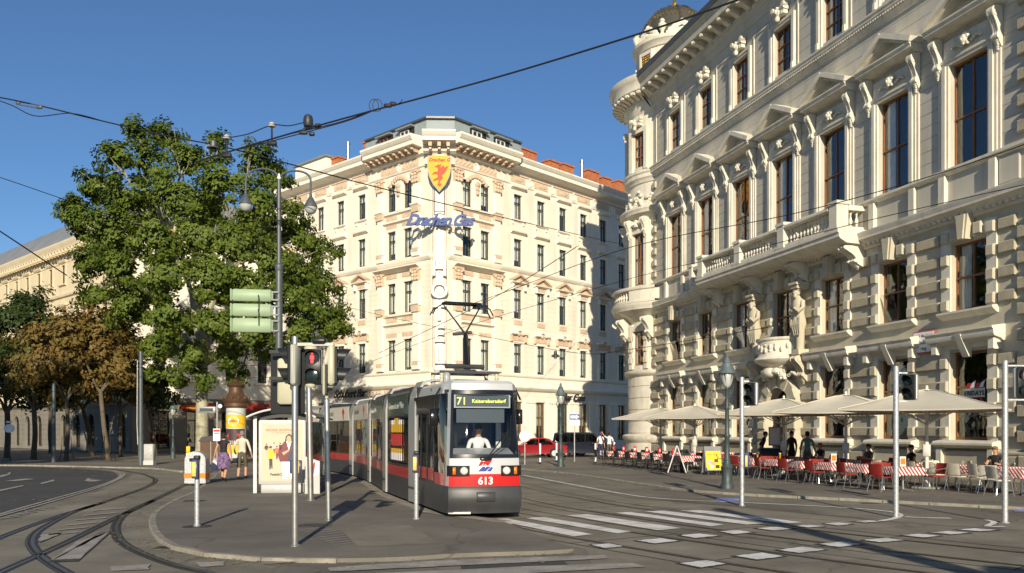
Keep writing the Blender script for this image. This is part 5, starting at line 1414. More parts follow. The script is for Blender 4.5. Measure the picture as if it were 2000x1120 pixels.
obj('disc', MB('enamel_white').lathe([(.01, -.02), (.3, -.02), (.3, .02), (.01, .02)], 18, (0, 0, 0), M=Matrix.Translation((0, 0, 2.05)) @ Matrix.Rotation(R(90), 4, 'X') @ Matrix.Diagonal((1.1, .85, 1, 1))), ls)
obj('plate', MB('enamel_white').box(-.17, .17, -.02, .02, 2.38, 2.5), ls); obj('post', MB('black_paint').tube([(0, .06, .1), (0, .06, 2.5)], .04, 6), ls)
# the next block, seen through the big tree
NB = HC + HL * 22.6
nb_m = T(NB.x, NB.y, LZ) @ WM['l']
nbld = thing('apartment_building', 'pale grey block with red shop awning glimpsed behind the big tree', 'building', nb_m)
bays = [-2.0 - 3.3 * i for i in range(12)]
hs = [(u - .55, u + .55, z0, z0 + 2.4) for u in bays for z0 in (6.0, 10.3, 14.6, 18.6)]
gh = [(u - 1.0, u + 1.0, .2, 3.6) for u in bays]
w = MB('left_cream'); w.wall(-40, 0, 0, 4.6, gh, .3, m='left_stone'); w.wall(-40, 0, 4.6, 22.5, hs, .3, m='hotel_trim'); obj('wall', w, nbld)
obj('room_backing', MB('interior').box(-40, 0, 1.3, 1.4, 0, 22.4), nbld)
obj('cornice', MB('hotel_trim').mould(-40, 0, [(0, 21.8), (.3, 22.0), (.9, 22.3), (1, 22.6), (1, 22.8), (0, 22.9)]), nbld)
obj('string_course', MB('left_stone').mould(-40, 0, [(0, 4.4), (.3, 4.5), (.4, 4.8), (0, 4.9)]), nbld)
obj('roof', MB('roof_grey').add([(-40, -.3, 22.85), (0, -.3, 22.85), (0, 6, 25), (-40, 6, 25)], [(0, 1, 2, 3)]), nbld)
for u in bays:
    for z0 in (6.0, 10.3, 14.6, 18.6):
        window(nbld, T(u, 0, z0), 1.1, 2.4, 2, (.65,), 'dark_frame', t=.06, recess=.14)
        obj('window_surround', cached('nsu', lambda: MB('hotel_trim').box(-.75, -.55, -.08, 0, -.1, 2.5).box(.55, .75, -.08, 0, -.1, 2.5).mould(-.9, .9, [(0, 2.5), (.2, 2.6), (.3, 2.8), (0, 2.9)]).mesh('window_surround')), nbld, T(u, 0, z0))
    window(nbld, T(u, 0, .2), 2.0, 3.4, 2, (.75,), 'black_paint', 'shop_glass', t=.1, recess=.2)
for k, (u, wd) in enumerate(((-8.5, 3.4), (-19, 3.2))):
    aw = MB('awning_red'); aw.add([(u - wd / 2, -.05, 4.2), (u + wd / 2, -.05, 4.2), (u + wd / 2, -1.3, 3.5), (u - wd / 2, -1.3, 3.5), (u - wd / 2, -1.3, 3.1), (u + wd / 2, -1.3, 3.1)], [(0, 3, 2, 1), (3, 4, 5, 2)])
    aw.box(u - wd / 2, u + wd / 2, -1.33, -1.3, 3.2, 3.3, 'emblem_yellow'); obj('awning', aw, nbld)
for k in range(4): obj('banner', MB('awning_red').box(-1.0, 1.0, -.1, -.04, 1.2, 3.5), nbld, T(bays[k] + 1.65, 0, 0) @ Matrix.Diagonal((.35, 1, 1, 1)))
# unseen block added behind and left of the camera, shading the far left
ob = thing('apartment_building', 'unseen street front added at the left to shade the far left', 'building', T(-47, -2, 0))
obj('wall', MB('left_cream').box(-16, 15.5, -7, 7, 0, 24), ob); obj('roof', MB('roof_grey').prism([(-16.5, 24), (16, 24), (11, 27.5), (-11, 27.5)], -7.3, 7.3), ob)
# ------------------------------------------------------------------ trees
def leaf_mat(name, col, col2, sub=0.35):
    m = bpy.data.materials.new(name); m.use_nodes = True
    n, l = m.node_tree.nodes, m.node_tree.links
    b = n['Principled BSDF']; b.inputs['Roughness'].default_value = 0.55; b.inputs['Specular IOR Level'].default_value = 0.35
    geo = n.new('ShaderNodeNewGeometry')
    t = n.new('ShaderNodeTexNoise'); t.inputs['Scale'].default_value = 1.6; t.inputs['Detail'].default_value = 6; t.inputs['Roughness'].default_value = .75
    l.new(geo.outputs['Position'], t.inputs['Vector'])
    r = n.new('ShaderNodeValToRGB'); r.color_ramp.elements[0].position = .35; r.color_ramp.elements[1].position = .65
    r.color_ramp.elements[0].color = (*col, 1); r.color_ramp.elements[1].color = (*col2, 1)
    l.new(t.outputs['Fac'], r.inputs['Fac'])
    tr = n.new('ShaderNodeBsdfTranslucent'); mx = n.new('ShaderNodeMixShader'); mx.inputs[0].default_value = sub
    l.new(r.outputs['Color'], b.inputs['Base Color']); l.new(r.outputs['Color'], tr.inputs['Color'])
    l.new(b.outputs[0], mx.inputs[1]); l.new(tr.outputs[0], mx.inputs[2]); l.new(mx.outputs[0], n['Material Output'].inputs[0])
    MATS[name] = m
leaf_mat('leaf_plane', (0.055, 0.098, 0.011), (0.18, 0.235, 0.03))
leaf_mat('leaf_dark', (0.03, 0.055, 0.012), (0.06, 0.09, 0.02))
leaf_mat('leaf_brown', (0.19, 0.10, 0.024), (0.20, 0.17, 0.042))
leaf_mat('leaf_olive', (0.09, 0.10, 0.02), (0.19, 0.13, 0.03))
mat('bark_plane', (0.36, 0.34, 0.24), 0.9, var=0.3, vscale=2.5, bump=0.4, bscale=12, stain=(0.8, (0.18, 0.16, 0.1), (3, 3, 1.2)))
mat('bark_dark', (0.09, 0.07, 0.05), 0.95, var=0.25, vscale=3, bump=0.6, bscale=18)
mat('bark_grey', (0.11, 0.09, 0.062), 0.95, var=0.25, vscale=3, bump=0.6, bscale=18)

def leaves_mesh(clumps, per, size, material, seed, spread=0.36):
    """many small folded leaves gathered in clumps; clumps = [(x,y,z,r,outx,outy,outz)]"""
    g = np.random.default_rng(seed)
    C = np.array([c[:3] for c in clumps]); Rr = np.array([c[3] for c in clumps]); O = np.array([c[4:7] for c in clumps])
    n = len(C) * per
    idx = np.repeat(np.arange(len(C)), per)
    d = g.normal(size=(n, 3)); d /= np.linalg.norm(d, axis=1)[:, None]
    rad = g.random(n) ** (1 / 2.2)
    pos = C[idx] + d * (rad * Rr[idx])[:, None] * np.array([1, 1, .75])
    nm = d * .5 + O[idx] * .95 + np.array([0, 0, .35]) + g.normal(size=(n, 3)) * spread
    nm /= np.linalg.norm(nm, axis=1)[:, None]
    a = np.cross(nm, g.normal(size=(n, 3))); a /= np.linalg.norm(a, axis=1)[:, None]
    b = np.cross(nm, a)
    s = size * (0.6 + 0.8 * g.random(n))[:, None]
    droop = nm * s * .22
    v = np.empty((n, 4, 3))
    v[:, 0] = pos - a * s * .62; v[:, 1] = pos + b * s * .42 - droop; v[:, 2] = pos + a * s * .62; v[:, 3] = pos - b * s * .42 - droop
    me = bpy.data.meshes.new('crown')
    me.vertices.add(n * 4); me.vertices.foreach_set('co', v.reshape(-1))
    tri = np.array([0, 1, 2, 0, 2, 3])[None, :] + (np.arange(n) * 4)[:, None]
    me.loops.add(n * 6); me.loops.foreach_set('vertex_index', tri.reshape(-1).astype(np.int32))
    me.polygons.add(n * 2); me.polygons.foreach_set('loop_start', (np.arange(n * 2) * 3).astype(np.int32))
    me.materials.append(MATS[material]); me.update(calc_edges=True)
    return me

def limb(mb, a, b, r0, r1, r_, n=6, wob=.25):
    a, b = Vector(a), Vector(b); L = (b - a).length; pts = []
    off = Vector((r_.uniform(-1, 1), r_.uniform(-1, 1), r_.uniform(.1, .8))) * L * wob * .5
    for k in range(n + 1):
        t = k / n; pts.append(a.lerp(b, t) + off * math.sin(PI * t) + Vector((r_.uniform(-1, 1), r_.uniform(-1, 1), r_.uniform(-1, 1))) * L * .015)
    mb.tube(pts, [r0 + (r1 - r0) * k / n for k in range(n + 1)], 7)
    return pts

def make_tree(name, label, base, trunk_h, trunk_r, blobs, per, size, leaf, bark, seed, group=None, fork=None, lean=(0, 0), clump_r=(.55, 1.0), dens=1.0, shell=.55, cat='tree'):
    """blobs: [(x,y,z,r)] lumps of foliage relative to the base"""
    r_ = random.Random(seed)
    t = thing(name, label, cat, T(base[0], base[1], base[2]), group)
    mb = MB(bark)
    top = Vector((lean[0], lean[1], trunk_h))
    tp = [Vector((0, 0, -.1)), Vector((lean[0] * .1, lean[1] * .1, trunk_h * .12)), Vector((lean[0] * .45 + r_.uniform(-.1, .1), lean[1] * .4, trunk_h * .5)), top]
    mb.tube(spline(tp, 4), [trunk_r * q for q in (1.45, 1.25, 1.12, 1.05, 1.0, .97, .95, .93, .91, .89, .87, .85, .82)], 12)
    cz = sum(b[2] for b in blobs) / len(blobs); cx = sum(b[0] for b in blobs) / len(blobs); cy = sum(b[1] for b in blobs) / len(blobs)
    main = []
    nm = fork or 6
    for k in range(nm):
        bl = blobs[(k * len(blobs)) // nm]
        e = top.lerp(Vector(bl[:3]), .55) + Vector((0, 0, .1)); pts = limb(mb, top - Vector((0, 0, .2)), e, trunk_r * .55, trunk_r * .28, r_); main.append((e, pts))
    for bl in blobs:
        c = Vector(bl[:3]); e = min(main, key=lambda q: (q[0] - c).length)
        st = min(e[1], key=lambda q: (q - c).length)
        pts = limb(mb, st, c, trunk_r * .24, trunk_r * .07, r_)
        for q in range(4):
            d = Vector((r_.gauss(0, 1), r_.gauss(0, 1), r_.gauss(.2, .8))).normalized() * bl[3] * .8; limb(mb, pts[4], c + d, trunk_r * .09, trunk_r * .03, r_, 4)
    tk = obj('trunk', mb, t)
    clumps = []
    for bl in blobs:
        nc = max(4, int(dens * 9 * bl[3] ** 2))
        for q in range(nc):
            d = Vector((r_.gauss(0, 1), r_.gauss(0, 1), r_.gauss(0, 1))).normalized()
            p = Vector(bl[:3]) + d * bl[3] * (shell + (1.02 - shell) * r_.random())
            o = (p - Vector((cx, cy, cz))).normalized() * .6 + d * .9
            clumps.append((p.x, p.y, p.z, r_.uniform(*clump_r), o.x, o.y, o.z))
    obj('crown', leaves_mesh(clumps, per, size, MATS and leaf, seed), t)
    return t

TY = 55.0
TB = Vector(((395 - 1000) / 1680 * TY, TY, PH))
px = TY / FPX
def blob(x, y, r, dy=0.0):
    # picture lump -> lump in the crown (dy = depth offset in metres)
    q = P(x, y, TY + dy); s = (TY + dy) / FPX
    return (q.x - TB.x, dy, q.z - TB.z, r * s * .9)
big = []
for x, y, r, dy in ((262, 262, 38, 0), (330, 262, 36, 1), (225, 305, 44, -1), (295, 318, 50, -2), (370, 305, 46, 0), (425, 282, 28, 2), (505, 312, 44, 0), (535, 350, 40, 1), (190, 362, 50, 0), (258, 385, 58, -4),
                    (345, 375, 58, -5), (430, 355, 56, -3), (500, 395, 56, -4), (560, 425, 46, 0), (595, 462, 40, 1), (618, 490, 34, 1), (150, 432, 48, 0), (215, 455, 55, -4), (300, 460, 60, -6), (390, 455, 60, -6), (465, 470, 58, -6), (540, 500, 56, -4),
                    (600, 545, 46, 0), (135, 405, 30, 0), (170, 505, 44, -1), (235, 530, 52, -5), (320, 545, 58, -7), (410, 550, 58, -7), (490, 565, 56, -6), (565, 590, 50, -3), (628, 608, 42, 0), (648, 640, 30, 0), (185, 575, 40, -2), (250, 610, 50, -4),
                    (335, 625, 54, -6), (425, 635, 52, -6), (505, 640, 48, -5), (590, 655, 38, -2), (300, 680, 44, -3), (370, 700, 42, -4), (450, 690, 40, -3), (520, 690, 30, -2), (345, 740, 26, -2), (655, 600, 30, 1), (664, 635, 28, 1), (650, 500, 22, 1), (610, 640, 40, -1), (600, 690, 26, 0), (560, 690, 30, -2), (640, 560, 36, 1), (300, 730, 24, -2), (400, 745, 22, -3), (470, 735, 20, -2),
                    (280, 420, 60, 5), (400, 410, 64, 5), (500, 460, 60, 5), (330, 520, 64, 6), (450, 560, 60, 6), (230, 480, 56, 4), (560, 540, 50, 4), (380, 640, 56, 5), (270, 570, 50, 5)):
    big.append(blob(x, y, r, dy))
make_tree('plane_tree', 'large green plane tree with pale trunk beside the advertising column', TB, 6.2, .42, big, 84, .19, 'leaf_plane', 'bark_plane', 11, fork=8, clump_r=(.42, .82), dens=1.15, shell=.3)

def small(name, label, x, Y, h, leaf, bark, seed, cw=2.4, ch=2.6, trunk=.13, trunk_h=3.2, per=40, group='pavement trees at left', lean=(0, 0), n=9, size=.21, base_y=None):
    r_ = random.Random(seed)
    b = Vector(((x - 1000) / 1680 * Y, Y, PH)); bl = []
    for k in range(n):
        a = 2 * PI * k / n * 2.4; q = (k + .5) / n
        bl.append((lean[0] + cw * (.75 - .25 * q) * math.cos(a) * r_.uniform(.6, 1), lean[1] + cw * .8 * math.sin(a) * r_.uniform(.5, 1), trunk_h + .7 + (h - trunk_h - 1.4) * q, r_.uniform(.9, 1.35) * ch / 2.6))
    return make_tree(name, label, b, trunk_h, trunk, bl, per, size, leaf, bark, seed, group, 4, lean, (.45, .8), 1.15, .35)
small('chestnut_tree', 'brown autumn chestnut tree leaning over the pavement beside the tall mast', 212, 53, 9.6, 'leaf_brown', 'bark_grey', 21, 2.6, 2.8, .15, 4.4, lean=(-.5, 0))
small('chestnut_tree', 'rusty brown chestnut tree with thin pale trunk left of the leaning one', 130, 53, 9.3, 'leaf_brown', 'bark_grey', 22, 2.5, 2.8, .13, 3.8)
small('chestnut_tree', 'dark trunked chestnut tree with low rusty crown near the left edge', 66, 55, 8.2, 'leaf_olive', 'bark_dark', 23, 2.3, 2.6, .17, 3.4)
small('chestnut_tree', 'slim olive tree with dark tilted trunk between the two brown trees', 180, 62, 9.5, 'leaf_olive', 'bark_dark', 24, 2.4, 2.6, .16, 3.6, lean=(-.7, 0))
small('street_tree', 'small green tree with straight trunk right of the leaning brown tree', 236, 60, 8.8, 'leaf_olive', 'bark_grey', 25, 2.2, 2.4, .13, 3.6)
small('street_tree', 'dark green broad tree cut off by the left edge', 14, 58, 11.5, 'leaf_dark', 'bark_dark', 26, 3.3, 3.6, .2, 3.2, n=13)
small('street_tree', 'thin tilted tree under the big tree behind the utility cabinet', 305, 62, 7.0, 'leaf_dark', 'bark_grey', 27, 2.0, 2.2, .11, 3.2, lean=(-.5, 0), n=7)
small('street_tree', 'dark green tree filling the gap behind the rusty trees', 100, 70, 10.5, 'leaf_dark', 'bark_dark', 28, 3.0, 3.4, .2, 3.4, n=11)
for k, (x, y, h) in enumerate(((-34.5, 30, 16), (-28.8, 25, 16.5))):  # two unseen trees added to shade the far left pavement and walls
    r_ = random.Random(60 + k); bl = []
    for q in range(18): bl.append((r_.uniform(-3.4, 3.4), r_.uniform(-3, 3), 8 + (h - 9) * (q + .5) / 18, r_.uniform(1.3, 2.0)))
    make_tree('street_tree', ('tall unseen tree added left of the road to cast shade', 'second unseen shade tree added nearer the camera')[k], (x, y, PH), 4, .25, bl, 26, .42, 'leaf_dark', 'bark_dark', 60 + k, None, 5, dens=.42)
# ------------------------------------------------------------------ the tram
mat('tram_grey', (0.40, 0.41, 0.40), 0.32, 0.25, var=0.06, vscale=2, coat=.3)
mat('tram_light', (0.50, 0.51, 0.51), 0.35, 0.1, var=0.04, vscale=2, coat=.4)
mat('tram_red', (0.50, 0.014, 0.012), 0.28, var=0.06, vscale=2, coat=.5)
mat('tram_dark', (0.048, 0.05, 0.052), 0.42, 0.1, var=0.14, vscale=2, stain=(.5, (0.095, 0.088, 0.078), (2, 2, 1)))
mat('tram_black', (0.012, 0.012, 0.013), 0.2, var=0.05, coat=.3)
mat('tram_inner', (0.22, 0.22, 0.21), 0.7, var=0.1)
mat('tram_seat', (0.25, 0.05, 0.04), 0.8, var=0.2)
mat('rubber', (0.018, 0.018, 0.018), 0.8, var=0.1)
mat('orange_lens', (0.55, 0.16, 0.01), 0.25, var=0.02)
mat('lamp_lens', (0.85, 0.82, 0.7), 0.15, var=0.02, metal=.3)
mat('led_yellow', (0.75, 0.8, 0.12), 0.5, var=0, emit=1.3)
mat('board_dark', (0.05, 0.065, 0.075), 0.5, var=0.05)
glass('tram_glass', (0.42, 0.46, 0.45), base=0.06, wavy=.12)
glass('windscreen', (0.92, 0.95, 0.96), base=0.0, wavy=.05)
glass('tram_upper', (0.12, 0.16, 0.14), base=0.12, wavy=.12)
# arc length along the centre line, measured back from the front corner
cl = centre[::-1]
cum = [0.0]
for a, b in zip(cl, cl[1:]): cum.append(cum[-1] + (b - a).length)
def cat_s(s):
    if s <= 0:
        d = (cl[0] - cl[1]).normalized(); return cl[0] + d * (-s)
    for i in range(len(cl) - 1):
        if cum[i + 1] >= s: return cl[i].lerp(cl[i + 1], (s - cum[i]) / (cum[i + 1] - cum[i]))
    return cl[-1]
def seg_m(s0, s1):
    """frame at s0: local y runs back along the tram, x to the picture's right"""
    a, b = cat_s(s0), cat_s(s1); d = (b - a).normalized()
    return Matrix.Translation(a) @ Matrix.Rotation(math.atan2(d.y, d.x) - PI / 2, 4, 'Z'), (b - a).length
HW = 1.17
tram_m, _ = seg_m(-.6, 1.7)
tram_m.translation = cat_s(0)
_piv = cat_s(1.75)
tram_m = Matrix.Translation(_piv) @ Matrix.Rotation(R(-8.6), 4, 'Z') @ Matrix.Translation(-_piv) @ tram_m @ Matrix.Translation((0, -.42, 0))
tram = thing('tram', 'grey and red articulated tram number 613 on line 71 turning past the island', 'tram', tram_m)
TI = tram_m.inverted()

# --- nose and cab
def bwf(y): return 1.17 - .34 * (2.14 - y) / 3.1
def taper(mb): return mb.map(lambda x, y, z: (x * bwf(y) / HW, y, z))
def outline(z):
    hw = .775 - .10 * max(0, (z - .9)) / 2.0
    f = -1.26 + (0 if z < 1.2 else .30 * ((z - 1.2) / 1.7) ** 1.25)
    if z < .5: f += .10 * (.5 - z) / .4
    k = 1.0 if z < 2.5 else 1 - .14 * ((z - 2.5) / .55) ** 1.5
    pts = [(-bwf(2.14) * k, 2.14), (-bwf(0) * k, .0), (-bwf(-.3) * k, -.3), (-bwf(-.62) * k, -.62), (-(hw + .045), f + .24), (-hw, f + .07), (-hw * .86, f + .03), (-hw * .4, f - .03), (0, f - .045)]
    return pts + [(-x, y) for x, y in pts[-2::-1]]
zs = [.13, .2, .5, .72, .98, 1.32, 2.02, 2.72, 2.80, 2.88, 2.93]
rings = [[(x, y, z) for x, y in outline(z)] for z in zs]
n = len(rings[0])
body = MB('tram_light')
vs = [p for r in rings for p in r]
fs, fm = [], []
for i in range(len(zs) - 1):
    z = (zs[i] + zs[i + 1]) / 2
    for j in range(n - 1):
        mid = n // 2
        jj = j if j < mid else n - 2 - j
        front = jj >= 5
        pillar = jj == 4
        if z < .72: m = 'tram_dark'
        elif jj == 0: continue                      # doorway / side filled separately
        elif z < .98: m = 'tram_red' if front or jj in (1, 2, 3) else 'tram_light'
        elif z < 1.32: m = 'tram_light' if front or pillar else None
        elif z < 2.72:
            if jj in (1, 2, 3): m = None
            elif front: m = None
            else: m = 'tram_light'
        elif z < 2.80: m = 'tram_light'
        else: m = 'tram_light'
        if m is None: continue
        fs.append((i * n + j, i * n + j + 1, (i + 1) * n + j + 1, (i + 1) * n + j)); fm.append(m)
for f, m in zip(fs, fm): body.add([vs[k] for k in f], [(0, 1, 2, 3)], m)
top = [(x, y, 2.93) for x, y in outline(2.93)]
roof = [(x * .9, y * .95 + .03, 3.0) for x, y in outline(2.93)]
body.loft([top, roof], False, 'tram_light', closed=False); body.add(roof, [tuple(range(n - 1, -1, -1))][0:0] or [tuple(range(n))], 'tram_grey')
# merge verts for smooth shading
me = body.mesh('cab_shell'); bm = bmesh.new(); bm.from_mesh(me); bmesh.ops.remove_doubles(bm, verts=bm.verts, dist=.0005); bmesh.ops.recalc_face_normals(bm, faces=bm.faces); bm.to_mesh(me); bm.free(); me.set_sharp_from_angle(angle=R(30))
cab = obj('cab_shell', me, tram)
# windscreen: glass follows the shell, black rubber round it
def patch(j0, j1, z0, z1, inset=.0, push=.0, mt='windscreen', nz=6, name='pane', parent=cab, yo=0):
    mb = MB(mt); rows = []
    for k in range(nz + 1):
        z = z0 + (z1 - z0) * k / nz; o = outline(z)[j0:j1 + 1]
        rows.append([(x, y + push + yo, z) for x, y in o])
    return obj(name, mb.loft(rows, False, closed=False), parent)
mid = n // 2
ws = patch(5, n - 6, 1.33, 2.74, name='windscreen', push=.005)
rub = MB('tram_black')
for z0, z1, j0, j1 in ((1.32, 1.40, 5, n - 6), (2.70, 2.79, 5, n - 6), (1.38, 2.72, 5, 6), (1.38, 2.72, n - 7, n - 6)):
    rows = []
    for k in range(7):
        z = z0 + (z1 - z0) * k / 6; o = outline(z); q = [o[j] for j in range(j0, j1 + 1)]
        if j1 - j0 == 1:
            a, b = q; w_ = .55; q = [a, (a[0] + (b[0] - a[0]) * w_, a[1] + (b[1] - a[1]) * w_)] if j0 < mid else [(b[0] + (a[0] - b[0]) * w_, b[1] + (a[1] - b[1]) * w_), b]
        rows.append([(x, y - .012, z) for x, y in q])
    rub.loft(rows, False, closed=False)
obj('windscreen_seal', rub, tram)
for j0, j1 in ((1, 4), (n - 5, n - 2)): patch(j0, j1, .98, 2.72, mt='tram_glass', name='side_pane')
for sgn_ in (-1, 1):
    pm = MB('tram_black')
    for y in (-.02, ): pm.box(sgn_ * (HW - .05) - .04, sgn_ * (HW - .05) + .04, -.06, .04, .98, 2.72)
    obj('door_post', taper(pm), tram)
obj('belt_panel', MB('tram_black').loft([[(x * 1.004, y - .004, z) for x, y in outline(z)[1:5]] for z in (2.40, 2.5, 2.6, 2.72)], False, closed=False), tram)
obj('bumper', MB('tram_dark').loft([[(x * 1.02, y - .035 - (.05 if .25 < z < .6 else 0), z) for x, y in outline(z)[4:n - 4]] for z in (.14, .22, .3, .5, .62, .70)], False, closed=False), tram)
obj('bumper_hatch', MB('tram_dark').rbox(-.2, .2, -1.40, -1.3, .40, .60, .015), tram)
obj('bumper_lip', MB('alu_grey').loft([[(x * 1.0, y - .03, z) for x, y in outline(.2)[5:n // 2]] for z in (.13, .19)], False, closed=False), tram)
# lamps
for s in (-1, 1):
    hp = MB('tram_black'); hp.loft([[(s * .34, -1.305, z), (s * .56, -1.285, z), (s * .72, -1.245, z), (s * .81, -1.16, z)] for z in (.94, 1.16)], False, closed=False)
    hl = obj('headlight_housing', hp, tram)
    obj('headlight', MB('lamp_lens').lathe([(.085, 0), (.085, .02), (.07, .05), (.04, .065), (.005, .07)], 18, M=Matrix.Translation((s * .46, -1.298, 1.05)) @ Matrix.Rotation(R(90), 4, 'X')), hl)
    obj('indicator', MB('orange_lens').rbox(s * .665 - .035, s * .665 + .035, -1.285, -1.24, .97, 1.13, .012), hl)
# number, emblem
obj('fleet_number', text_mesh('613', .22, 'enamel_white', .006, bold=.006), tram, T(0, -1.325, .765))
lg = MB('enamel_white'); lg.prism([(-.2, 0), (.13, 0), (.2, .1), (.13, .26), (-.12, .26), (-.2, .12)], -1.312, -1.30)
lg.prism([(-.17, .015), (.0, .015), (.12, .12), (-.06, .12)], -1.316, -1.311, 'sign_blue'); lg.prism([(.02, .015), (.12, .015), (.17, .1), (.12, .11)], -1.316, -1.311, 'sign_blue')
lg.prism([(-.06, .14), (.06, .14), (.15, .245), (-.02, .245)], -1.316, -1.311, 'tram_red'); lg.prism([(-.16, .13), (-.09, .14), (-.02, .22), (-.1, .24)], -1.316, -1.311, 'tram_red')
lg.prism([(0, .09), (.02, .12), (.05, .13), (.02, .145), (0, .18), (-.02, .145), (-.05, .13), (-.02, .12)], -1.319, -1.3165)
obj('emblem', lg, tram, T(0, 0, 1.02))
# destination display behind the glass
ob_ = MB('tram_grey'); ob_.box(-.62, .62, -.93, -.90, 2.40, 2.70); ob_.box(-.585, .585, -.94, -.931, 2.43, 2.67, 'board_dark')
bd = obj('destination_board', ob_, tram)
obj('line_number', text_mesh('71', .23, 'led_yellow', .004), bd, T(-.455, -.945, 2.47)); obj('destination', text_mesh('Kaiserebersdorf', .112, 'led_yellow', .004, space=1.02), bd, T(.14, -.945, 2.51))
# cab interior
ci = MB('tram_inner'); ci.prism([(-1, 0)] * 0 or [(-.68, .7), (.68, .7), (.68, 1.40), (-.68, 1.40)], -1.1, -.55); ci.add([(-.66, -1.08, 1.405), (.66, -1.08, 1.405), (.66, -.5, 1.52), (-.66, -.5, 1.52), (.66, -.42, 1.3), (-.66, -.42, 1.3)], [(0, 1, 2, 3), (3, 2, 4, 5)], 'tram_light')
obj('dashboard', ci, tram)
obj('cab_back_wall', MB('tram_black').box(-.94, .94, .55, .6, .7, 2.88).box(-.8, .8, -.8, .55, 2.75, 2.8), tram)
obj('sun_blind', MB('board_dark').box(-.56, .5, -.86, -.85, 2.08, 2.38), tram)
obj('cab_floor', MB('tram_inner').box(-.8, .8, -.9, 1.7, .3, .36), tram)
for s in (-1, 1): obj('cab_post', MB('alu_grey').box(s * .6 - .06, s * .6 + .06, .3, .36, .7, 2.3), tram)
# wipers and mirror
for k, (x0, x1, z1) in enumerate(((.02, .52, 1.92), (.06, .58, 1.82), (.1, .62, 1.72))):
    ya, yb = -1.30, -1.15
    obj('wiper', MB('tram_black').tube([(x0, ya, 1.3), ((x0 + x1) / 2 + .02 * k, -1.255, (1.3 + z1) / 2), (x1, yb - .02, z1)], .014 - .003 * k, 5), tram)
obj('wiper_base', MB('tram_black').rbox(-.12, .14, -1.33, -1.27, 1.26, 1.34, .02), tram)
mr = MB('tram_black'); mr.tube([(-.85, -.4, 2.85), (-1.02, -.62, 2.6), (-1.02, -.66, 2.35)], .022, 6); mr.rbox(-1.13, -.94, -.78, -.66, 2.0, 2.38, .03); obj('mirror', mr, tram)
obj('mirror', MB('tram_black').tube([(.85, -.4, 2.85), (.93, -.55, 2.6)], .022, 6).rbox(.86, .96, -.66, -.55, 2.05, 2.38, .02), tram)
# cab side with the double door
for s in (-1, 1):
    sd = MB('tram_black'); x = s * (HW - .02)
    xa, xb = (x, x + .03) if s > 0 else (x - .03, x)
    for y in (0.02, .70, 1.38, 2.06): sd.box(xa, xb, y, y + .06, .72, 2.72)
    sd.box(xa + .002, xb - .002, .02, 2.14, 2.3, 2.72, 'tram_black'); sd.box(xa + .002, xb - .002, .08, 2.06, .72, .76); fr = obj('door', taper(sd), tram)
    for y in (.08, .76, 1.44):
        obj('pane', taper(MB('tram_glass').box(x - .005, x + .005, y, y + .62, 1.05, 2.3)), fr); obj('door_panel', taper(MB('tram_red').box(x - .006, x + .006, y, y + .62, .77, 1.05)), fr)
    obj('side_panel', MB('tram_light').loft([[(bwf(y) * (1 - .14 * (max(0, z - 2.5) / .55) ** 1.5) * s, y, z) for y in (0, 2.14)] for z in (2.72, 2.8, 2.87, 2.93)], False, closed=False), tram)

# --- portals (wheel frames with roof hoops) and the modules between them
ports = [2.05, 6.0, 11.0, 16.1, 21.4, 26.6]
def hoop(parent, M, hw, zt, d, m='tram_grey', name='portal'):
    mb = MB(m)
    o = [(-hw, .12), (-hw, 2.5), (-hw + .06, 2.85), (-hw + .22, zt - .06), (-hw + .5, zt), (hw - .5, zt), (hw - .22, zt - .06), (hw - .06, 2.85), (hw, 2.5), (hw, .12)]
    i_ = [(x * .955, z - .05 if z > 1 else z) for x, z in o]
    mb.loft([[(x, y, z) for x, z in o] for y in (0, .06, d - .06, d)], False, closed=False)
    mb.loft([[(x, y, z) for x, z in i_] for y in (d, 0)], False, closed=False)
    for y in (0, d): mb.loft([[(x, y, z) for x, z in (o if (y == 0) == (q == 1) else i_)] for q in (0, 1)], False, closed=False)
    for k in (-1, 1): mb.box(k * hw - .012, k * hw + .012, .05, d - .05, .45, .5, 'tram_dark')
    return obj(name, mb, parent, M)
for k, s in enumerate(ports):
    Mp, _ = seg_m(s - .35, s + .35); M = TI @ Mp
    hoop(tram, M, HW + .03, 3.2, .7)
    bl_ = MB('rubber'); bl_.box(-HW + .1, HW - .1, -.12, 0, .2, 3.0); bl_.box(-HW + .1, HW - .1, .7, .82, .2, 3.0)
    bm_ = MB('rubber')
    for y0 in (-.1, .72):
        for x0, x1, z0, z1 in ((-HW + .03, -HW + .13, .2, 2.98), (HW - .13, HW - .03, .2, 2.98), (-HW + .13, HW - .13, 2.85, 2.98)): bm_.box(x0, x1, y0, y0 + .1, z0, z1)
    obj('bellows', bm_, tram, M)
    obj('wheel_cover', MB('tram_dark').box(-HW + .05, HW - .05, .05, .65, .1, .4), tram, M)
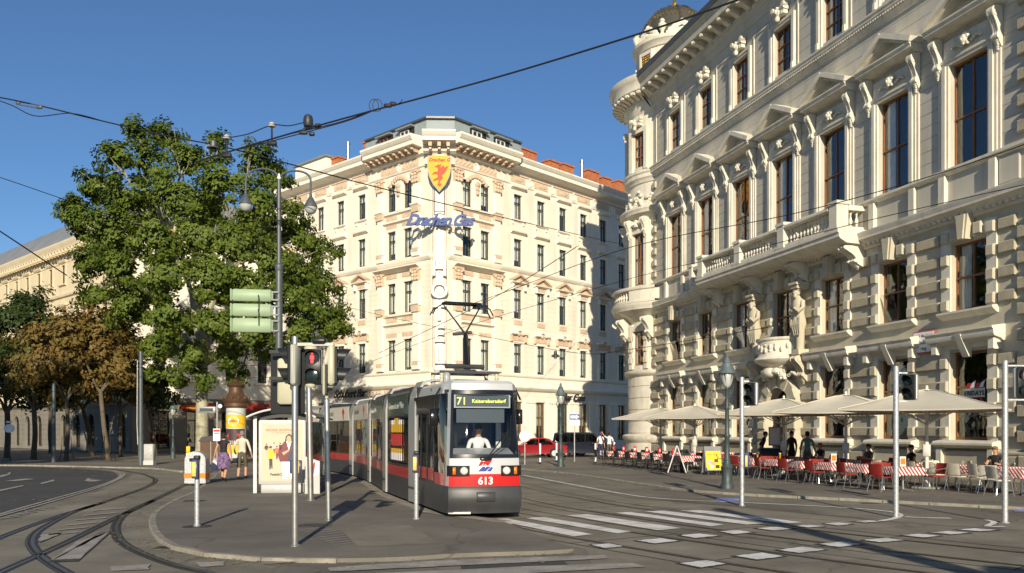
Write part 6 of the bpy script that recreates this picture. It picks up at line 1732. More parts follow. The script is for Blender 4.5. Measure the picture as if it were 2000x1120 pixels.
def module(s0, s1, ad=None):
    Mm, Lm = seg_m(s0, s1); M = TI @ Mm; mb = MB('tram_dark')
    for s in (-1, 1):
        x = s * HW; xi = s * (HW - .06); a, b = min(x, xi), max(x, xi)
        mb.box(a, b, 0, Lm, .12, .68, 'tram_dark'); mb.box(a, b, 0, Lm, .68, .95, 'tram_red'); mb.box(a + .002, b - .002, 0, Lm, .95, 1.02, 'tram_black'); mb.box(a, b, 0, Lm, 2.28, 2.36, 'tram_black')
        mb.loft([[(s * (HW - (.18 * (max(0, z - 2.55) / .5) ** 1.6)), y, z) for y in (0, Lm)] for z in (2.36, 2.55, 2.8, 2.95, 3.05)], False, 'tram_grey' if ad == 'pale' else 'tram_dark', closed=False)
        for y in (0, Lm / 2 - .04, Lm - .08): mb.box(a + .004, b - .004, y, y + .08, 1.02, 2.28, 'tram_black')
    mb.add([(-.99, 0, 3.05), (.99, 0, 3.05), (.99, Lm, 3.05), (-.99, Lm, 3.05), (-.5, 0, 3.1), (.5, 0, 3.1), (.5, Lm, 3.1), (-.5, Lm, 3.1)], [(0, 4, 7, 3), (4, 5, 6, 7), (5, 1, 2, 6)], 'tram_grey')
    mb.box(-HW + .08, HW - .08, 0.02, Lm - .02, .25, .3, 'tram_inner'); mb.box(-HW + .1, HW - .1, .02, Lm - .02, 2.9, 2.94, 'tram_inner')
    mo = obj('module', mb, tram, M)
    for s in (-1, 1):
        for q in range(2):
            y0, y1 = (.08, Lm / 2 - .04) if q == 0 else (Lm / 2 + .04, Lm - .08)
            obj('pane', MB('tram_glass').box(s * (HW - .03) - .006, s * (HW - .03) + .006, y0, y1, 1.02, 2.28), mo)
    for q in range(2):
        y = Lm * (.25 + .5 * q); st_ = MB('tram_seat')
        for s in (-1, 1): st_.rbox(s * .7 - .4, s * .7 + .4, y - .2, y + .2, .55, .72, .04); st_.rbox(s * .7 - .4, s * .7 + .4, y + .14, y + .24, .7, 1.25, .03)
        obj('seat', st_, mo); obj('grab_pole', MB('emblem_yellow').tube([(-.35, y, .3), (-.35, y, 2.9)], .02, 6), mo)
    return mo, Lm
edges = [2.05 + .45, 6.0 - .45, 6.0 + .45, 11 - .45, 11 + .45, 16.1 - .45, 16.1 + .45, 21.4 - .45, 21.4 + .45, 26.6 - .45]
ads = ['green', None, 'pale', None, 'pale']
mat('ad_green', (0.035, 0.075, 0.06), 0.3, var=0.1, vscale=1.5, coat=.3)
mat('ad_cream', (0.62, 0.58, 0.48), 0.4, var=0.06)
for k in range(5):
    mo, Lm = module(edges[2 * k], edges[2 * k + 1], ads[k])
    if k in (0, 1):
        obj('advert_panel', MB('ad_green').box(-HW - .012, -HW - .002, .1, Lm - .1, 2.33, 2.84), mo)
        obj('advert_lettering', text_mesh('Genuss ist ein Wien', .22 if k else .26, 'tram_light', .004, align='LEFT', shear=.2), mo, T(-HW - .014, Lm - .3, 2.5) @ Matrix.Rotation(R(-90), 4, 'Z'))
    else:
        obj('advert_panel', MB('ad_cream').box(-HW - .012, -HW - .002, .1, Lm - .1, 2.33, 2.9), mo)
        obj('advert_lettering', text_mesh('Zauberhaft', .3, 'tram_dark', .004, align='LEFT', shear=.3), mo, T(-HW - .014, Lm - .4, 2.55) @ Matrix.Rotation(R(-90), 4, 'Z'))
        obj('advert_figure', MB('tram_red').prism([(-.05, 0), (.05, 0), (.12, .25), (.22, .3), (.12, .42), (0, .5), (-.12, .42), (-.22, .3), (-.12, .25)], -.004, 0), mo, T(-HW - .014, 1.0, 2.36) @ Matrix.Rotation(R(-90), 4, 'Z'))
    if k == 0:      # pasted beer advert: yellow, red and white bands of cans
        for q in range(6):
            for z0, z1, m in ((1.1, 1.3, 'enamel_white'), (1.3, 1.42, 'emblem_yellow'), (1.5, 1.82, 'sign_red'), (1.86, 2.08, 'emblem_yellow'), (2.08, 2.2 + .05 * (q in (2, 3)), 'emblem_yellow' if q in (2, 3) else 'enamel_white')):
                obj('window_advert', cached(('wad', z0, z1, m), lambda: MB(m).box(-.006, .006, 0, .22, z0, z1).mesh('window_advert')), mo, T(-HW - .0, .9 + q * .27, 0))
# --- pantograph
pg_m, _ = seg_m(1.3, 2.3); pgm = TI @ pg_m
pb = MB('tram_dark')
pb.box(-.75, .75, -.35, -.28, 3.3, 3.36); pb.box(-.75, .75, .5, .57, 3.3, 3.36); pb.box(-.6, -.52, -.3, .55, 3.3, 3.36); pb.box(.52, .6, -.3, .55, 3.3, 3.36); pb.box(-.8, .8, -.02, .06, 3.36, 3.4, 'alu_grey')
pb.rbox(-.3, .25, -.1, .35, 3.3, 3.42, .03); pb.tube([(-.5, .1, 3.5), (.5, .1, 3.5)], .06, 8)
obj('pantograph_base', pb, tram, pgm)
for x, y in ((-.7, -.3), (.7, -.3), (-.7, .53), (.7, .53)): obj('insulator', MB('beige_case').lathe([(.05, 3.08), (.07, 3.12), (.045, 3.15), (.07, 3.19), (.045, 3.22), (.06, 3.3)], 8, (x, y, 0)), tram, pgm)
obj('roof_unit', MB('tram_grey').rbox(-.72, -.56, -.6, -.44, 3.02, 3.3, .04), tram, pgm)
obj('pantograph_arm', MB('tram_black').tube([(0.05, .1, 3.5), (.28, 1.0, 4.42)], [.07, .05], 8).tube([(.14, .12, 3.5), (.34, 1.0, 4.38)], .018, 6), tram, pgm)
obj('pantograph_arm', MB('gutter').tube([(.28, 1.0, 4.42), (-.5, .25, 5.02)], [.026, .018], 6).tube([(.28, 1.0, 4.42), (.45, .25, 5.02)], [.026, .018], 6).tube([(-.05, 1.0, 4.4), (.45, 1.0, 4.46)], .05, 6), tram, pgm)
ph = MB('tram_black')
for y in (.1, .36): ph.tube([(-.82, y, 4.78), (-.74, y, 4.93), (-.5, y, 5.06), (.42, y, 5.06), (.66, y, 4.95), (.75, y, 4.78)], .018, 6)
ph.box(-.52, .42, .08, .4, 5.07, 5.1); ph.box(.3, .6, .06, .42, 4.98, 5.05); obj('pantograph_head', ph, tram, pgm)
# ------------------------------------------------------------------ street furniture
mat('red_man', (0.9, 0.02, 0.02), 0.4, var=0, emit=2.5)
mat('dark_lens', (0.01, 0.02, 0.02), 0.15, var=0)
mat('button_yellow', (0.75, 0.55, 0.12), 0.45, var=0.06)
mat('button_blue', (0.06, 0.07, 0.16), 0.4, var=0.06)
mat('orange_band', (0.75, 0.2, 0.02), 0.5, var=0.05)
mat('green_box', (0.30, 0.40, 0.25), 0.5, var=0.06, stain=(.35, (0.22, 0.3, 0.18)))
mat('lamp_grey', (0.10, 0.115, 0.12), 0.45, 0.3, var=0.1)
mat('lamp_globe', (0.42, 0.43, 0.40), 0.25, var=0.05)
mat('lamp_iron', (0.055, 0.075, 0.075), 0.5, 0.2, var=0.15, vscale=5)
mat('lamp_copper', (0.12, 0.155, 0.16), 0.5, 0.2, var=0.2, vscale=6)
mat('col_brown', (0.10, 0.055, 0.03), 0.5, 0.2, var=0.15)
mat('col_poster_yellow', (0.80, 0.50, 0.02), 0.6, var=0.04)
mat('poster_bg', (0.56, 0.47, 0.34), 0.5, var=0.03)
mat('poster_red', (0.65, 0.16, 0.09), 0.5, var=0.03)
mat('poster_dark', (0.06, 0.045, 0.045), 0.5, var=0.1)
mat('poster_skin', (0.62, 0.36, 0.22), 0.5, var=0.05)
mat('poster_jacket', (0.18, 0.045, 0.05), 0.5, var=0.1)
mat('poster_navy', (0.05, 0.06, 0.11), 0.5, var=0.1)
mat('poster_grey', (0.45, 0.44, 0.42), 0.5, var=0.05)
mat('shelter_white', (0.60, 0.60, 0.57), 0.4, var=0.04)
mat('shelter_plinth', (0.48, 0.48, 0.46), 0.5, var=0.06)
glass('shelter_glass', (0.85, 0.88, 0.86), base=0.03)
def flat(mb, pts, y, m): return mb.prism(pts, y - .002, y + .001, m)

def signal_head(parent, M, w=.3, h=.6, lamps=('red_man', 'dark_lens'), case='pale_case', visor=.26, man=True, name='signal_head', depth=.16, board=None):
    """two-lens head; lenses face -y; origin at its lower centre"""
    mb = MB('black_paint'); mb.rbox(-w / 2, w / 2, 0, .05, 0, h, .02); mb.rbox(-w / 2 - .005, w / 2 + .005, .045, depth, -.01, h + .01, .03, case)
    if board: mb.box(-w / 2 - board, w / 2 + board, .06, .075, -board, h + board)
    hd = obj(name, mb, parent, M)
    for k, lm in enumerate(lamps):
        zc = h * (1 - (k + .5) / len(lamps)); r = min(w * .36, h / len(lamps) * .42)
        if lm == 'red_man':
            obj('lens', MB('dark_lens').lathe([(r, 0), (r, .012), (.001, .014)], 16, M=Matrix.Translation((0, 0, zc)) @ Matrix.Rotation(R(90), 4, 'X')), hd)
            mn = MB('red_man'); mn.ball((0, -.02, zc + r * .62), (r * .17, .01, r * .17), 8, 5); flat(mn, [(-.28 * r, zc + .42 * r), (.28 * r, zc + .42 * r), (.32 * r, zc - .2 * r), (.2 * r, zc - .2 * r), (.18 * r, zc - .8 * r), (-.18 * r, zc - .8 * r), (-.2 * r, zc - .2 * r), (-.32 * r, zc - .2 * r)], -.02, 'red_man'); obj('red_figure', mn, hd)
        else: obj('lens', MB(lm).lathe([(r, 0), (r * .98, .015), (r * .6, .03), (.001, .036)], 16, M=Matrix.Translation((0, 0, zc)) @ Matrix.Rotation(R(90), 4, 'X')), hd)
        v = MB('black_paint'); pts0 = [(r * 1.12 * math.cos(a), zc + r * 1.12 * math.sin(a)) for a in [R(-35) + R(250) * q / 14 for q in range(15)]]
        v.loft([[(x, 0, z) for x, z in pts0], [(x, -visor * (.55 + .45 * (z - zc) / r / 1.12 if z > zc else .55 + .2 * (z - zc) / r), z) for x, z in pts0]], False, closed=False)
        obj('visor', v, hd)
    return hd

def pole_mesh(h, r=.055, m='steel', lean=0.0):
    return MB(m).tube([(0, 0, 0), (lean * .5, 0, h * .5), (lean, 0, h)], [r, r, r * .98], 16).lathe([(r * 1.5, 0), (r * 1.5, .015), (r, .03)], 16)

# traffic light cluster on the island
a_ = G(576, 1067, IH); HA = P(576, 658, a_.y).z - IH
sA = thing('traffic_light', 'nearest steel traffic light pole with cross arm holding two signal heads', 'traffic light', T(a_.x, a_.y, IH))
obj('pole', pole_mesh(HA, .052), sA)
ppm = FPX / a_.y
def zA(y): return P(576, y, a_.y).z - IH
obj('cross_arm', MB('pale_case').box(-.02, .62, -.02, .02, zA(676), zA(670)), sA)
obj('bracket', MB('black_paint').box(-.42, 0, .03, .07, zA(690), zA(684)).box(-.42, 0, .03, .07, zA(742), zA(736)), sA)
signal_head(sA, T(-.02, -.0, zA(752), R(-97)) @ T(0, -.06, 0), .28, zA(674) - zA(752), ('dark_lens', 'dark_lens'), 'pale_case', .2, depth=.13)
signal_head(sA, T(.66, .0, zA(752), R(102)) @ T(0, -.02, 0), .30, zA(678) - zA(752), ('dark_lens', 'dark_lens'), 'beige_case', .22, depth=.15)
signal_head(sA, T(-.17, .32, zA(788), R(172)), .26, zA(700) - zA(788), ('dark_lens', 'dark_lens', 'dark_lens'), 'beige_case', .2, depth=.2, board=.16)
obj('cap', MB('black_paint').rbox(.28, .5, -.06, .1, zA(672), zA(660), .02), sA)
b_ = G(607, 978, IH)
sB = thing('traffic_light', 'steel pole carrying the pedestrian signal with a glowing red man', 'traffic light', T(b_.x, b_.y, IH))
zB = lambda y: P(607, y, b_.y).z - IH
obj('pole', pole_mesh(zB(752), .078, lean=-.05), sB)
signal_head(sB, T(.06, -.1, zB(752)), .47, zB(683) - zB(752), ('red_man', 'dark_lens'), 'beige_case', .16, depth=.2)
obj('collar', MB('beige_case').lathe([(.1, zB(758)), (.15, zB(753)), (.15, zB(751)), (.05, zB(749))], 14), sB); obj('collar', MB('beige_case').lathe([(.17, zB(683)), (.17, zB(678)), (.1, zB(675))], 14), sB)
c_ = G(642, 1017, IH)
sC = thing('traffic_light', 'slim steel pole with narrow beige signal case seen edge on', 'traffic light', T(c_.x, c_.y, IH))
zC = lambda y: P(642, y, c_.y).z - IH
obj('pole', pole_mesh(zC(782), .056, lean=-.04), sC); obj('cap', MB('steel').lathe([(.056, zC(784)), (.05, zC(780)), (.02, zC(777))], 12, (-.04, 0, 0)), sC)
signal_head(sC, T(-.07, 0, zC(772), R(100)) @ T(0, -.05, 0), .24, zC(713) - zC(772), ('dark_lens', 'dark_lens'), 'beige_case', .2, depth=.1)
obj('neck', MB('beige_case').tube([(-.04, 0, zC(780)), (-.05, 0, zC(771))], .035, 8), sC)

# push-button posts
for (x, y, yt, lab) in ((385, 1028, 892, 'short galvanised push button post in front of the litter bin'), (813, 1014, 883, 'short galvanised push button post beside the tram front door')):
    q = G(x, y, IH); t = thing('button_post', lab, 'post', T(q.x, q.y, IH), 'push button posts'); zf = lambda yy: P(x, yy, q.y).z - IH
    obj('post', pole_mesh(zf(yt), .048, 'galvanised'), t); h0 = zf(yt)
    obj('button_box', MB('button_blue').rbox(-.07, .05, -.12, -.045, h0 - .42, h0 - .06, .015), t); obj('button_plate', MB('button_yellow').rbox(-.055, .02, -.135, -.12, h0 - .38, h0 - .1, .006), t)
    obj('top_housing', MB('blue_black').rbox(-.05, .055, -.07, .05, h0 - .06, h0 + .02, .015), t)

# litter bin
q = G(385, 945.5, IH)
t = thing('litter_bin', 'silver litter bin with rounded top and orange band on the island', 'bin', T(q.x, q.y, IH))
w_, h_ = .36, 1.13
arch = [(-w_, .03), (-w_, h_ - .3)] + [(w_ * math.cos(PI - PI * k / 12), h_ - .3 + .3 * math.sin(PI - PI * k / 12)) for k in range(1, 12)] + [(w_, h_ - .3), (w_, .03)]
bmb = MB('galvanised'); bmb.prism(arch, -.2, .2); bmb.prism([(x * .93, .03 + (z - .03) * .96) for x, z in arch], -.225, .225); obj('body', bmb, t)
obj('band', MB('orange_band').box(-w_ - .008, w_ + .008, -.232, .232, .21, .38), t)
obj('lower_rim', MB('shelter_white').box(-w_ - .006, w_ + .006, -.21, .21, .06, .12), t)
obj('slot', MB('black_paint').rbox(-.2, .2, -.235, -.2, .78, .9, .02), t)

# waiting shelter seen end on
q = G(552, 963, IH); SHR = math.atan2(.955, -.30) - PI / 2
sh = thing('tram_shelter', 'white glazed tram shelter with curved roof and a poster panel on its end', 'shelter', T(q.x, q.y, IH, SHR * .35))
hw = .80; L_ = 4.4
def arc_roof(x): return 2.20 + .26 * (1 - (x / 1.02) ** 2)
for s in (-1, 1):
    for y in (0, L_): obj('post', MB('shelter_white').box(s * hw - .05, s * hw + .05, y, y + .1, 0, arc_roof(hw) - .02), sh)
rm = MB('shelter_white'); xs = [-1.0 + 2.0 * k / 12 for k in range(13)]
rm.loft([[(x, y, arc_roof(x) + .05) for x in xs] + [(x, y, arc_roof(x)) for x in xs[::-1]] for y in (-.25, L_ + .3)], True, 'blue_black')
obj('roof', rm, sh); obj('roof_edge', MB('shelter_white').tube([(x, -.27, arc_roof(x) + .03) for x in xs], .03, 6), sh)
obj('roof_beam', MB('shelter_white').prism([(x, arc_roof(x) - .22 + (.02 if abs(x) > .9 else 0)) for x in xs[2:-2]] + [(x, arc_roof(x) - .01) for x in xs[2:-2][::-1]], .06, .1, 'black_paint'), sh)
obj('back_glass', MB('shelter_glass').box(hw - .01, hw, .15, L_, .3, 2.1), sh)
obj('bench', MB('col_brown').box(.2, .65, .8, 3.6, .42, .47).box(.4, .45, 1, 1.06, 0, .42).box(.4, .45, 3.3, 3.36, 0, .42), sh)
pz0, pz1 = .22, 2.08
pb_ = MB('shelter_white'); pb_.rbox(-.68, .68, -.1, .12, .26, 2.16, .03); obj('poster_case', pb_, sh)
obj('plinth', MB('shelter_plinth').rbox(-.62, .62, -.06, .1, 0, .27, .02), sh)
pm = MB('poster_bg'); pm.box(-.6, .6, -.108, -.101, .36, 2.07); pst = obj('poster', pm, sh)
pr = MB('poster_dark')
Y0 = -.112
def fig(cx, z0, s, top, leg, hd='poster_dark', arm=0.0):
    flat(pr, [(cx - .05 * s, z0), (cx + .0 * s, z0), (cx + .04 * s, z0 + .45 * s), (cx - .06 * s, z0 + .45 * s)], Y0, leg); flat(pr, [(cx + .03 * s, z0 + .05 * s), (cx + .08 * s, z0 + .03 * s), (cx + .07 * s, z0 + .45 * s), (cx, z0 + .45 * s)], Y0 - .002, leg)
    flat(pr, [(cx - .09 * s, z0 + .44 * s), (cx + .09 * s, z0 + .44 * s), (cx + .11 * s, z0 + .8 * s), (cx - .1 * s, z0 + .8 * s)], Y0 - .004, top)
    flat(pr, [(cx - .1 * s, z0 + .78 * s), (cx - .2 * s, z0 + (.55 + arm) * s), (cx - .16 * s, z0 + (.52 + arm) * s), (cx - .07 * s, z0 + .7 * s)], Y0 - .003, top); flat(pr, [(cx + .1 * s, z0 + .78 * s), (cx + .2 * s, z0 + .6 * s), (cx + .16 * s, z0 + .55 * s), (cx + .07 * s, z0 + .7 * s)], Y0 - .003, top)
    flat(pr, [(cx + .055 * s * math.cos(k), z0 + .88 * s + .075 * s * math.sin(k)) for k in [2 * PI * i / 8 for i in range(8)]], Y0 - .005, 'poster_skin'); flat(pr, [(cx + .06 * s * math.cos(k), z0 + .92 * s + .05 * s * math.sin(k)) for k in [2 * PI * i / 8 for i in range(8)]], Y0 - .006, hd)
fig(-.33, .70, .72, 'col_poster_yellow', 'poster_dark', arm=.2); fig(-.15, 1.0, .42, 'poster_red', 'poster_jacket'); fig(-.45, 1.12, .36, 'poster_dark', 'poster_grey'); fig(-.23, 1.15, .36, 'poster_grey', 'poster_dark'); fig(-.05, 1.12, .38, 'poster_dark', 'poster_dark', arm=.3)
# the large woman in a jacket
flat(pr, [(.02, .42), (.16, .42), (.2, .95), (-.02, .95)], Y0, 'enamel_white'); flat(pr, [(.2, .42), (.34, .42), (.32, .95), (.16, .95)], Y0 - .002, 'enamel_white')
flat(pr, [(-.06, .93), (.36, .93), (.46, 1.2), (.38, 1.5), (.24, 1.55), (.06, 1.52), (-.1, 1.3), (-.12, 1.12)], Y0 - .004, 'poster_jacket'); flat(pr, [(.14, .96), (.38, .96), (.46, 1.18), (.4, 1.42), (.22, 1.2)], Y0 - .006, 'poster_navy')
flat(pr, [(.05, 1.12), (.2, 1.24), (.22, 1.3), (.0, 1.2)], Y0 - .008, 'poster_skin'); flat(pr, [(.12, 1.54), (.28, 1.54), (.2, 1.26)], Y0 - .0095, 'enamel_white'); flat(pr, [(.16, 1.56), (.25, 1.56), (.2, 1.42)], Y0 - .0105, 'poster_skin')
flat(pr, [(.08, 1.5), (.11, 1.68), (.2, 1.76), (.3, 1.7), (.34, 1.5), (.3, 1.42), (.12, 1.44)], Y0 - .008, 'poster_dark'); flat(pr, [(.2 + .07 * math.cos(k), 1.6 + .1 * math.sin(k)) for k in [2 * PI * i / 12 for i in range(12)]], Y0 - .0125, 'poster_skin')
obj('print', pr, pst)
obj('lettering', text_mesh('GROSSE ERÖFFNUNG', .098, 'poster_red', .003, bold=.002), pst, T(0, Y0, 1.83)); obj('lettering', text_mesh('AM 1. SEPTEMBER UM 9 UHR', .05, 'poster_red', .003), pst, T(0, Y0, 1.765)); obj('lettering', text_mesh('Wiens schönstes Modehaus', .075, 'poster_grey', .003, shear=.4), pst, T(0, Y0, 1.96))
obj('lettering', text_mesh('Peek&Cloppenburg', .1, 'poster_dark', .003, bold=.003), pst, T(.05, Y0, .52)); obj('lettering', text_mesh('Kärntner Straße', .045, 'poster_grey', .003), pst, T(.1, Y0, .44)); obj('lettering', text_mesh('GEWISTA', .1, 'galvanised', .004), sh, T(0, -.065, .09))
# red and white notice sheet and blue box on the shelter's right side
nt = thing('notice_board', 'grey notice panel with red and white sheet beside the shelter poster', 'board', T(*(q + Vector((.92, -.35, 0))).xy, IH))
obj('panel', MB('shelter_plinth').prism([(-.18, 0), (.26, 0), (.26, .95), (-.18, 1.1)], 0, .03), nt); obj('sheet', MB('enamel_white').prism([(.05, .5), (.24, .58), (.24, .95), (.1, .9)], -.01, 0), nt); obj('sheet_border', MB('sign_red').prism([(.02, .45), (.07, .47), (.14, .92), (.08, .9)], -.014, -.011), nt)
bx_ = thing('ticket_box', 'dark blue ticket box with yellow stripe behind the nearest steel pole', 'box', T(*(q + Vector((.62, -.9, 0))).xy, IH))
obj('case', MB('button_blue').rbox(-.17, .17, -.05, .05, .62, 1.0, .02), bx_); obj('stripe', MB('button_yellow').box(-.02, .1, -.06, -.05, .64, .98), bx_); obj('post', MB('button_blue').tube([(0, 0, 0), (0, 0, .63)], .03, 8), bx_)

# advertising column
q = Vector((P(461, 800, 52).x, 52, PH))
t = thing('advertising_column', 'round advertising column with brown domed top and beer posters', 'column', T(q.x, q.y, q.z))
ra = .58
obj('shaft', MB('shelter_white').lathe([(ra + .05, 0), (ra + .05, .3), (ra, .35), (ra, 3.2), (ra + .02, 3.25)], 28), t)
cp = MB('col_brown'); cp.lathe([(ra + .05, 3.22), (ra + .12, 3.3), (ra + .12, 3.5), (ra + .2, 3.6), (ra + .22, 3.72), (ra + .1, 3.85), (ra - .1, 4.05), (ra - .16, 4.2), (ra - .18, 4.45), (ra - .06, 4.55), (ra - .04, 4.62), (ra - .25, 4.75), (ra - .45, 4.85), (.06, 4.95), (.05, 5.1), (.01, 5.2)], 28); obj('cap', cp, t)
for k in range(12):
    a = 2 * PI * k / 12; obj('cap_finial', MB('col_brown').ball((.78 * math.cos(a), .78 * math.sin(a), 3.8), (.08, .08, .1), 6, 4), t)
def wrap(z0, z1, m, a0=-150, a1=-30, dr=.006): return MB(m).lathe([(ra + dr, z0), (ra + dr, z1)], 16, a0=R(a0), a1=R(a1), cap=False)
obj('poster', wrap(.5, 1.0, 'col_poster_yellow', -170, -10), t); obj('poster', wrap(1.0, 1.95, 'poster_dark', -165, -15), t); obj('poster', wrap(2.0, 2.8, 'col_poster_yellow', -170, -10), t)
def on_col(mb, dr): return mb.map(lambda x, y, z: ((ra + dr - y) * math.sin(x / ra), -(ra + dr - y) * math.cos(x / ra), z))
ov = [(.38 * math.cos(2 * PI * k / 20), 2.42 + .30 * math.sin(2 * PI * k / 20)) for k in range(20)]
obj('poster_logo', on_col(MB('black_paint').prism(ov, 0, .002), .010), t); obj('poster_logo', on_col(MB('enamel_white').prism([(x * .93, 2.42 + (z - 2.42) * .92) for x, z in ov], 0, .002), .014), t)
obj('poster_logo', on_col(MB('poster_red').prism([(-.2, 2.36), (.05, 2.34), (.25, 2.42), (.1, 2.48), (0, 2.53), (-.12, 2.47)], 0, .002), .018), t)
rl_ = [(.42 * math.cos(2 * PI * k / 14) * (1 + .1 * math.sin(k * 3)), 1.5 + .28 * math.sin(2 * PI * k / 14) * (1 + .15 * math.cos(k * 2))) for k in range(14)]
obj('poster_print', on_col(MB('sign_red').prism(rl_, 0, .002), .012), t)
for k in range(9): obj('poster_print', on_col(MB('enamel_white' if k % 2 else 'poster_grey').prism([(-.45 + k * .1, 1.03), (-.41 + k * .1, 1.03), (-.4 + k * .1, 1.25), (-.44 + k * .1, 1.25)], 0, .002), .010), t)

# tram stop pole with display, newspaper cabinet, yellow marker post
q = Vector((P(424, 800, 42).x, 42, IH)); t = thing('stop_display', 'grey stop pole with dark passenger display box left of the column', 'sign', T(q.x, q.y, q.z))
obj('pole', pole_mesh(3.25, .045, 'steel'), t); obj('display_case', MB('alu_grey').rbox(-.92, -.06, -.08, .08, 2.72, 3.02, .02), t); obj('display_screen', MB('board_dark').box(-.82, -.16, -.09, -.081, 2.79, 2.95), t); obj('disc', MB('enamel_white').lathe([(.1, 0), (.1, .02), (.01, .021)], 14, M=Matrix.Translation((.16, -.02, 3.05)) @ Matrix.Rotation(R(90), 4, 'X')), t); obj('arm', MB('steel').tube([(0, 0, 3.05), (.1, 0, 3.05)], .02, 6), t)
nsx = MB('enamel_white').box(-.17, .17, -.06, -.05, 1.35, 1.95); obj('timetable', nsx, t); obj('timetable_heading', MB('sign_red').box(-.15, .15, -.065, -.06, 1.8, 1.9).box(-.12, .12, -.065, -.06, 1.7, 1.75), t)
q = Vector((P(412, 800, 47).x, 47, PH)); t = thing('newspaper_cabinet', 'dark brown newspaper cabinet in front of the big tree trunk', 'cabinet', T(q.x, q.y, q.z))
obj('body', MB('col_brown').box(-.6, .6, 0, .6, .1, 1.25), t); obj('lid', MB('poster_dark').prism([(-.68, 1.25), (.68, 1.3), (.55, 1.62), (-.5, 1.5)], -.06, .66), t)
for x in (-.6, 0, .6): obj('frame_bar', MB('steel').box(x - .02, x + .02, -.03, 0, 0, 1.3), t)
q = Vector((P(368, 800, 49).x, 49, PH)); t = thing('marker_post', 'small post with yellow top left of the newspaper cabinet', 'post', T(q.x, q.y, q.z)); obj('post', MB('enamel_white').box(-.1, .1, -.08, .08, 0, .55), t); obj('top', MB('col_poster_yellow').rbox(-.105, .105, -.085, .085, .55, .95, .02), t)

# double-arm lamp with sign boxes
LY = 28.6; lx = (545 - 1000) / FPX * LY
t = thing('street_lamp', 'tall grey lamp post with two curved arms and hanging globes', 'street lamp', T(lx, LY, IH))
zl = lambda y: P(545, y, LY).z - IH
obj('pole', MB('lamp_grey').tube([(0, 0, 0), (0, 0, zl(520)), (0, 0, zl(518)), (0, 0, zl(350))], [.125, .115, .075, .065], 14), t)
obj('collar', MB('lamp_grey').lathe([(.12, zl(530)), (.14, zl(527)), (.14, zl(519)), (.08, zl(515))], 14), t); obj('finial', MB('enamel_white').lathe([(.05, zl(352)), (.07, zl(348)), (.03, zl(342)), (.005, zl(338))], 10), t)
for s, xe, yt, ye in ((-1, 480, 330, 375), (1, 607, 334, 380)):
    dx = (xe - 545) / FPX * LY; pts = []
    for k in range(15):
        a = PI * k / 14; pts.append((dx / 2 - dx / 2 * math.cos(a), 0, zl(355) + (zl(yt) - zl(355)) * math.sin(a) ** .8))
    pts.append((dx, 0, zl(ye) + .02)); obj('arm', MB('lamp_grey').tube(pts, .035, 8), t)
    hz = zl(ye)
    sh_ = obj('lamp_shade', MB('lamp_grey').lathe([(.03, .04), (.05, 0), (.05, -.08), (.08, -.12), (.13, -.22), (.21, -.36), (.225, -.42), (.2, -.44)], 18, (dx, 0, hz)), t)
    obj('globe', MB('lamp_globe').lathe([(.205, -.43), (.2, -.5), (.15, -.6), (.08, -.65), (.005, -.665)], 18, (dx, 0, hz)), sh_)
for k, (y0, y1) in enumerate(((568, 592), (596, 621), (624, 652))):
    sg = thing('sign_box', ('top', 'middle', 'bottom')[k] + 'most of three pale green sign boxes stacked on the lamp post', 'sign', T(lx - .1, LY - .1, 0, R(9)))
    z0, z1 = P(545, y1, LY).z, P(545, y0, LY).z
    obj('box', MB('green_box').rbox(-1.36, -.1, -.14, .06, z0 + .01, z1 - .01, .04), sg); obj('end_plate', MB('green_box').rbox(-1.42, -1.36, -.15, .07, z0, z1, .02), sg); obj('bracket', MB('lamp_grey').box(-.1, .12, -.08, -.04, z0 + .05, z0 + .1).box(-.1, .12, -.08, -.04, z1 - .1, z1 - .05).box(-.1, -.06, -.1, 0, z0 + .05, z1 - .05), sg)
    if k < 2: obj('cable', MB('black_paint').tube([(-.52, -.16, z1 - .2), (-.5, -.19, z0 + .1), (-.5, -.16, z0 - .3)], .018, 5), sg)

# masts and cabinet on the far left pavement
q = G(275, 908.5, PH); t = thing('wire_mast', 'grey overhead wire mast beside the pale utility cabinet', 'mast', T(q.x, q.y, PH)); obj('pole', MB('lamp_grey').tube([(0, 0, 0), (0, 0, 1.6), (0, 0, 1.62), (0, 0, 6.1)], [.14, .14, .12, .1], 12), t); obj('cable', MB('enamel_white').tube([(-.12, -.1, 1.1), (-.16, -.1, 2.2), (-.14, -.1, 5.6)], .015, 5), t)
q = G(289.5, 908.5, PH); t = thing('utility_cabinet', 'pale grey utility cabinet at the foot of the wire mast', 'cabinet', T(q.x, q.y, PH)); obj('body', MB('poster_grey').rbox(-.25, .25, 0, .35, 0, 1.12, .02), t); obj('door', MB('poster_grey').rbox(-.22, .22, -.015, .0, .3, 1.08, .01), t); obj('base', MB('shelter_plinth').box(-.27, .27, -.02, .37, 0, .22), t)
for k in range(6): obj('sticker', MB('poster_dark').box(-.15 + .06 * k, -.12 + .06 * k, -.02, -.0155, .5 + .09 * (k * 3 % 5), .53 + .09 * (k * 3 % 5)), t)
q = Vector((P(105, 800, 50).x, 50, PH)); t = thing('wire_mast', 'dark grey overhead wire mast between the brown trees', 'mast', T(q.x, q.y, PH)); obj('pole', MB('lamp_grey').tube([(0, 0, 0), (0, 0, 4.6)], [.12, .09], 12), t)
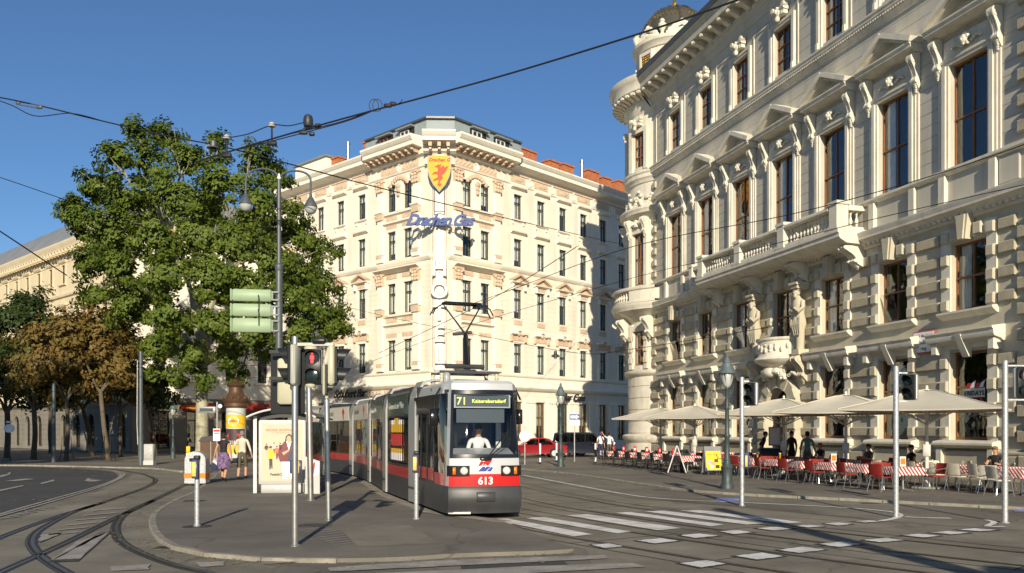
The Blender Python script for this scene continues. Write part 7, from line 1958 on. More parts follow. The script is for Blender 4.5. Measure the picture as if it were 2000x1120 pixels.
def lantern(t, iron='lamp_iron'):
    obj('base', MB(iron).lathe([(.21, 0), (.21, .12), (.165, .18), (.165, .62), (.19, .68), (.13, .76), (.1, .9)], 16), t)
    obj('shaft', MB(iron).lathe([(.13, .9), (.09, 1.0), (.075, 1.6), (.1, 1.64), (.1, 1.7), (.07, 1.76), (.062, 2.5), (.085, 2.54), (.06, 2.6), (.05, 3.1), (.08, 3.14), (.05, 3.2)], 14), t)
    for s in (-1, 1): obj('scroll', MB(iron).tube([(0, 0, 2.95), (s * .16, 0, 3.02), (s * .21, 0, 3.2), (s * .16, 0, 3.36), (s * .1, 0, 3.3)], .02, 6), t)
    gl_ = obj('lantern_glass', MB('lamp_globe').lathe([(.07, 3.2), (.13, 3.28), (.17, 3.42), (.18, 3.56), (.16, 3.66)], 14), t)
    cpp = MB('lamp_copper'); cpp.lathe([(.26, 3.64), (.27, 3.68), (.2, 3.76), (.17, 3.9), (.12, 3.98), (.13, 4.02), (.08, 4.1), (.05, 4.16), (.06, 4.2), (.005, 4.3)], 16); obj('lantern_cap', cpp, t)
    for k in range(6):
        a = 2 * PI * k / 6; obj('rib', MB(iron).tube([(.08 * math.cos(a), .08 * math.sin(a), 3.2), (.19 * math.cos(a), .19 * math.sin(a), 3.5), (.24 * math.cos(a), .24 * math.sin(a), 3.66)], .012, 5), t)
q = G(1420, 955, PH); t = thing('lantern_post', 'historic dark green lantern post at the kerb beside the yellow board', 'street lamp', T(q.x, q.y, PH), 'historic lantern posts'); lantern(t)
q = G(1095, 912, PH); t2 = thing('lantern_post', 'historic lantern post at the pavement corner right of the tram', 'street lamp', T(q.x, q.y, PH), 'historic lantern posts')
for ch in list(t.children): copy_tree(ch, t2)
q = Vector((P(338, 800, 57).x, 57, PH)); t3 = thing('lantern_post', 'small historic lantern far left of the stop display', 'street lamp', T(q.x, q.y, PH) @ Matrix.Scale(.9, 4), 'historic lantern posts')
for ch in list(t.children): copy_tree(ch, t3)

# pedestrian signals along the right kerb
for (x, y, yt, head, lab) in ((1449, 989, 737, (10, 748, 792, R(205)), 'galvanised signal pole with black head in front of the historic lantern'), (1750, 1012, 716, (17, 732, 781, R(200)), 'galvanised signal pole with black head in front of the cafe umbrellas'), (1963, 1022, 705, (36, 718, 778, R(8)), 'galvanised signal pole with red man head at the right edge')):
    q = G(x, y, 0); t = thing('traffic_light', lab, 'traffic light', T(q.x, q.y, 0)); zf = lambda yy: P(x, yy, q.y).z
    obj('pole', pole_mesh(zf(yt), .057, 'galvanised'), t)
    dx = head[0] / FPX * q.y; h0, h1 = zf(head[2]), zf(head[1])
    red = x > 1900
    if red: signal_head(t, T(dx, -.02, h0, head[3]), .30, h1 - h0, ('red_man', 'dark_lens'), 'alu_grey', .14)
    else: signal_head(t, T(dx + .07, -.05, h0, R(-48)), .28, h1 - h0, ('dark_lens', 'dark_lens'), 'alu_grey', .2)
    obj('bracket', MB('galvanised').box(0, dx + .05, -.02, .01, h1 + .02, h1 + .05).box(0, dx + .05, -.02, .01, h0 - .05, h0 - .02), t)
    if x == 1449: obj('button_box', MB('button_blue').rbox(.05, .17, -.08, .05, .95, 1.35, .02).rbox(.06, .12, -.09, -.08, 1.0, 1.28, .005, 'button_yellow'), t)
# unseen mast on the right, lean and thickness shaped for its long shadow
t = thing('wire_mast', 'tall unseen mast at the right shaped to cast the long shadow', 'mast', T(7.3, 2.0, 0)); obj('pole', MB('lamp_grey').tube([(0, 0, 0), (-1.3, 0, 6.9)], [.26, .2], 12), t); obj('collar', MB('lamp_grey').lathe([(.3, 3.0), (.42, 3.1), (.42, 3.5), (.26, 3.6)], 12), t)
# signs and bollards at the far corner
q = G(1122, 902, PH); t = thing('one_way_sign', 'blue one way arrow sign with white plate below on thin post', 'sign', T(q.x, q.y, PH)); obj('post', pole_mesh(2.85, .035, 'galvanised'), t); obj('arrow_plate', MB('sign_blue').box(-.3, .3, -.06, -.045, 2.5, 2.82), t)
obj('arrow', MB('enamel_white').prism([(-.25, 2.58), (.1, 2.58), (.1, 2.53), (.27, 2.66), (.1, 2.79), (.1, 2.74), (-.25, 2.74)], -.065, -.061), t); obj('lettering', text_mesh('EINBAHN', .1, 'sign_blue', .003), t, T(-.05, -.068, 2.625)); obj('extra_plate', MB('enamel_white').box(-.3, .3, -.06, -.045, 2.16, 2.46), t); obj('lettering', text_mesh('ausgen.', .12, 'black_paint', .003), t, T(0, -.064, 2.33)); obj('lettering', text_mesh('8-20h', .1, 'black_paint', .003), t, T(0, -.064, 2.2))
q = G(1025, 908, PH); t = thing('round_sign', 'grey back of a round traffic sign just right of the tram', 'sign', T(q.x, q.y, PH)); obj('post', pole_mesh(2.1, .03, 'galvanised'), t); obj('disc', MB('alu_grey').lathe([(.3, 0), (.3, .02), (.01, .022)], 20, M=Matrix.Translation((0, -.04, 1.55)) @ Matrix.Rotation(R(90), 4, 'X')), t)
for x, y, lab in ((1055, 907, 'black and white bollard nearest the tram on the corner'), (1087, 903, 'black and white bollard beside the corner lantern'), (1163, 906, 'black and white bollard left of the cafe tables'), (1200, 899, 'black and white bollard behind the pointing man')):
    q = G(x, y, PH); t = thing('bollard', lab, 'bollard', T(q.x, q.y, PH), 'corner bollards'); obj('post', MB('black_paint').lathe([(.05, 0), (.05, 1.1)], 12), t); obj('band', MB('enamel_white').lathe([(.052, .55), (.052, 1.1), (.03, 1.14)], 12), t); obj('band', MB('enamel_white').lathe([(.052, .12), (.052, .35)], 12), t)
# little iron guards round two trunks
for x in (130, 212):
    b = Vector(((x - 1000) / 1680 * 53, 53, PH)); t = thing('tree_guard', 'thin iron guard hoop round the trunk of the %s brown tree' % ('left' if x == 130 else 'leaning'), 'guard', T(b.x, b.y, PH), 'tree guards')
    for k in range(4):
        a = PI / 4 + k * PI / 2; obj('bar', MB('black_paint').tube([(.45 * math.cos(a), .45 * math.sin(a), 0), (.3 * math.cos(a), .3 * math.sin(a), .5), (.25 * math.cos(a), .25 * math.sin(a), 1.5)], .018, 5), t)
    obj('hoop', MB('black_paint').tube([(.3 * math.cos(2 * PI * k / 14), .3 * math.sin(2 * PI * k / 14), .5) for k in range(15)], .015, 5), t)
# ------------------------------------------------------------------ cafe in front of the palace
mat('chair_red', (0.25, 0.02, 0.014), 0.6, var=0.15, vscale=4, bump=.4, bscale=120)
mat('chair_pale', (0.55, 0.52, 0.42), 0.6, var=0.1, vscale=4, bump=.4, bscale=120)
mat('chair_black', (0.025, 0.025, 0.025), 0.6, var=0.15)
mat('tube_metal', (0.55, 0.55, 0.54), 0.3, 0.9, var=0.1)
mat('cloth_red', (0.42, 0.015, 0.02), 0.85, var=0.08)
def stripes(name, ca, cb):
    m = bpy.data.materials.new(name); m.use_nodes = True; n, l = m.node_tree.nodes, m.node_tree.links
    b = n['Principled BSDF']; b.inputs['Roughness'].default_value = .85
    tc = n.new('ShaderNodeTexCoord'); dp = n.new('ShaderNodeVectorMath'); dp.operation = 'DOT_PRODUCT'; dp.inputs[1].default_value = (8.5, 8.5, 7.0); l.new(tc.outputs['Object'], dp.inputs[0])
    fr = n.new('ShaderNodeMath'); fr.operation = 'FRACT'; l.new(dp.outputs['Value'], fr.inputs[0])
    st = n.new('ShaderNodeMath'); st.operation = 'GREATER_THAN'; st.inputs[1].default_value = .5; l.new(fr.outputs[0], st.inputs[0])
    mx = n.new('ShaderNodeMix'); mx.data_type = 'RGBA'; l.new(st.outputs[0], mx.inputs['Factor']); mx.inputs['A'].default_value = (*ca, 1); mx.inputs['B'].default_value = (*cb, 1); l.new(mx.outputs['Result'], b.inputs['Base Color'])
    MATS[name] = m
stripes('cloth_stripe', (0.40, 0.012, 0.018), (0.68, 0.64, 0.58))
mat('cloth_white', (0.70, 0.66, 0.60), 0.85, var=0.05)
mat('canvas', (0.52, 0.485, 0.395), 0.9, var=0.07, vscale=1.5)
mat('pole_white', (0.62, 0.60, 0.54), 0.5, var=0.05)
mat('board_yellow', (0.80, 0.66, 0.03), 0.5, var=0.04)
mat('board_frame', (0.30, 0.31, 0.31), 0.4, 0.4, var=0.1)
mat('beer', (0.55, 0.26, 0.02), 0.2, var=0.05)
def cafe(u, v, z=PH): 
    p = PAL + PU * u - PN * v; return Vector((p.x, p.y, z))
def chair_proto(name, label, cm, group, tm='tube_metal'):
    t = thing(name, label, 'chair', None, group)
    obj('seat', MB(cm).rbox(-.23, .23, -.22, .22, .42, .455, .015), t)
    bk = MB(cm); rows = []
    for z in (.5, .6, .7, .79, .84):
        rows.append([(.25 * math.sin(a), .2 + .05 * math.cos(a) + (z - .5) * .18, z) for a in [R(-75) + R(150) * k / 8 for k in range(9)]] + [(.235 * math.sin(a), .175 + .05 * math.cos(a) + (z - .5) * .18, z) for a in [R(75) - R(150) * k / 8 for k in range(9)]])
    obj('backrest', bk.loft(rows), t)
    for sx in (-1, 1):
        obj('leg', MB(tm).tube([(sx * .25, -.27, 0), (sx * .23, -.2, .44), (sx * .25, -.16, .64)], .013, 6), t); obj('leg', MB(tm).tube([(sx * .25, .3, 0), (sx * .22, .18, .42), (sx * .24, .25, .8)], .013, 6), t)
        obj('armrest', MB(tm).tube([(sx * .25, -.16, .64), (sx * .27, 0, .66), (sx * .25, .24, .7)], .016, 6), t)
    return t
protos = {'red': chair_proto('cafe_chair', 'red woven cafe chair with shiny metal legs at the striped tables', 'chair_red', 'red cafe chairs'),
          'pale': chair_proto('cafe_chair', 'cream woven cafe chair with metal legs near the seated woman', 'chair_pale', 'cream cafe chairs'),
          'black': chair_proto('cafe_chair', 'black cafe chair at the far striped tables', 'chair_black', 'black cafe chairs', 'chair_black')}
used = {}
ORD = ['first', 'second', 'third', 'fourth', 'fifth', 'sixth', 'seventh', 'eighth', 'ninth', 'tenth']
def chair(kind, u, v, rot, lab=None):
    c = chair_(kind, u, v, rot)
    if lab: c['label'] = lab
    return c
def chair_(kind, u, v, rot):
    p = cafe(u, v); M = T(p.x, p.y, p.z, P_ROT + rot + R(rnd.uniform(-12, 12)))
    if kind in used: return copy_tree(protos[kind], None, M)
    used[kind] = 1; protos[kind].matrix_basis = M; return protos[kind]
tp = thing('cafe_table', 'small cafe table on a metal pedestal under a striped cloth', 'table', None, 'cafe tables')
obj('table_top', MB('alu_grey').rbox(-.38, .38, -.38, .38, .715, .74, .01), tp); obj('pedestal', MB('tube_metal').lathe([(.035, .04), (.035, .72)], 12), tp)
for k in range(4): obj('foot', MB('tube_metal').tube([(0, 0, .06), (.3 * math.cos(PI / 4 + k * PI / 2), .3 * math.sin(PI / 4 + k * PI / 2), .015)], [.03, .02], 6), tp)
def cloth_mesh(seed):
    r_ = random.Random(seed); mb = MB('cloth_red'); n = 16; half = .66; e = .40
    def pt(i, j):
        x, y = -half + 2 * half * i / n, -half + 2 * half * j / n
        ox, oy = max(0, abs(x) - e), max(0, abs(y) - e)
        px_, py_ = math.copysign(min(abs(x), e), x), math.copysign(min(abs(y), e), y)
        d = math.hypot(ox, oy) if ox and oy else ox + oy
        w = .03 * math.sin((i + j) * 1.9 + seed) * min(1, d * 5)
        px_ += math.copysign(1, x) * (ox * .28 + (.012 if ox else 0) + w * (ox > 0)); py_ += math.copysign(1, y) * (oy * .28 + (.012 if oy else 0) + w * (oy > 0))
        return (px_, py_, .748 - d * .93)
    for i in range(n):
        for j in range(n):
            mb.add([pt(i, j), pt(i + 1, j), pt(i + 1, j + 1), pt(i, j + 1)], [(0, 1, 2, 3)], 'cloth_stripe')
    me = mb.mesh('tablecloth', 0); bm = bmesh.new(); bm.from_mesh(me); bmesh.ops.remove_doubles(bm, verts=bm.verts, dist=.001); bm.to_mesh(me); bm.free()
    me.polygons.foreach_set('use_smooth', [True] * len(me.polygons)); return me
CL = [cloth_mesh(k) for k in range(3)]
first = [True]
def table(u, v, rot=0.0, group='front', lab=None):
    p = cafe(u, v); M = T(p.x, p.y, p.z, P_ROT + rot + R(rnd.uniform(-5, 5)))
    tb_ = None
    if first[0]: tp.matrix_basis = M; first[0] = False
    else: tb_ = copy_tree(tp, None, M)
    (tp if tb_ is None else tb_)['label'] = 'cafe table on metal pedestal, ' + lab
    c = obj('tablecloth', CL[rnd.randrange(3)], None, M.copy())
    tag(c, 'striped cloth on cafe table, ' + lab, 'tablecloth', 'striped cloths ' + group)
    return p
# front block (red chairs) in two rows, near end with cream chairs, far block with black chairs
for i in range(7):
    u = 23.6 + i * 1.72; w_ = ORD[i] + ' from the lantern'
    p = table(u, 7.15 + .06 * i, 0, 'near red chairs block', w_ + ' in the kerb side row')
    chair('red', u + rnd.uniform(-.1, .1), 7.95 + .06 * i, R(180), 'red cafe chair nearest the kerb, %s' % w_)
    if i in (1, 3, 5): chair('red', u + .86, 7.15 + .06 * i, R(-95), 'red cafe chair set sideways right of the kerb side table, %s' % w_)
    else: chair('red', u - .75, 7.2 + .06 * i, R(85), 'red cafe chair set sideways left of the kerb side table, %s' % w_)
    chair('red', u, 6.35, 0, 'red cafe chair facing the kerb behind the first row, %s' % w_)
    table(u + .3, 4.9, 0, 'near red chairs block', w_ + ' in the row by the wall')
    k_, n_ = ('red', 'red') if i < 4 else ('pale', 'cream')
    chair(k_, u + .3, 5.75, R(180), n_ + ' cafe chair on the street side of the wall row, %s' % w_); chair(k_, u + .3, 4.1, 0, n_ + ' cafe chair with its back to the palace wall, %s' % w_)
for k, (u, v) in enumerate(((33.0, 4.7), (34.7, 4.6), (36.2, 5.4))):
    w_ = ORD[k] + ' from the nearest umbrella pole'
    table(u, v, 0, 'cream chairs group', w_ + ' at the right edge'); chair('pale', u + .05, v + .85, R(180), 'cream cafe chair seen from behind, %s' % w_)
    chair('pale', u + .9 if u > 34 else u - .8, v, R(-90 if u > 34 else 90), 'cream cafe chair turned sideways, %s' % w_)
chair('pale', 35.6, 5.9, R(200), 'cream cafe chair pulled out nearest the right signal pole'); chair('pale', 33.2, 3.85, 0, 'cream cafe chair under the seated woman in black')
for i in range(7):
    u = 12.8 + i * 1.5; w_ = ORD[6 - i] + ' from the ashtray post'
    table(u, 8.25 + .04 * i, 0, 'far black chairs block', w_ + ' in the far kerb row'); chair('black', u, 9.05 + .04 * i, R(180), 'black cafe chair on the kerb side, %s' % w_); chair('black', u, 7.45, 0, 'black cafe chair on the wall side of the kerb row, %s' % w_)
    if i % 2: chair('black', u + .74, 8.3, R(-90), 'black cafe chair turned sideways, %s' % w_)
    table(u + .2, 6.0, 0, 'far black chairs block', w_ + ' in the far middle row'); chair('black', u + .2, 6.8, R(180), 'black cafe chair of the middle row, %s' % w_)
for i in range(4):
    w_ = ORD[3 - i] + ' from the yellow board'; table(14.0 + i * 2.2, 3.6, 0, 'far black chairs block', w_ + ' by the far wall'); chair('black', 14.0 + i * 2.2, 4.4, R(180), 'black cafe chair by the far wall, %s' % w_)
# things on the tables
k = 0
for u, v in ((12.8, 8.25), (14.3, 8.29), (15.8, 8.33), (17.3, 8.37), (18.8, 8.41), (20.3, 8.45)):
    p = cafe(u, v); mh = thing('menu_holder', 'red menu holder, %s from the left on the far tables' % ORD[k], 'menu', T(p.x, p.y, PH + .752, P_ROT + R(30 * k)), 'red menu holders'); k += 1
    obj('cards', MB('cloth_red').prism([(-.09, 0), (.09, 0), (.07, .3), (-.07, .3)], -.03, .03), mh); obj('print', MB('cloth_white').box(-.05, .05, -.034, -.031, .1, .22), mh)
for u, v in ((25.3, 7.2), (27.0, 7.27)):
    k = 0 if u < 26 else 1
    p = cafe(u, v); g_ = thing('beer_glass', ('left', 'right')[k] + ' one of two tall beer glasses on the kerb side tables', 'glass', T(p.x, p.y, PH + .752), 'beer glasses'); obj('glass', MB('windscreen').lathe([(.03, 0), (.035, .01), (.045, .24)], 12, cap=False), g_); obj('beer', MB('beer').lathe([(.028, .012), (.04, .2)], 12), g_); obj('foam', MB('cloth_white').lathe([(.04, .2), (.043, .235), (.01, .24)], 12), g_)
for u, v in ((30.5, 7.45), (33.9, 7.5)):
    p = cafe(u, v); g_ = thing('menu_card', 'upright printed card on the table %s' % ('left of the nearest umbrella pole' if u < 33 else 'nearest the tall signal pole'), 'card', T(p.x, p.y, PH + .752, R(10)), 'upright table cards'); obj('card', MB('cloth_white').box(-.1, .1, -.01, .01, 0, .3), g_); obj('print', MB('orange_band').box(-.08, .08, -.014, -.0105, .06, .24), g_)

# umbrellas
def umbrella(M, label, big=2.05, top=3.12, rim=2.5, white=True):
    t = thing('cafe_umbrella', label, 'umbrella', M, 'beige cafe umbrellas')
    cv = MB('canvas'); n = 12; rings = []
    def rimpt(k):      # square outline with cut corners
        s = 4 * n; a = k / s * 4; side = int(a) % 4; f = a - int(a)
        q = [(-1, -1), (1, -1), (1, 1), (-1, 1)]; p0, p1 = q[side], q[(side + 1) % 4]; x, y = p0[0] + (p1[0] - p0[0]) * f, p0[1] + (p1[1] - p0[1]) * f
        sag = 1 - .035 * math.sin(PI * f); return x * big * sag, y * big * sag, rim - .03 * math.sin(PI * f)
    prof = [(.03, 1.0), (.15, .93), (.4, .66), (.7, .3), (1.0, 0.0)]
    for r_, hgt in prof:
        ring = []
        for k in range(4 * n):
            x, y, z = rimpt(k); dip = -.05 * math.sin(PI * ((k % n) / n)) * math.sin(PI * r_); ring.append((x * r_, y * r_, z + (top - rim) * hgt + dip))
        rings.append(ring)
    cv.loft(rings[::-1], False)
    cv.loft([rings[-1], [(x * .995, y * .995, z - .04) for x, y, z in rings[-1]]][::-1], False)
    ob = obj('canopy', cv, t)
    for k in range(4):
        a = PI / 4 + k * PI / 2; obj('seam', MB('canvas').tube([((big * 1.414 * r_ + .0) * math.cos(a), (big * 1.414 * r_) * math.sin(a), rim + (top - rim) * h_ + .012) for r_, h_ in prof], .018, 5), ob)
    obj('finial', MB('pole_white').lathe([(.13, top), (.13, top + .03), (.04, top + .04), (.05, top + .09), (.04, top + .14), (.005, top + .16)], 12), t)
    obj('pole', MB('pole_white').lathe([(.06, .0), (.06, 1.5), (.05, 1.51), (.05, top)], 14), t); obj('base', MB('board_frame').rbox(-.4, .4, -.4, .4, 0, .07, .02), t); obj('foot', MB('pole_white').lathe([(.11, .07), (.11, .12), (.07, .2)], 14), t)
    obj('crank', MB('pole_white').rbox(-.11, .11, -.09, .09, 1.02, 1.4, .02), t)
    for k in range(8):
        a = k * PI / 4; L_ = 1.05; rr = big * (1.414 if k % 2 else 1.0) * .5; obj('strut', MB('pole_white').tube([(.05 * math.cos(a), .05 * math.sin(a), 2.05), (rr * math.cos(a), rr * math.sin(a), rim + (top - rim) * .3)], .018, 5), t)
    return t
for x, y, Yd, lab, rz in ((1290, 800, 49.0, 'farthest cafe umbrella beside the turret', 10), (1357, 800, 45.0, 'second farthest cafe umbrella left of the lantern', 12), (1531, 800, 35.1, 'middle cafe umbrella in front of the portal', 8), (1652, 800, 31.2, 'second nearest cafe umbrella right of the portal', 10), (1810, 800, 27.3, 'nearest and largest looking cafe umbrella on the right', 12)):
    q = P(x, y, Yd); umbrella(T(q.x, q.y, PH, P_ROT + R(rz + 30)), lab, 2.25 if x == 1810 else 2.05)

# boards, ashtray post, menu desk
q = G(1391, 928, PH); t = thing('menu_board', 'yellow printed A board on the pavement beside the lantern', 'board', T(q.x, q.y, PH, R(14)))
obj('frame', MB('board_frame').prism([(-.36, 0.0), (-.32, 0), (-.28, 1.12), (.36, 1.12), (.36, 1.2), (-.34, 1.2)], -.16, -.12) if False else MB('board_frame').box(-.38, .38, -.03, .03, .18, 1.2, M=Matrix.Translation((0, -.18, 0)) @ Matrix.Rotation(R(-9), 4, 'X')), t)
obj('back_frame', MB('board_frame').box(-.38, .38, -.03, .0, .1, 1.2, M=Matrix.Translation((0, .22, 0)) @ Matrix.Rotation(R(9), 4, 'X')), t)
Mb = Matrix.Translation((0, -.18, 0)) @ Matrix.Rotation(R(-9), 4, 'X')
obj('poster', MB('board_yellow').box(-.33, .33, -.038, -.031, .22, 1.0), t, Mb); obj('heading', text_mesh('GRILL PARTY', .1, 'poster_red', .003, bold=.003), t, Mb @ T(0, -.042, .82))
for k, (x, z, m) in enumerate(((-.18, .55, 'poster_grey'), (.12, .6, 'poster_jacket'), (.16, .35, 'poster_dark'), (-.12, .36, 'enamel_white'), (-.02, .48, 'poster_skin'))): obj('picture', MB(m).box(x - .09, x + .09, -.044, -.04, z - .07, z + .07), t, Mb)
for s in (-1, 1): obj('leg', MB('tube_metal').tube([(s * .36, -.42, 0), (s * .35, -.2, .3)], .018, 6), t); obj('leg', MB('tube_metal').tube([(s * .36, .3, 0), (s * .35, .2, .3)], .018, 6), t)
q = G(1322, 925, PH); t = thing('folding_board', 'white folding A board seen edge on beside the ashtray post', 'board', T(q.x, q.y, PH, R(80)))
for s in (-1, 1): obj('panel', MB('pole_white').box(-.35, .35, -.02, .02, .05, 1.25, M=Matrix.Translation((0, s * .4, 0)) @ Matrix.Rotation(R(18) * s, 4, 'X')), t)
q = G(1327, 923, PH); t = thing('ashtray_post', 'dark standing ashtray between the two boards', 'ashtray', T(q.x + .05, q.y - .3, PH)); obj('column', MB('blue_black').lathe([(.16, 0), (.16, .04), (.1, .08), (.1, .9)], 14), t); obj('bowl', MB('blue_black').lathe([(.1, .9), (.18, .94), (.19, 1.0), (.15, 1.01)], 14), t)
q = P(1508, 850, 36.3); t = thing('menu_desk', 'dark reception desk with framed menu at the cafe entrance', 'desk', T(q.x, q.y, PH, P_ROT + R(25)))
obj('body', MB('blue_black').rbox(-.45, .45, -.2, .2, 0, 1.05, .02), t); obj('top', MB('blue_black').box(-.5, .5, -.26, .26, 1.05, 1.1), t); obj('papers', MB('cloth_white').box(-.35, .25, -.15, .12, 1.1, 1.12), t); obj('menu_frame', MB('board_frame').box(-.3, .3, .2, .24, 1.2, 2.0), t); obj('menu', MB('cloth_white').box(-.24, .24, .19, .2, 1.26, 1.94), t)
# ------------------------------------------------------------------ people and cars
for nm, c in (('skin', (0.50, 0.27, 0.17)), ('hair_dark', (0.025, 0.016, 0.012)), ('hair_grey', (0.22, 0.19, 0.16)), ('hair_fair', (0.22, 0.11, 0.04)), ('wear_black', (0.014, 0.014, 0.016)), ('wear_white', (0.72, 0.71, 0.70)), ('wear_cream', (0.58, 0.53, 0.42)), ('wear_brown', (0.11, 0.085, 0.055)), ('wear_navy', (0.03, 0.035, 0.08)), ('wear_teal', (0.10, 0.20, 0.17)), ('wear_denim', (0.10, 0.10, 0.10)), ('shoe_dark', (0.02, 0.018, 0.016)), ('cap_purple', (0.12, 0.03, 0.12))):
    mat(nm, c, 0.75, var=0.1, vscale=5)
mat('skirt_print', (0.16, 0.10, 0.20), 0.85, var=0.8, vscale=14)
BASE = dict(pel=(0, 0, .95, .15, .105), wst=(0, 0, 1.10, .135, .095), chs=(0, -.01, 1.28, .155, .11), upc=(0, 0, 1.41, .13, .095), nck=(0, 0, 1.50, .055, .055), hdb=(0, -.02, 1.565, .068, .08), hdm=(0, -.02, 1.64, .076, .094), hdt=(0, -.005, 1.715, .055, .07),
            hpL=(.095, 0, .90, .095, .095), knL=(.10, -.02, .49, .062, .062), anL=(.10, .02, .09, .042, .045), toL=(.115, -.15, .035, .04, .035), hpR=(-.095, 0, .90, .095, .095), knR=(-.10, -.02, .49, .062, .062), anR=(-.10, .02, .09, .042, .045), toR=(-.115, -.15, .035, .04, .035),
            shL=(.175, 0, 1.40, .06, .06), elL=(.24, .02, 1.13, .043, .043), wrL=(.26, -.04, .89, .03, .03), haL=(.26, -.06, .80, .034, .022), shR=(-.175, 0, 1.40, .06, .06), elR=(-.24, .02, 1.13, .043, .043), wrR=(-.26, -.04, .89, .03, .03), haR=(-.26, -.06, .80, .034, .022))
BONES = [('pel', 'wst'), ('wst', 'chs'), ('chs', 'upc'), ('upc', 'nck'), ('nck', 'hdb'), ('hdb', 'hdm'), ('hdm', 'hdt'), ('upc', 'shL'), ('shL', 'elL'), ('elL', 'wrL'), ('wrL', 'haL'), ('upc', 'shR'), ('shR', 'elR'), ('elR', 'wrR'), ('wrR', 'haR'), ('pel', 'hpL'), ('hpL', 'knL'), ('knL', 'anL'), ('anL', 'toL'), ('pel', 'hpR'), ('hpR', 'knR'), ('knR', 'anR'), ('anR', 'toR')]
def body_mesh(pose, wear, scale=1.0, fat=1.0):
    J = dict(BASE); J.update({k: (*v[:3], *(v[3:] or BASE[k][3:])) for k, v in pose.items()})
    keys = list(J); me = bpy.data.meshes.new('person_body')
    me.from_pydata([J[k][:3] for k in keys], [(keys.index(a), keys.index(b)) for a, b in BONES], [])
    o = bpy.data.objects.new('tmp', me); COL.objects.link(o)
    sk = o.modifiers.new('s', 'SKIN'); sk.use_smooth_shade = True; sk.branch_smoothing = .4
    if not me.skin_vertices: me.attributes
    lay = me.skin_vertices[0].data
    for i, k in enumerate(keys):
        f = fat if k in ('pel', 'wst', 'chs') else 1.0
        lay[i].radius = (J[k][3] * f, J[k][4] * f); lay[i].use_root = (k == 'pel')
    ss = o.modifiers.new('d', 'SUBSURF'); ss.levels = 1; ss.render_levels = 1
    dg = bpy.context.evaluated_depsgraph_get(); out = bpy.data.meshes.new_from_object(o.evaluated_get(dg))
    bpy.data.objects.remove(o)
    # fingers and thumb, nose, ears grow out of the same mesh
    bm = bmesh.new(); bm.from_mesh(out)
    ex = MB('skin')
    for s in 'LR':
        w = Vector(J['wr' + s][:3]); h = Vector(J['ha' + s][:3]); d = (h - w).normalized(); side = d.cross(Vector((0, 1, 0.01))).normalized()
        for q in range(4):
            b = h + side * (-.024 + q * .016) + d * .005; L_ = (.065, .075, .072, .055)[q]; ex.tube([b - d * .02, b + d * L_ * .55, b + d * L_ + Vector((0, -.012, 0))], [.0085, .008, .006], 5)
        sg = 1 if s == 'L' else -1
        b = w + d * .04; ex.tube([b, b + d * .04 - side * sg * .03, b + d * .075 - side * sg * .034], [.011, .010, .007], 5)
    hm = Vector(J['hdm'][:3]); ex.ball((hm.x, hm.y - .1, hm.z - .01), (.014, .02, .022), 6, 4); ex.ball((hm.x, hm.y - .088, hm.z - .058), (.026, .012, .008), 6, 4)
    for s in (-1, 1): ex.ball((hm.x + s * .078, hm.y + .01, hm.z - .005), (.012, .02, .03), 6, 4)
    for p, f in ((ex.v, ex.f),):
        vv = [bm.verts.new(q) for q in p]
        for fc in f:
            try: bm.faces.new([vv[i] for i in fc])
            except ValueError: pass
    bm.to_mesh(out); bm.free()
    names = []
    out.materials.clear()
    def midx(n_):
        if n_ not in names: names.append(n_); out.materials.append(MATS[n_])
        return names.index(n_)
    segs = [(a, b, Vector(J[a][:3]), Vector(J[b][:3])) for a, b in BONES]
    for p in out.polygons:
        c = p.center; best = None
        for a, b, A, B in segs:
            t = max(0, min(1, (c - A).dot(B - A) / max((B - A).length_squared, 1e-9))); d = (c - A.lerp(B, t)).length / (.5 * (J[a][3] + J[b][3]) + .03)
            if best is None or d < best[0]: best = (d, a, b, t)
        p.material_index = midx(wear(best[1], best[2], best[3])); p.use_smooth = True
    if scale != 1: out.transform(Matrix.Scale(scale, 4))
    return out
def outfit(top, bottom, shoe='shoe_dark', sleeve=.55, leg=1.0):
    """sleeve / leg: share of the limb that is covered (1 = to the wrist / ankle)"""
    def f(a, b, t):
        pr = a + b
        if 'hd' in pr or pr == 'nckhdb' or (pr == 'upcnck' and t > .55): return 'skin'
        if pr in ('shLelL', 'shRelR'): return top if t < sleeve * 2 else 'skin'
        if pr in ('elLwrL', 'elRwrR'): return top if t < sleeve * 2 - 1 else 'skin'
        if pr.startswith('wr'): return 'skin'
        if pr in ('hpLknL', 'hpRknR'): return bottom if t < leg * 2 else 'skin'
        if pr in ('knLanL', 'knRanR'): return (bottom if t < leg * 2 - 1 else 'skin') if t < .93 else shoe
        if pr.startswith('an'): return shoe
        if pr.startswith('pelhp'): return bottom
        if pr == 'pelwst': return bottom if t < .35 else top
        return top
    return f
def hair(m, long=0.0, hm=(0, -.02, 1.64)):
    mb = MB(m); mb.ball((hm[0], hm[1] + .022, hm[2] + .03), (.09, .1, .085), 12, 7); mb.ball((hm[0], hm[1] + .055, hm[2] - .02 - long * .3), (.085, .06, .075 + long), 10, 6)
    return mb
def person(label, M, pose, wear, hair_m='hair_dark', s=1.0, long=0.0, fat=1.0, extra=None, group=None):
    t = thing('person', label, 'person', M @ Matrix.Scale(s, 4), group)
    obj('body', body_mesh(pose, wear, 1.0, fat), t)
    hm = pose.get('hdm', BASE['hdm'])[:3]
    if hair_m: obj('hair', hair(hair_m, long, hm), t)
    if extra: extra(t)
    return t
walkL = dict(knL=(.10, -.16, .52), anL=(.10, -.12, .12), toL=(.11, -.27, .07), knR=(-.10, .02, .49), anR=(-.10, .2, .11), toR=(-.11, .05, .035))
q = G(437, 941, IH)
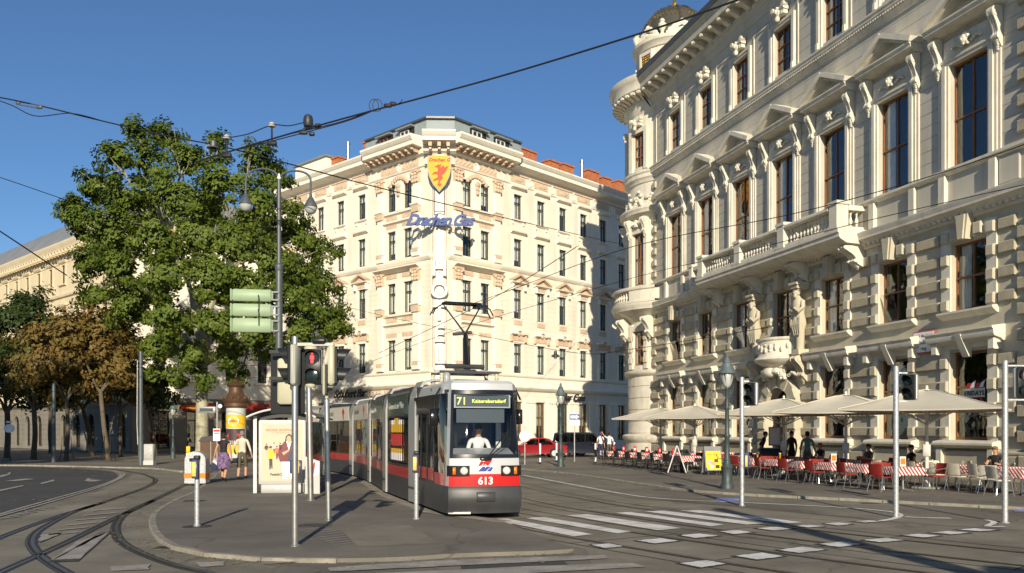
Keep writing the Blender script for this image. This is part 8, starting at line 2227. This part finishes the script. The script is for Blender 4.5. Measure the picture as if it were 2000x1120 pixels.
def skirt(t):
    mb = MB('skirt_print'); n = 18
    mb.loft([[(rx * math.cos(2 * PI * k / n) * (1 + .04 * math.sin(k * 3)), ry * math.sin(2 * PI * k / n) + dy, z) for k in range(n)] for z, rx, ry, dy in ((1.04, .155, .12, 0), (.92, .2, .17, 0), (.7, .235, .215, 0), (.5, .235, .24, .0), (.47, .23, .235, 0))], False); obj('skirt', mb, t)
wm = person('woman in black top and patterned skirt walking away holding a hand', T(q.x, q.y, IH, R(176)), {**walkL, 'elL': (.27, .02, 1.14), 'wrL': (.34, -.02, .92), 'haL': (.37, -.03, .84), 'elR': (-.26, .03, 1.13)}, outfit('wear_black', 'wear_black', sleeve=.03, leg=.3), 'hair_dark', 1.02, .02, 1.05, skirt)
bg = thing('shopping_bag', 'white plastic bag hanging from the walking woman\'s left hand', 'bag', T(q.x - .32, q.y - .02, IH)); 
obj('bag', MB('wear_white').loft([[(rx * math.cos(2 * PI * k / 10), .07 * math.sin(2 * PI * k / 10), z) for k in range(10)] for z, rx in ((.38, .12), (.4, .15), (.6, .15), (.75, .07), (.8, .03))]), bg); obj('handle', MB('wear_white').tube([(-.02, 0, .79), (.02, 0, .86), (.06, 0, .8)], .008, 5), bg)
q2 = G(473, 938, IH)
person('man in cream jacket and brown shorts walking away hand in hand', T(q2.x, q2.y, IH, R(184)), {**walkL, 'knR': (-.10, -.12, .52), 'anR': (-.10, -.08, .11), 'toR': (-.11, -.23, .06), 'knL': (.10, .03, .49), 'anL': (.10, .18, .1), 'toL': (.11, .04, .035), 'elR': (-.27, .03, 1.14), 'wrR': (-.32, -.0, .92), 'haR': (-.35, -.02, .84), 'elL': (.27, .02, 1.16), 'wrL': (.3, -.16, 1.0), 'haL': (.29, -.22, .95)}, outfit('wear_cream', 'wear_brown', sleeve=.75, leg=.52), 'hair_grey', 1.06, 0, 1.12)
# tram driver
dm = tram_m @ T(.06, -.12, .5)
sit = dict(pel=(0, .1, .62), wst=(0, .1, .78), chs=(0, .06, .97), upc=(0, .04, 1.10), nck=(0, .03, 1.19), hdb=(0, .01, 1.26), hdm=(0, .0, 1.335), hdt=(0, .015, 1.41), shL=(.175, .04, 1.09), shR=(-.175, .04, 1.09), elL=(.25, -.04, .84), elR=(-.25, -.04, .84), wrL=(.2, -.26, .88), wrR=(-.2, -.26, .88), haL=(.17, -.34, .9), haR=(-.17, -.34, .9), hpL=(.1, .06, .6), hpR=(-.1, .06, .6), knL=(.13, -.34, .6), knR=(-.13, -.34, .6), anL=(.13, -.36, .2), anR=(-.13, -.36, .2), toL=(.13, -.5, .15), toR=(-.13, -.5, .15))
def shades(t):
    hm = Vector(sit['hdm'] if 'sit' in globals() else (0, 0, 1.6)); mb = MB('wear_black')
    for s in (-1, 1): mb.ball((s * .035, hm.y - .088, hm.z + .018), (.032, .014, .022), 8, 5)
    mb.tube([(-.08, hm.y - .02, hm.z + .02), (-.06, hm.y - .085, hm.z + .02), (.06, hm.y - .085, hm.z + .02), (.08, hm.y - .02, hm.z + .02)], .006, 5); obj('sunglasses', mb, t)
person('tram driver in white shirt and dark sunglasses behind the windscreen', dm, sit, outfit('wear_white', 'wear_navy', sleeve=.6), 'hair_dark', 1.08, extra=shades)
st_ = thing('driver_seat', 'dark seat under the tram driver', 'seat', tram_m @ T(.06, -.1, .5)); obj('cushion', MB('wear_black').rbox(-.25, .25, -.12, .32, .44, .55, .04), st_); obj('back', MB('wear_black').rbox(-.24, .24, .28, .38, .5, 1.1, .04), st_); obj('stem', MB('black_paint').tube([(0, .1, 0), (0, .1, .45)], .06, 8), st_)
# two men in white by the corner
q = P(1173, 850, 56); person('man in white t shirt and cap standing at the hotel corner', T(q.x, q.y, PH - .1 + .1, R(150)), {'hdm': (0, -.02, 1.64)}, outfit('wear_white', 'wear_navy', sleeve=.35), 'cap_purple', 1.0, fat=1.1)
q = P(1190, 850, 55); person('man in white t shirt pointing with raised arm beside the capped man', T(q.x, q.y, PH, R(165)), {'elL': (.34, -.1, 1.5), 'wrL': (.46, -.22, 1.66), 'haL': (.5, -.27, 1.74), 'elR': (-.26, .04, 1.15), 'wrR': (-.24, -.1, .95)}, outfit('wear_white', 'wear_brown', sleeve=.4), 'hair_dark', 1.0, fat=1.1)
q = P(1487, 850, 37.0); person('waiter in black bending slightly beside the menu desk', T(q.x, q.y, PH, R(70)), {'elL': (.3, .1, 1.18), 'wrL': (.2, -.08, 1.02), 'haL': (.15, -.14, .98), 'chs': (0, -.06, 1.27), 'upc': (0, -.1, 1.39), 'nck': (0, -.13, 1.47), 'hdb': (0, -.17, 1.53), 'hdm': (0, -.18, 1.6), 'hdt': (0, -.17, 1.675), 'shL': (.175, -.1, 1.38), 'shR': (-.175, -.1, 1.38)}, outfit('wear_black', 'wear_black', sleeve=.5), 'hair_dark', 1.06)
q = P(1546, 850, 36.6); person('waiter in black standing in the shade of the middle umbrella', T(q.x, q.y, PH, R(-60)), {}, outfit('wear_black', 'wear_black', sleeve=.5), 'hair_dark', 1.05)
q = P(1577, 850, 34.5); person('man in teal t shirt walking between the cafe tables', T(q.x, q.y, PH, R(160)), {**walkL, 'wrR': (-.3, -.12, .92), 'haR': (-.31, -.16, .84)}, outfit('wear_teal', 'wear_denim', sleeve=.4), 'hair_dark', 1.04)
sit2 = {k: (v[0], v[1], v[2] - .1) for k, v in sit.items()}; sit2.update(anL=(.13, -.36, .09), anR=(-.13, -.36, .09), toL=(.13, -.5, .035), toR=(-.13, -.5, .035))
def shades2(t):
    hm = Vector(sit2['hdm']); mb = MB('wear_black')
    for s in (-1, 1): mb.ball((s * .035, hm.y - .088, hm.z + .018), (.032, .014, .022), 8, 5)
    obj('sunglasses', mb, t)
for u, v, rz, lab, top, hr, ex in ((33.6, 3.75, 25, 'woman in black top and sunglasses seated at the striped table', 'wear_black', 'hair_fair', shades2), (28.0, 4.1, 0, 'seated guest in dark clothes in the umbrella shade by the wall', 'wear_denim', 'hair_dark', None), (25.0, 4.1, 10, 'seated guest in grey shirt in shade behind the teal man', 'wear_navy', 'hair_fair', None), (30.2, 4.05, -8, 'seated guest in black partly hidden behind the front tables', 'wear_black', 'hair_dark', None)):
    p = cafe(u, v); person(lab, T(p.x, p.y, PH, P_ROT + R(rz)), sit2, outfit(top, 'wear_denim', sleeve=.2), hr, 1.0, .02 if hr == 'hair_fair' else 0, extra=ex)

# parked cars
mat('car_red', (0.30, 0.012, 0.016), 0.25, 0.2, var=0.03, coat=.6)
mat('car_navy', (0.012, 0.016, 0.03), 0.25, 0.2, var=0.03, coat=.6)
mat('tail_red', (0.5, 0.01, 0.01), 0.25, var=0)
mat('rim_alloy', (0.55, 0.55, 0.56), 0.3, 0.8, var=0.05)
glass('car_glass', (0.2, 0.22, 0.22), base=0.08, wavy=0)
def car(name, label, M, paint, L_=4.5, W=1.75, van=False):
    t = thing(name, label, 'van' if van else 'car', M)
    if van: low = [(-2.2, .3), (-2.25, .55), (-2.2, .95), (-1.5, 1.08), (2.2, 1.08), (2.28, .9), (2.28, .45), (2.2, .3)]; gh = [(-1.55, 1.06), (-.75, 1.72), (-.4, 1.8), (1.9, 1.8), (2.1, 1.72), (2.24, 1.06)]; wins = [[(-1.3, 1.12), (-.72, 1.64), (-.2, 1.68), (-.2, 1.12)], [(-.12, 1.12), (-.12, 1.68), (.95, 1.68), (.95, 1.12)], [(1.03, 1.12), (1.03, 1.68), (1.88, 1.68), (2.05, 1.12)]]
    else: low = [(-2.2, .28), (-2.26, .5), (-2.2, .68), (-1.3, .86), (-.9, .9), (1.4, .93), (2.1, .93), (2.24, .85), (2.26, .5), (2.2, .28)]; gh = [(-1.0, .88), (-.35, 1.34), (-.1, 1.4), (.75, 1.4), (1.0, 1.35), (1.55, .92)]; wins = [[(-.82, .93), (-.3, 1.31), (.2, 1.34), (.2, .93)], [(.28, .93), (.28, 1.34), (.78, 1.34), (1.3, .95)]]
    ob = MB(paint); n = len(low)
    ob.loft([[(x * f, y, .28 + (z - .28) * g_) for x, z in low] for y, f, g_ in ((-W / 2 + .02, .95, .93), (-W / 2 - .0, .985, .985), (-W / 2 + .12, 1, 1), (W / 2 - .12, 1, 1), (W / 2, .985, .985), (W / 2 - .02, .95, .93))][::-1], True)
    ob.loft([[(x * f + (1 - f) * .4, y, z if z < 1.1 and not van or z < 1.2 else z) for x, z in gh] for y, f in ((-W / 2 + .16, .94), (-W / 2 + .22, 1), (W / 2 - .22, 1), (W / 2 - .16, .94))][::-1], True)
    # wheel arches as dark discs behind the wheels
    body = obj('body', ob, t)
    for q, wpts in enumerate(wins):
        for s in (-1, 1): obj('side_window', MB('car_glass').prism(wpts, s * (W / 2 - .13) - .02, s * (W / 2 - .13) + .02, 'wear_black' if False else None), t)
    for s in (-1, 1):
        for x in (-1.4, 1.35):
            obj('wheel_arch', MB('rubber').lathe([(.36, -.01), (.36, .02), (.01, .021)], 20, M=Matrix.Translation((x, s * (W / 2 - .01), .33)) @ Matrix.Rotation(R(90) * s, 4, 'X')), t)
            wh = obj('wheel', MB('rubber').lathe([(.2, 0), (.3, .0), (.32, .03), (.32, .17), (.3, .2), (.2, .2)], 22, M=Matrix.Translation((x, s * (W / 2 - .17), .32)) @ Matrix.Rotation(R(90) * s, 4, 'X')), t)
            rm_ = MB('rim_alloy')
            Mr = Matrix.Translation((x, s * (W / 2 + .02), .32)) @ Matrix.Rotation(R(90) * s, 4, 'X')
            rm_.lathe([(.21, .0), (.21, .02), (.18, .02), (.18, -.02)], 20, M=Mr); rm_.lathe([(.05, -.01), (.05, .02), (.01, .025)], 12, M=Mr)
            for k in range(5): rm_.box(-.025, .025, 0.04, .19, -.01, .012, M=Mr @ Matrix.Rotation(2 * PI * k / 5, 4, 'Z'))
            obj('rim', rm_, wh)
        obj('tail_light', MB('tail_red').rbox(2.1, 2.27, s * (W / 2 - .2) - .14, s * (W / 2 - .2) + .14, .66 if not van else .8, .84 if not van else 1.05, .02), t); obj('headlight', MB('lamp_lens').rbox(-2.25, -2.1, s * (W / 2 - .25) - .16, s * (W / 2 - .25) + .16, .56, .7, .02), t); obj('mirror', MB(paint).rbox(-.75, -.6, s * (W / 2 + .06) - .07, s * (W / 2 + .06) + .07, .92, 1.04, .02), t)
        obj('door_seam', MB('rubber').box(.235, .245, s * (W / 2 + .001) - .004, s * (W / 2 + .001) + .004, .4, .88), t)
    obj('bumper', MB(paint).rbox(2.15, 2.33, -W / 2 + .05, W / 2 - .05, .34, .56, .04), t); obj('bumper', MB(paint).rbox(-2.33, -2.15, -W / 2 + .05, W / 2 - .05, .34, .54, .04), t); obj('number_plate', MB('enamel_white').box(2.33, 2.34, -.26, .26, .6, .7), t)
    return t
q = P(1062, 890, 61.5); car('parked_car', 'dark red saloon car parked behind the corner just right of the tram', T(q.x - .7, q.y, .0, R(6)), 'car_red')
q = P(1132, 890, 63.0); car('parked_van', 'dark navy people carrier parked beside the red car', T(q.x + .3, q.y, 0, R(172)), 'car_navy', van=True)
q = P(1098, 890, 66); car('parked_car', 'second red car half hidden between saloon and navy van', T(q.x, q.y + .5, 0, R(8)), 'car_red')
# ------------------------------------------------------------------ overhead wires and fittings
mat('wire', (0.012, 0.012, 0.014), 0.6, var=0)
mat('porcelain', (0.45, 0.44, 0.41), 0.35, var=0.05)
def wire(pix, label, r=.016, per=10):
    """pix: (x, y, depth) control points"""
    o = obj('overhead_wire', MB('wire').tube(spline([P(*q) for q in pix], per), r, 5)); tag(o, label, 'wire', 'overhead tram wires'); return o
wire([(-60, 180, 24), (60, 203, 24), (205, 238, 24.5), (330, 267, 25), (440, 288, 25), (600, 330, 26), (760, 372, 30), (960, 420, 40), (1215, 478, 70)], 'overhead wire running from the upper left across the big tree to the hotel', .02)
wire([(-60, 176, 24), (20, 205, 24), (70, 227, 24), (140, 222, 24.2), (205, 238, 24.5)], 'slack loop of wire under the one at the top left', .014)
wire([(380, 318, 25), (470, 290, 25), (600, 252, 24.5), (730, 216, 24), (800, 198, 24), (1000, 143, 23), (1250, 66, 21), (1420, 8, 20), (1600, -60, 18)], 'long span wire rising from the tree to the top right', .026)
wire([(470, 292, 25), (600, 258, 24.5), (680, 236, 24.2), (728, 217, 24)], 'doubled span wire beneath the long rising one', .016)
wire([(480, 288, 25), (560, 264, 24.7), (660, 240, 24.3), (728, 216.5, 24)], 'middle strand of the tripled span wire', .014)
wire([(443, 270, 25), (485, 262, 25), (531, 245, 24.8), (565, 246, 24.6), (600, 238, 24.5)], 'feeder wire linking the two insulators to the black fitting', .016)
wire([(-60, 330, 26), (0, 347, 26), (120, 388, 28), (300, 450, 34)], 'thin wire sloping down into the tree at the left', .012)
wire([(-60, 415, 22), (0, 452, 22), (95, 515, 24), (130, 538, 26)], 'thicker wire sloping down at far left below the thin one', .018)
wire([(905, 600, 21.6), (1000, 566, 19), (1236, 482, 15.5), (1540, 420, 13), (1800, 350, 11.5), (2060, 262, 10)], 'contact wire from the pantograph across the palace front', .007)
wire([(740, 690, 27), (905, 612, 22), (1010, 556, 19), (1130, 480, 16)], 'contact wire crossing the hotel letters to the pantograph', .008)
wire([(690, 720, 30), (905, 640, 24), (1230, 545, 18), (1420, 500, 15), (1700, 430, 12.5), (2050, 350, 10.5)], 'lower contact wire in front of the great balcony', .006)
wire([(640, 590, 40), (760, 620, 36), (960, 660, 30), (1130, 690, 27), (1230, 683, 25), (1500, 640, 21)], 'thin suspension wire across the middle of the hotel', .008)
wire([(-60, 706, 46), (150, 709, 46), (400, 713, 45), (640, 716, 42)], 'horizontal wire across the trunks of the left trees', .014)
wire([(270, 735, 46), (420, 737, 45), (560, 738, 43)], 'short horizontal wire below the one across the trunks', .012)
def hung(name, label, x, y, Y, parts, cat='fitting'):
    p = P(x, y, Y); t = thing(name, label, cat, T(p.x, p.y, p.z)); 
    for n_, mb in parts: obj(n_, mb, t)
    return t
ins = lambda: [('cap', MB('porcelain').lathe([(.02, .05), (.1, .06), (.11, .09), (.05, .11), (.08, .13), (.085, .16), (.02, .2)], 12)), ('stem', MB('wire').lathe([(.03, -.38), (.025, .05)], 8)), ('clamp', MB('wire').rbox(-.14, .14, -.05, .05, -.48, -.36, .02))]
hung('line_insulator', 'white capped insulator on a stem next to the black lamp fitting', 531, 252, 24.8, ins()); hung('line_insulator', 'white capped insulator at the edge of the tree crown', 443, 276, 25, ins())
hung('wire_fitting', 'black dome shaped fitting straddling the span wires against the sky', 602, 238, 24.5, [('dome', MB('blue_black').lathe([(.12, -.14), (.14, -.08), (.14, .06), (.11, .16), (.05, .2), (.005, .21)], 16)), ('leg', MB('blue_black').tube([(-.05, 0, -.12), (-.16, 0, -.3)], .04, 6)), ('leg', MB('blue_black').tube([(.05, 0, -.1), (.26, 0, -.14)], .04, 6)), ('clamp', MB('blue_black').rbox(-.26, -.02, -.06, .06, -.36, -.28, .02)), ('clamp', MB('blue_black').rbox(.2, .36, -.06, .06, -.2, -.06, .02)), ('clamp', MB('blue_black').rbox(.02, .18, -.06, .06, -.4, -.3, .02))])
hung('wire_bell', 'grey bell shaped cover hanging on the wire by the tree', 417, 285, 25, [('bell', MB('lamp_grey').lathe([(.19, -.08), (.18, -.05), (.1, -.02), (.09, .12), (.06, .15), (.005, .16)], 16)), ('knob', MB('wire').lathe([(.06, -.16), (.08, -.1), (.05, -.05)], 10))])
ring_ = [('coil', MB('wire').tube([(dx + .13 * math.cos(2 * PI * k / 18), .0, .0 + .17 * math.sin(2 * PI * k / 18)) for k in range(19)], .012, 5)) for dx in (0, .1)]
hung('wire_coil', 'two loops of spare cable on the rising span wire', 730, 206, 24, ring_ + [('clamp', MB('wire').rbox(.28, .5, -.04, .04, -.06, .04, .02)), ('clamp', MB('wire').rbox(.45, .62, -.04, .04, -.02, .09, .02)), ('tail', MB('wire').tube([(.6, 0, 0), (.75, 0, .08), (.8, 0, .16)], .012, 5))])
hung('wire_turnbuckle', 'long oval turnbuckle in the wire at the top left', 55, 206, 24, [('rod', MB('lamp_grey').tube([(-.25, 0, .1), (.28, 0, -.0)], .018, 6)), ('rod', MB('lamp_grey').tube([(-.26, 0, .02), (.27, 0, -.08)], .018, 6)), ('end', MB('lamp_grey').rbox(-.34, -.22, -.03, .03, .02, .12, .02)), ('end', MB('lamp_grey').rbox(.24, .4, -.03, .03, -.1, 0, .02))])
hung('hanging_lamp', 'small black lamp hanging in front of the hotel wing', 1085, 692, 60, [('shade', MB('blue_black').lathe([(.3, -.2), (.28, -.1), (.12, 0), (.1, .2), (.005, .25)], 12)), ('bulb', MB('lamp_globe').ball((0, 0, -.22), .14, 8, 5))])
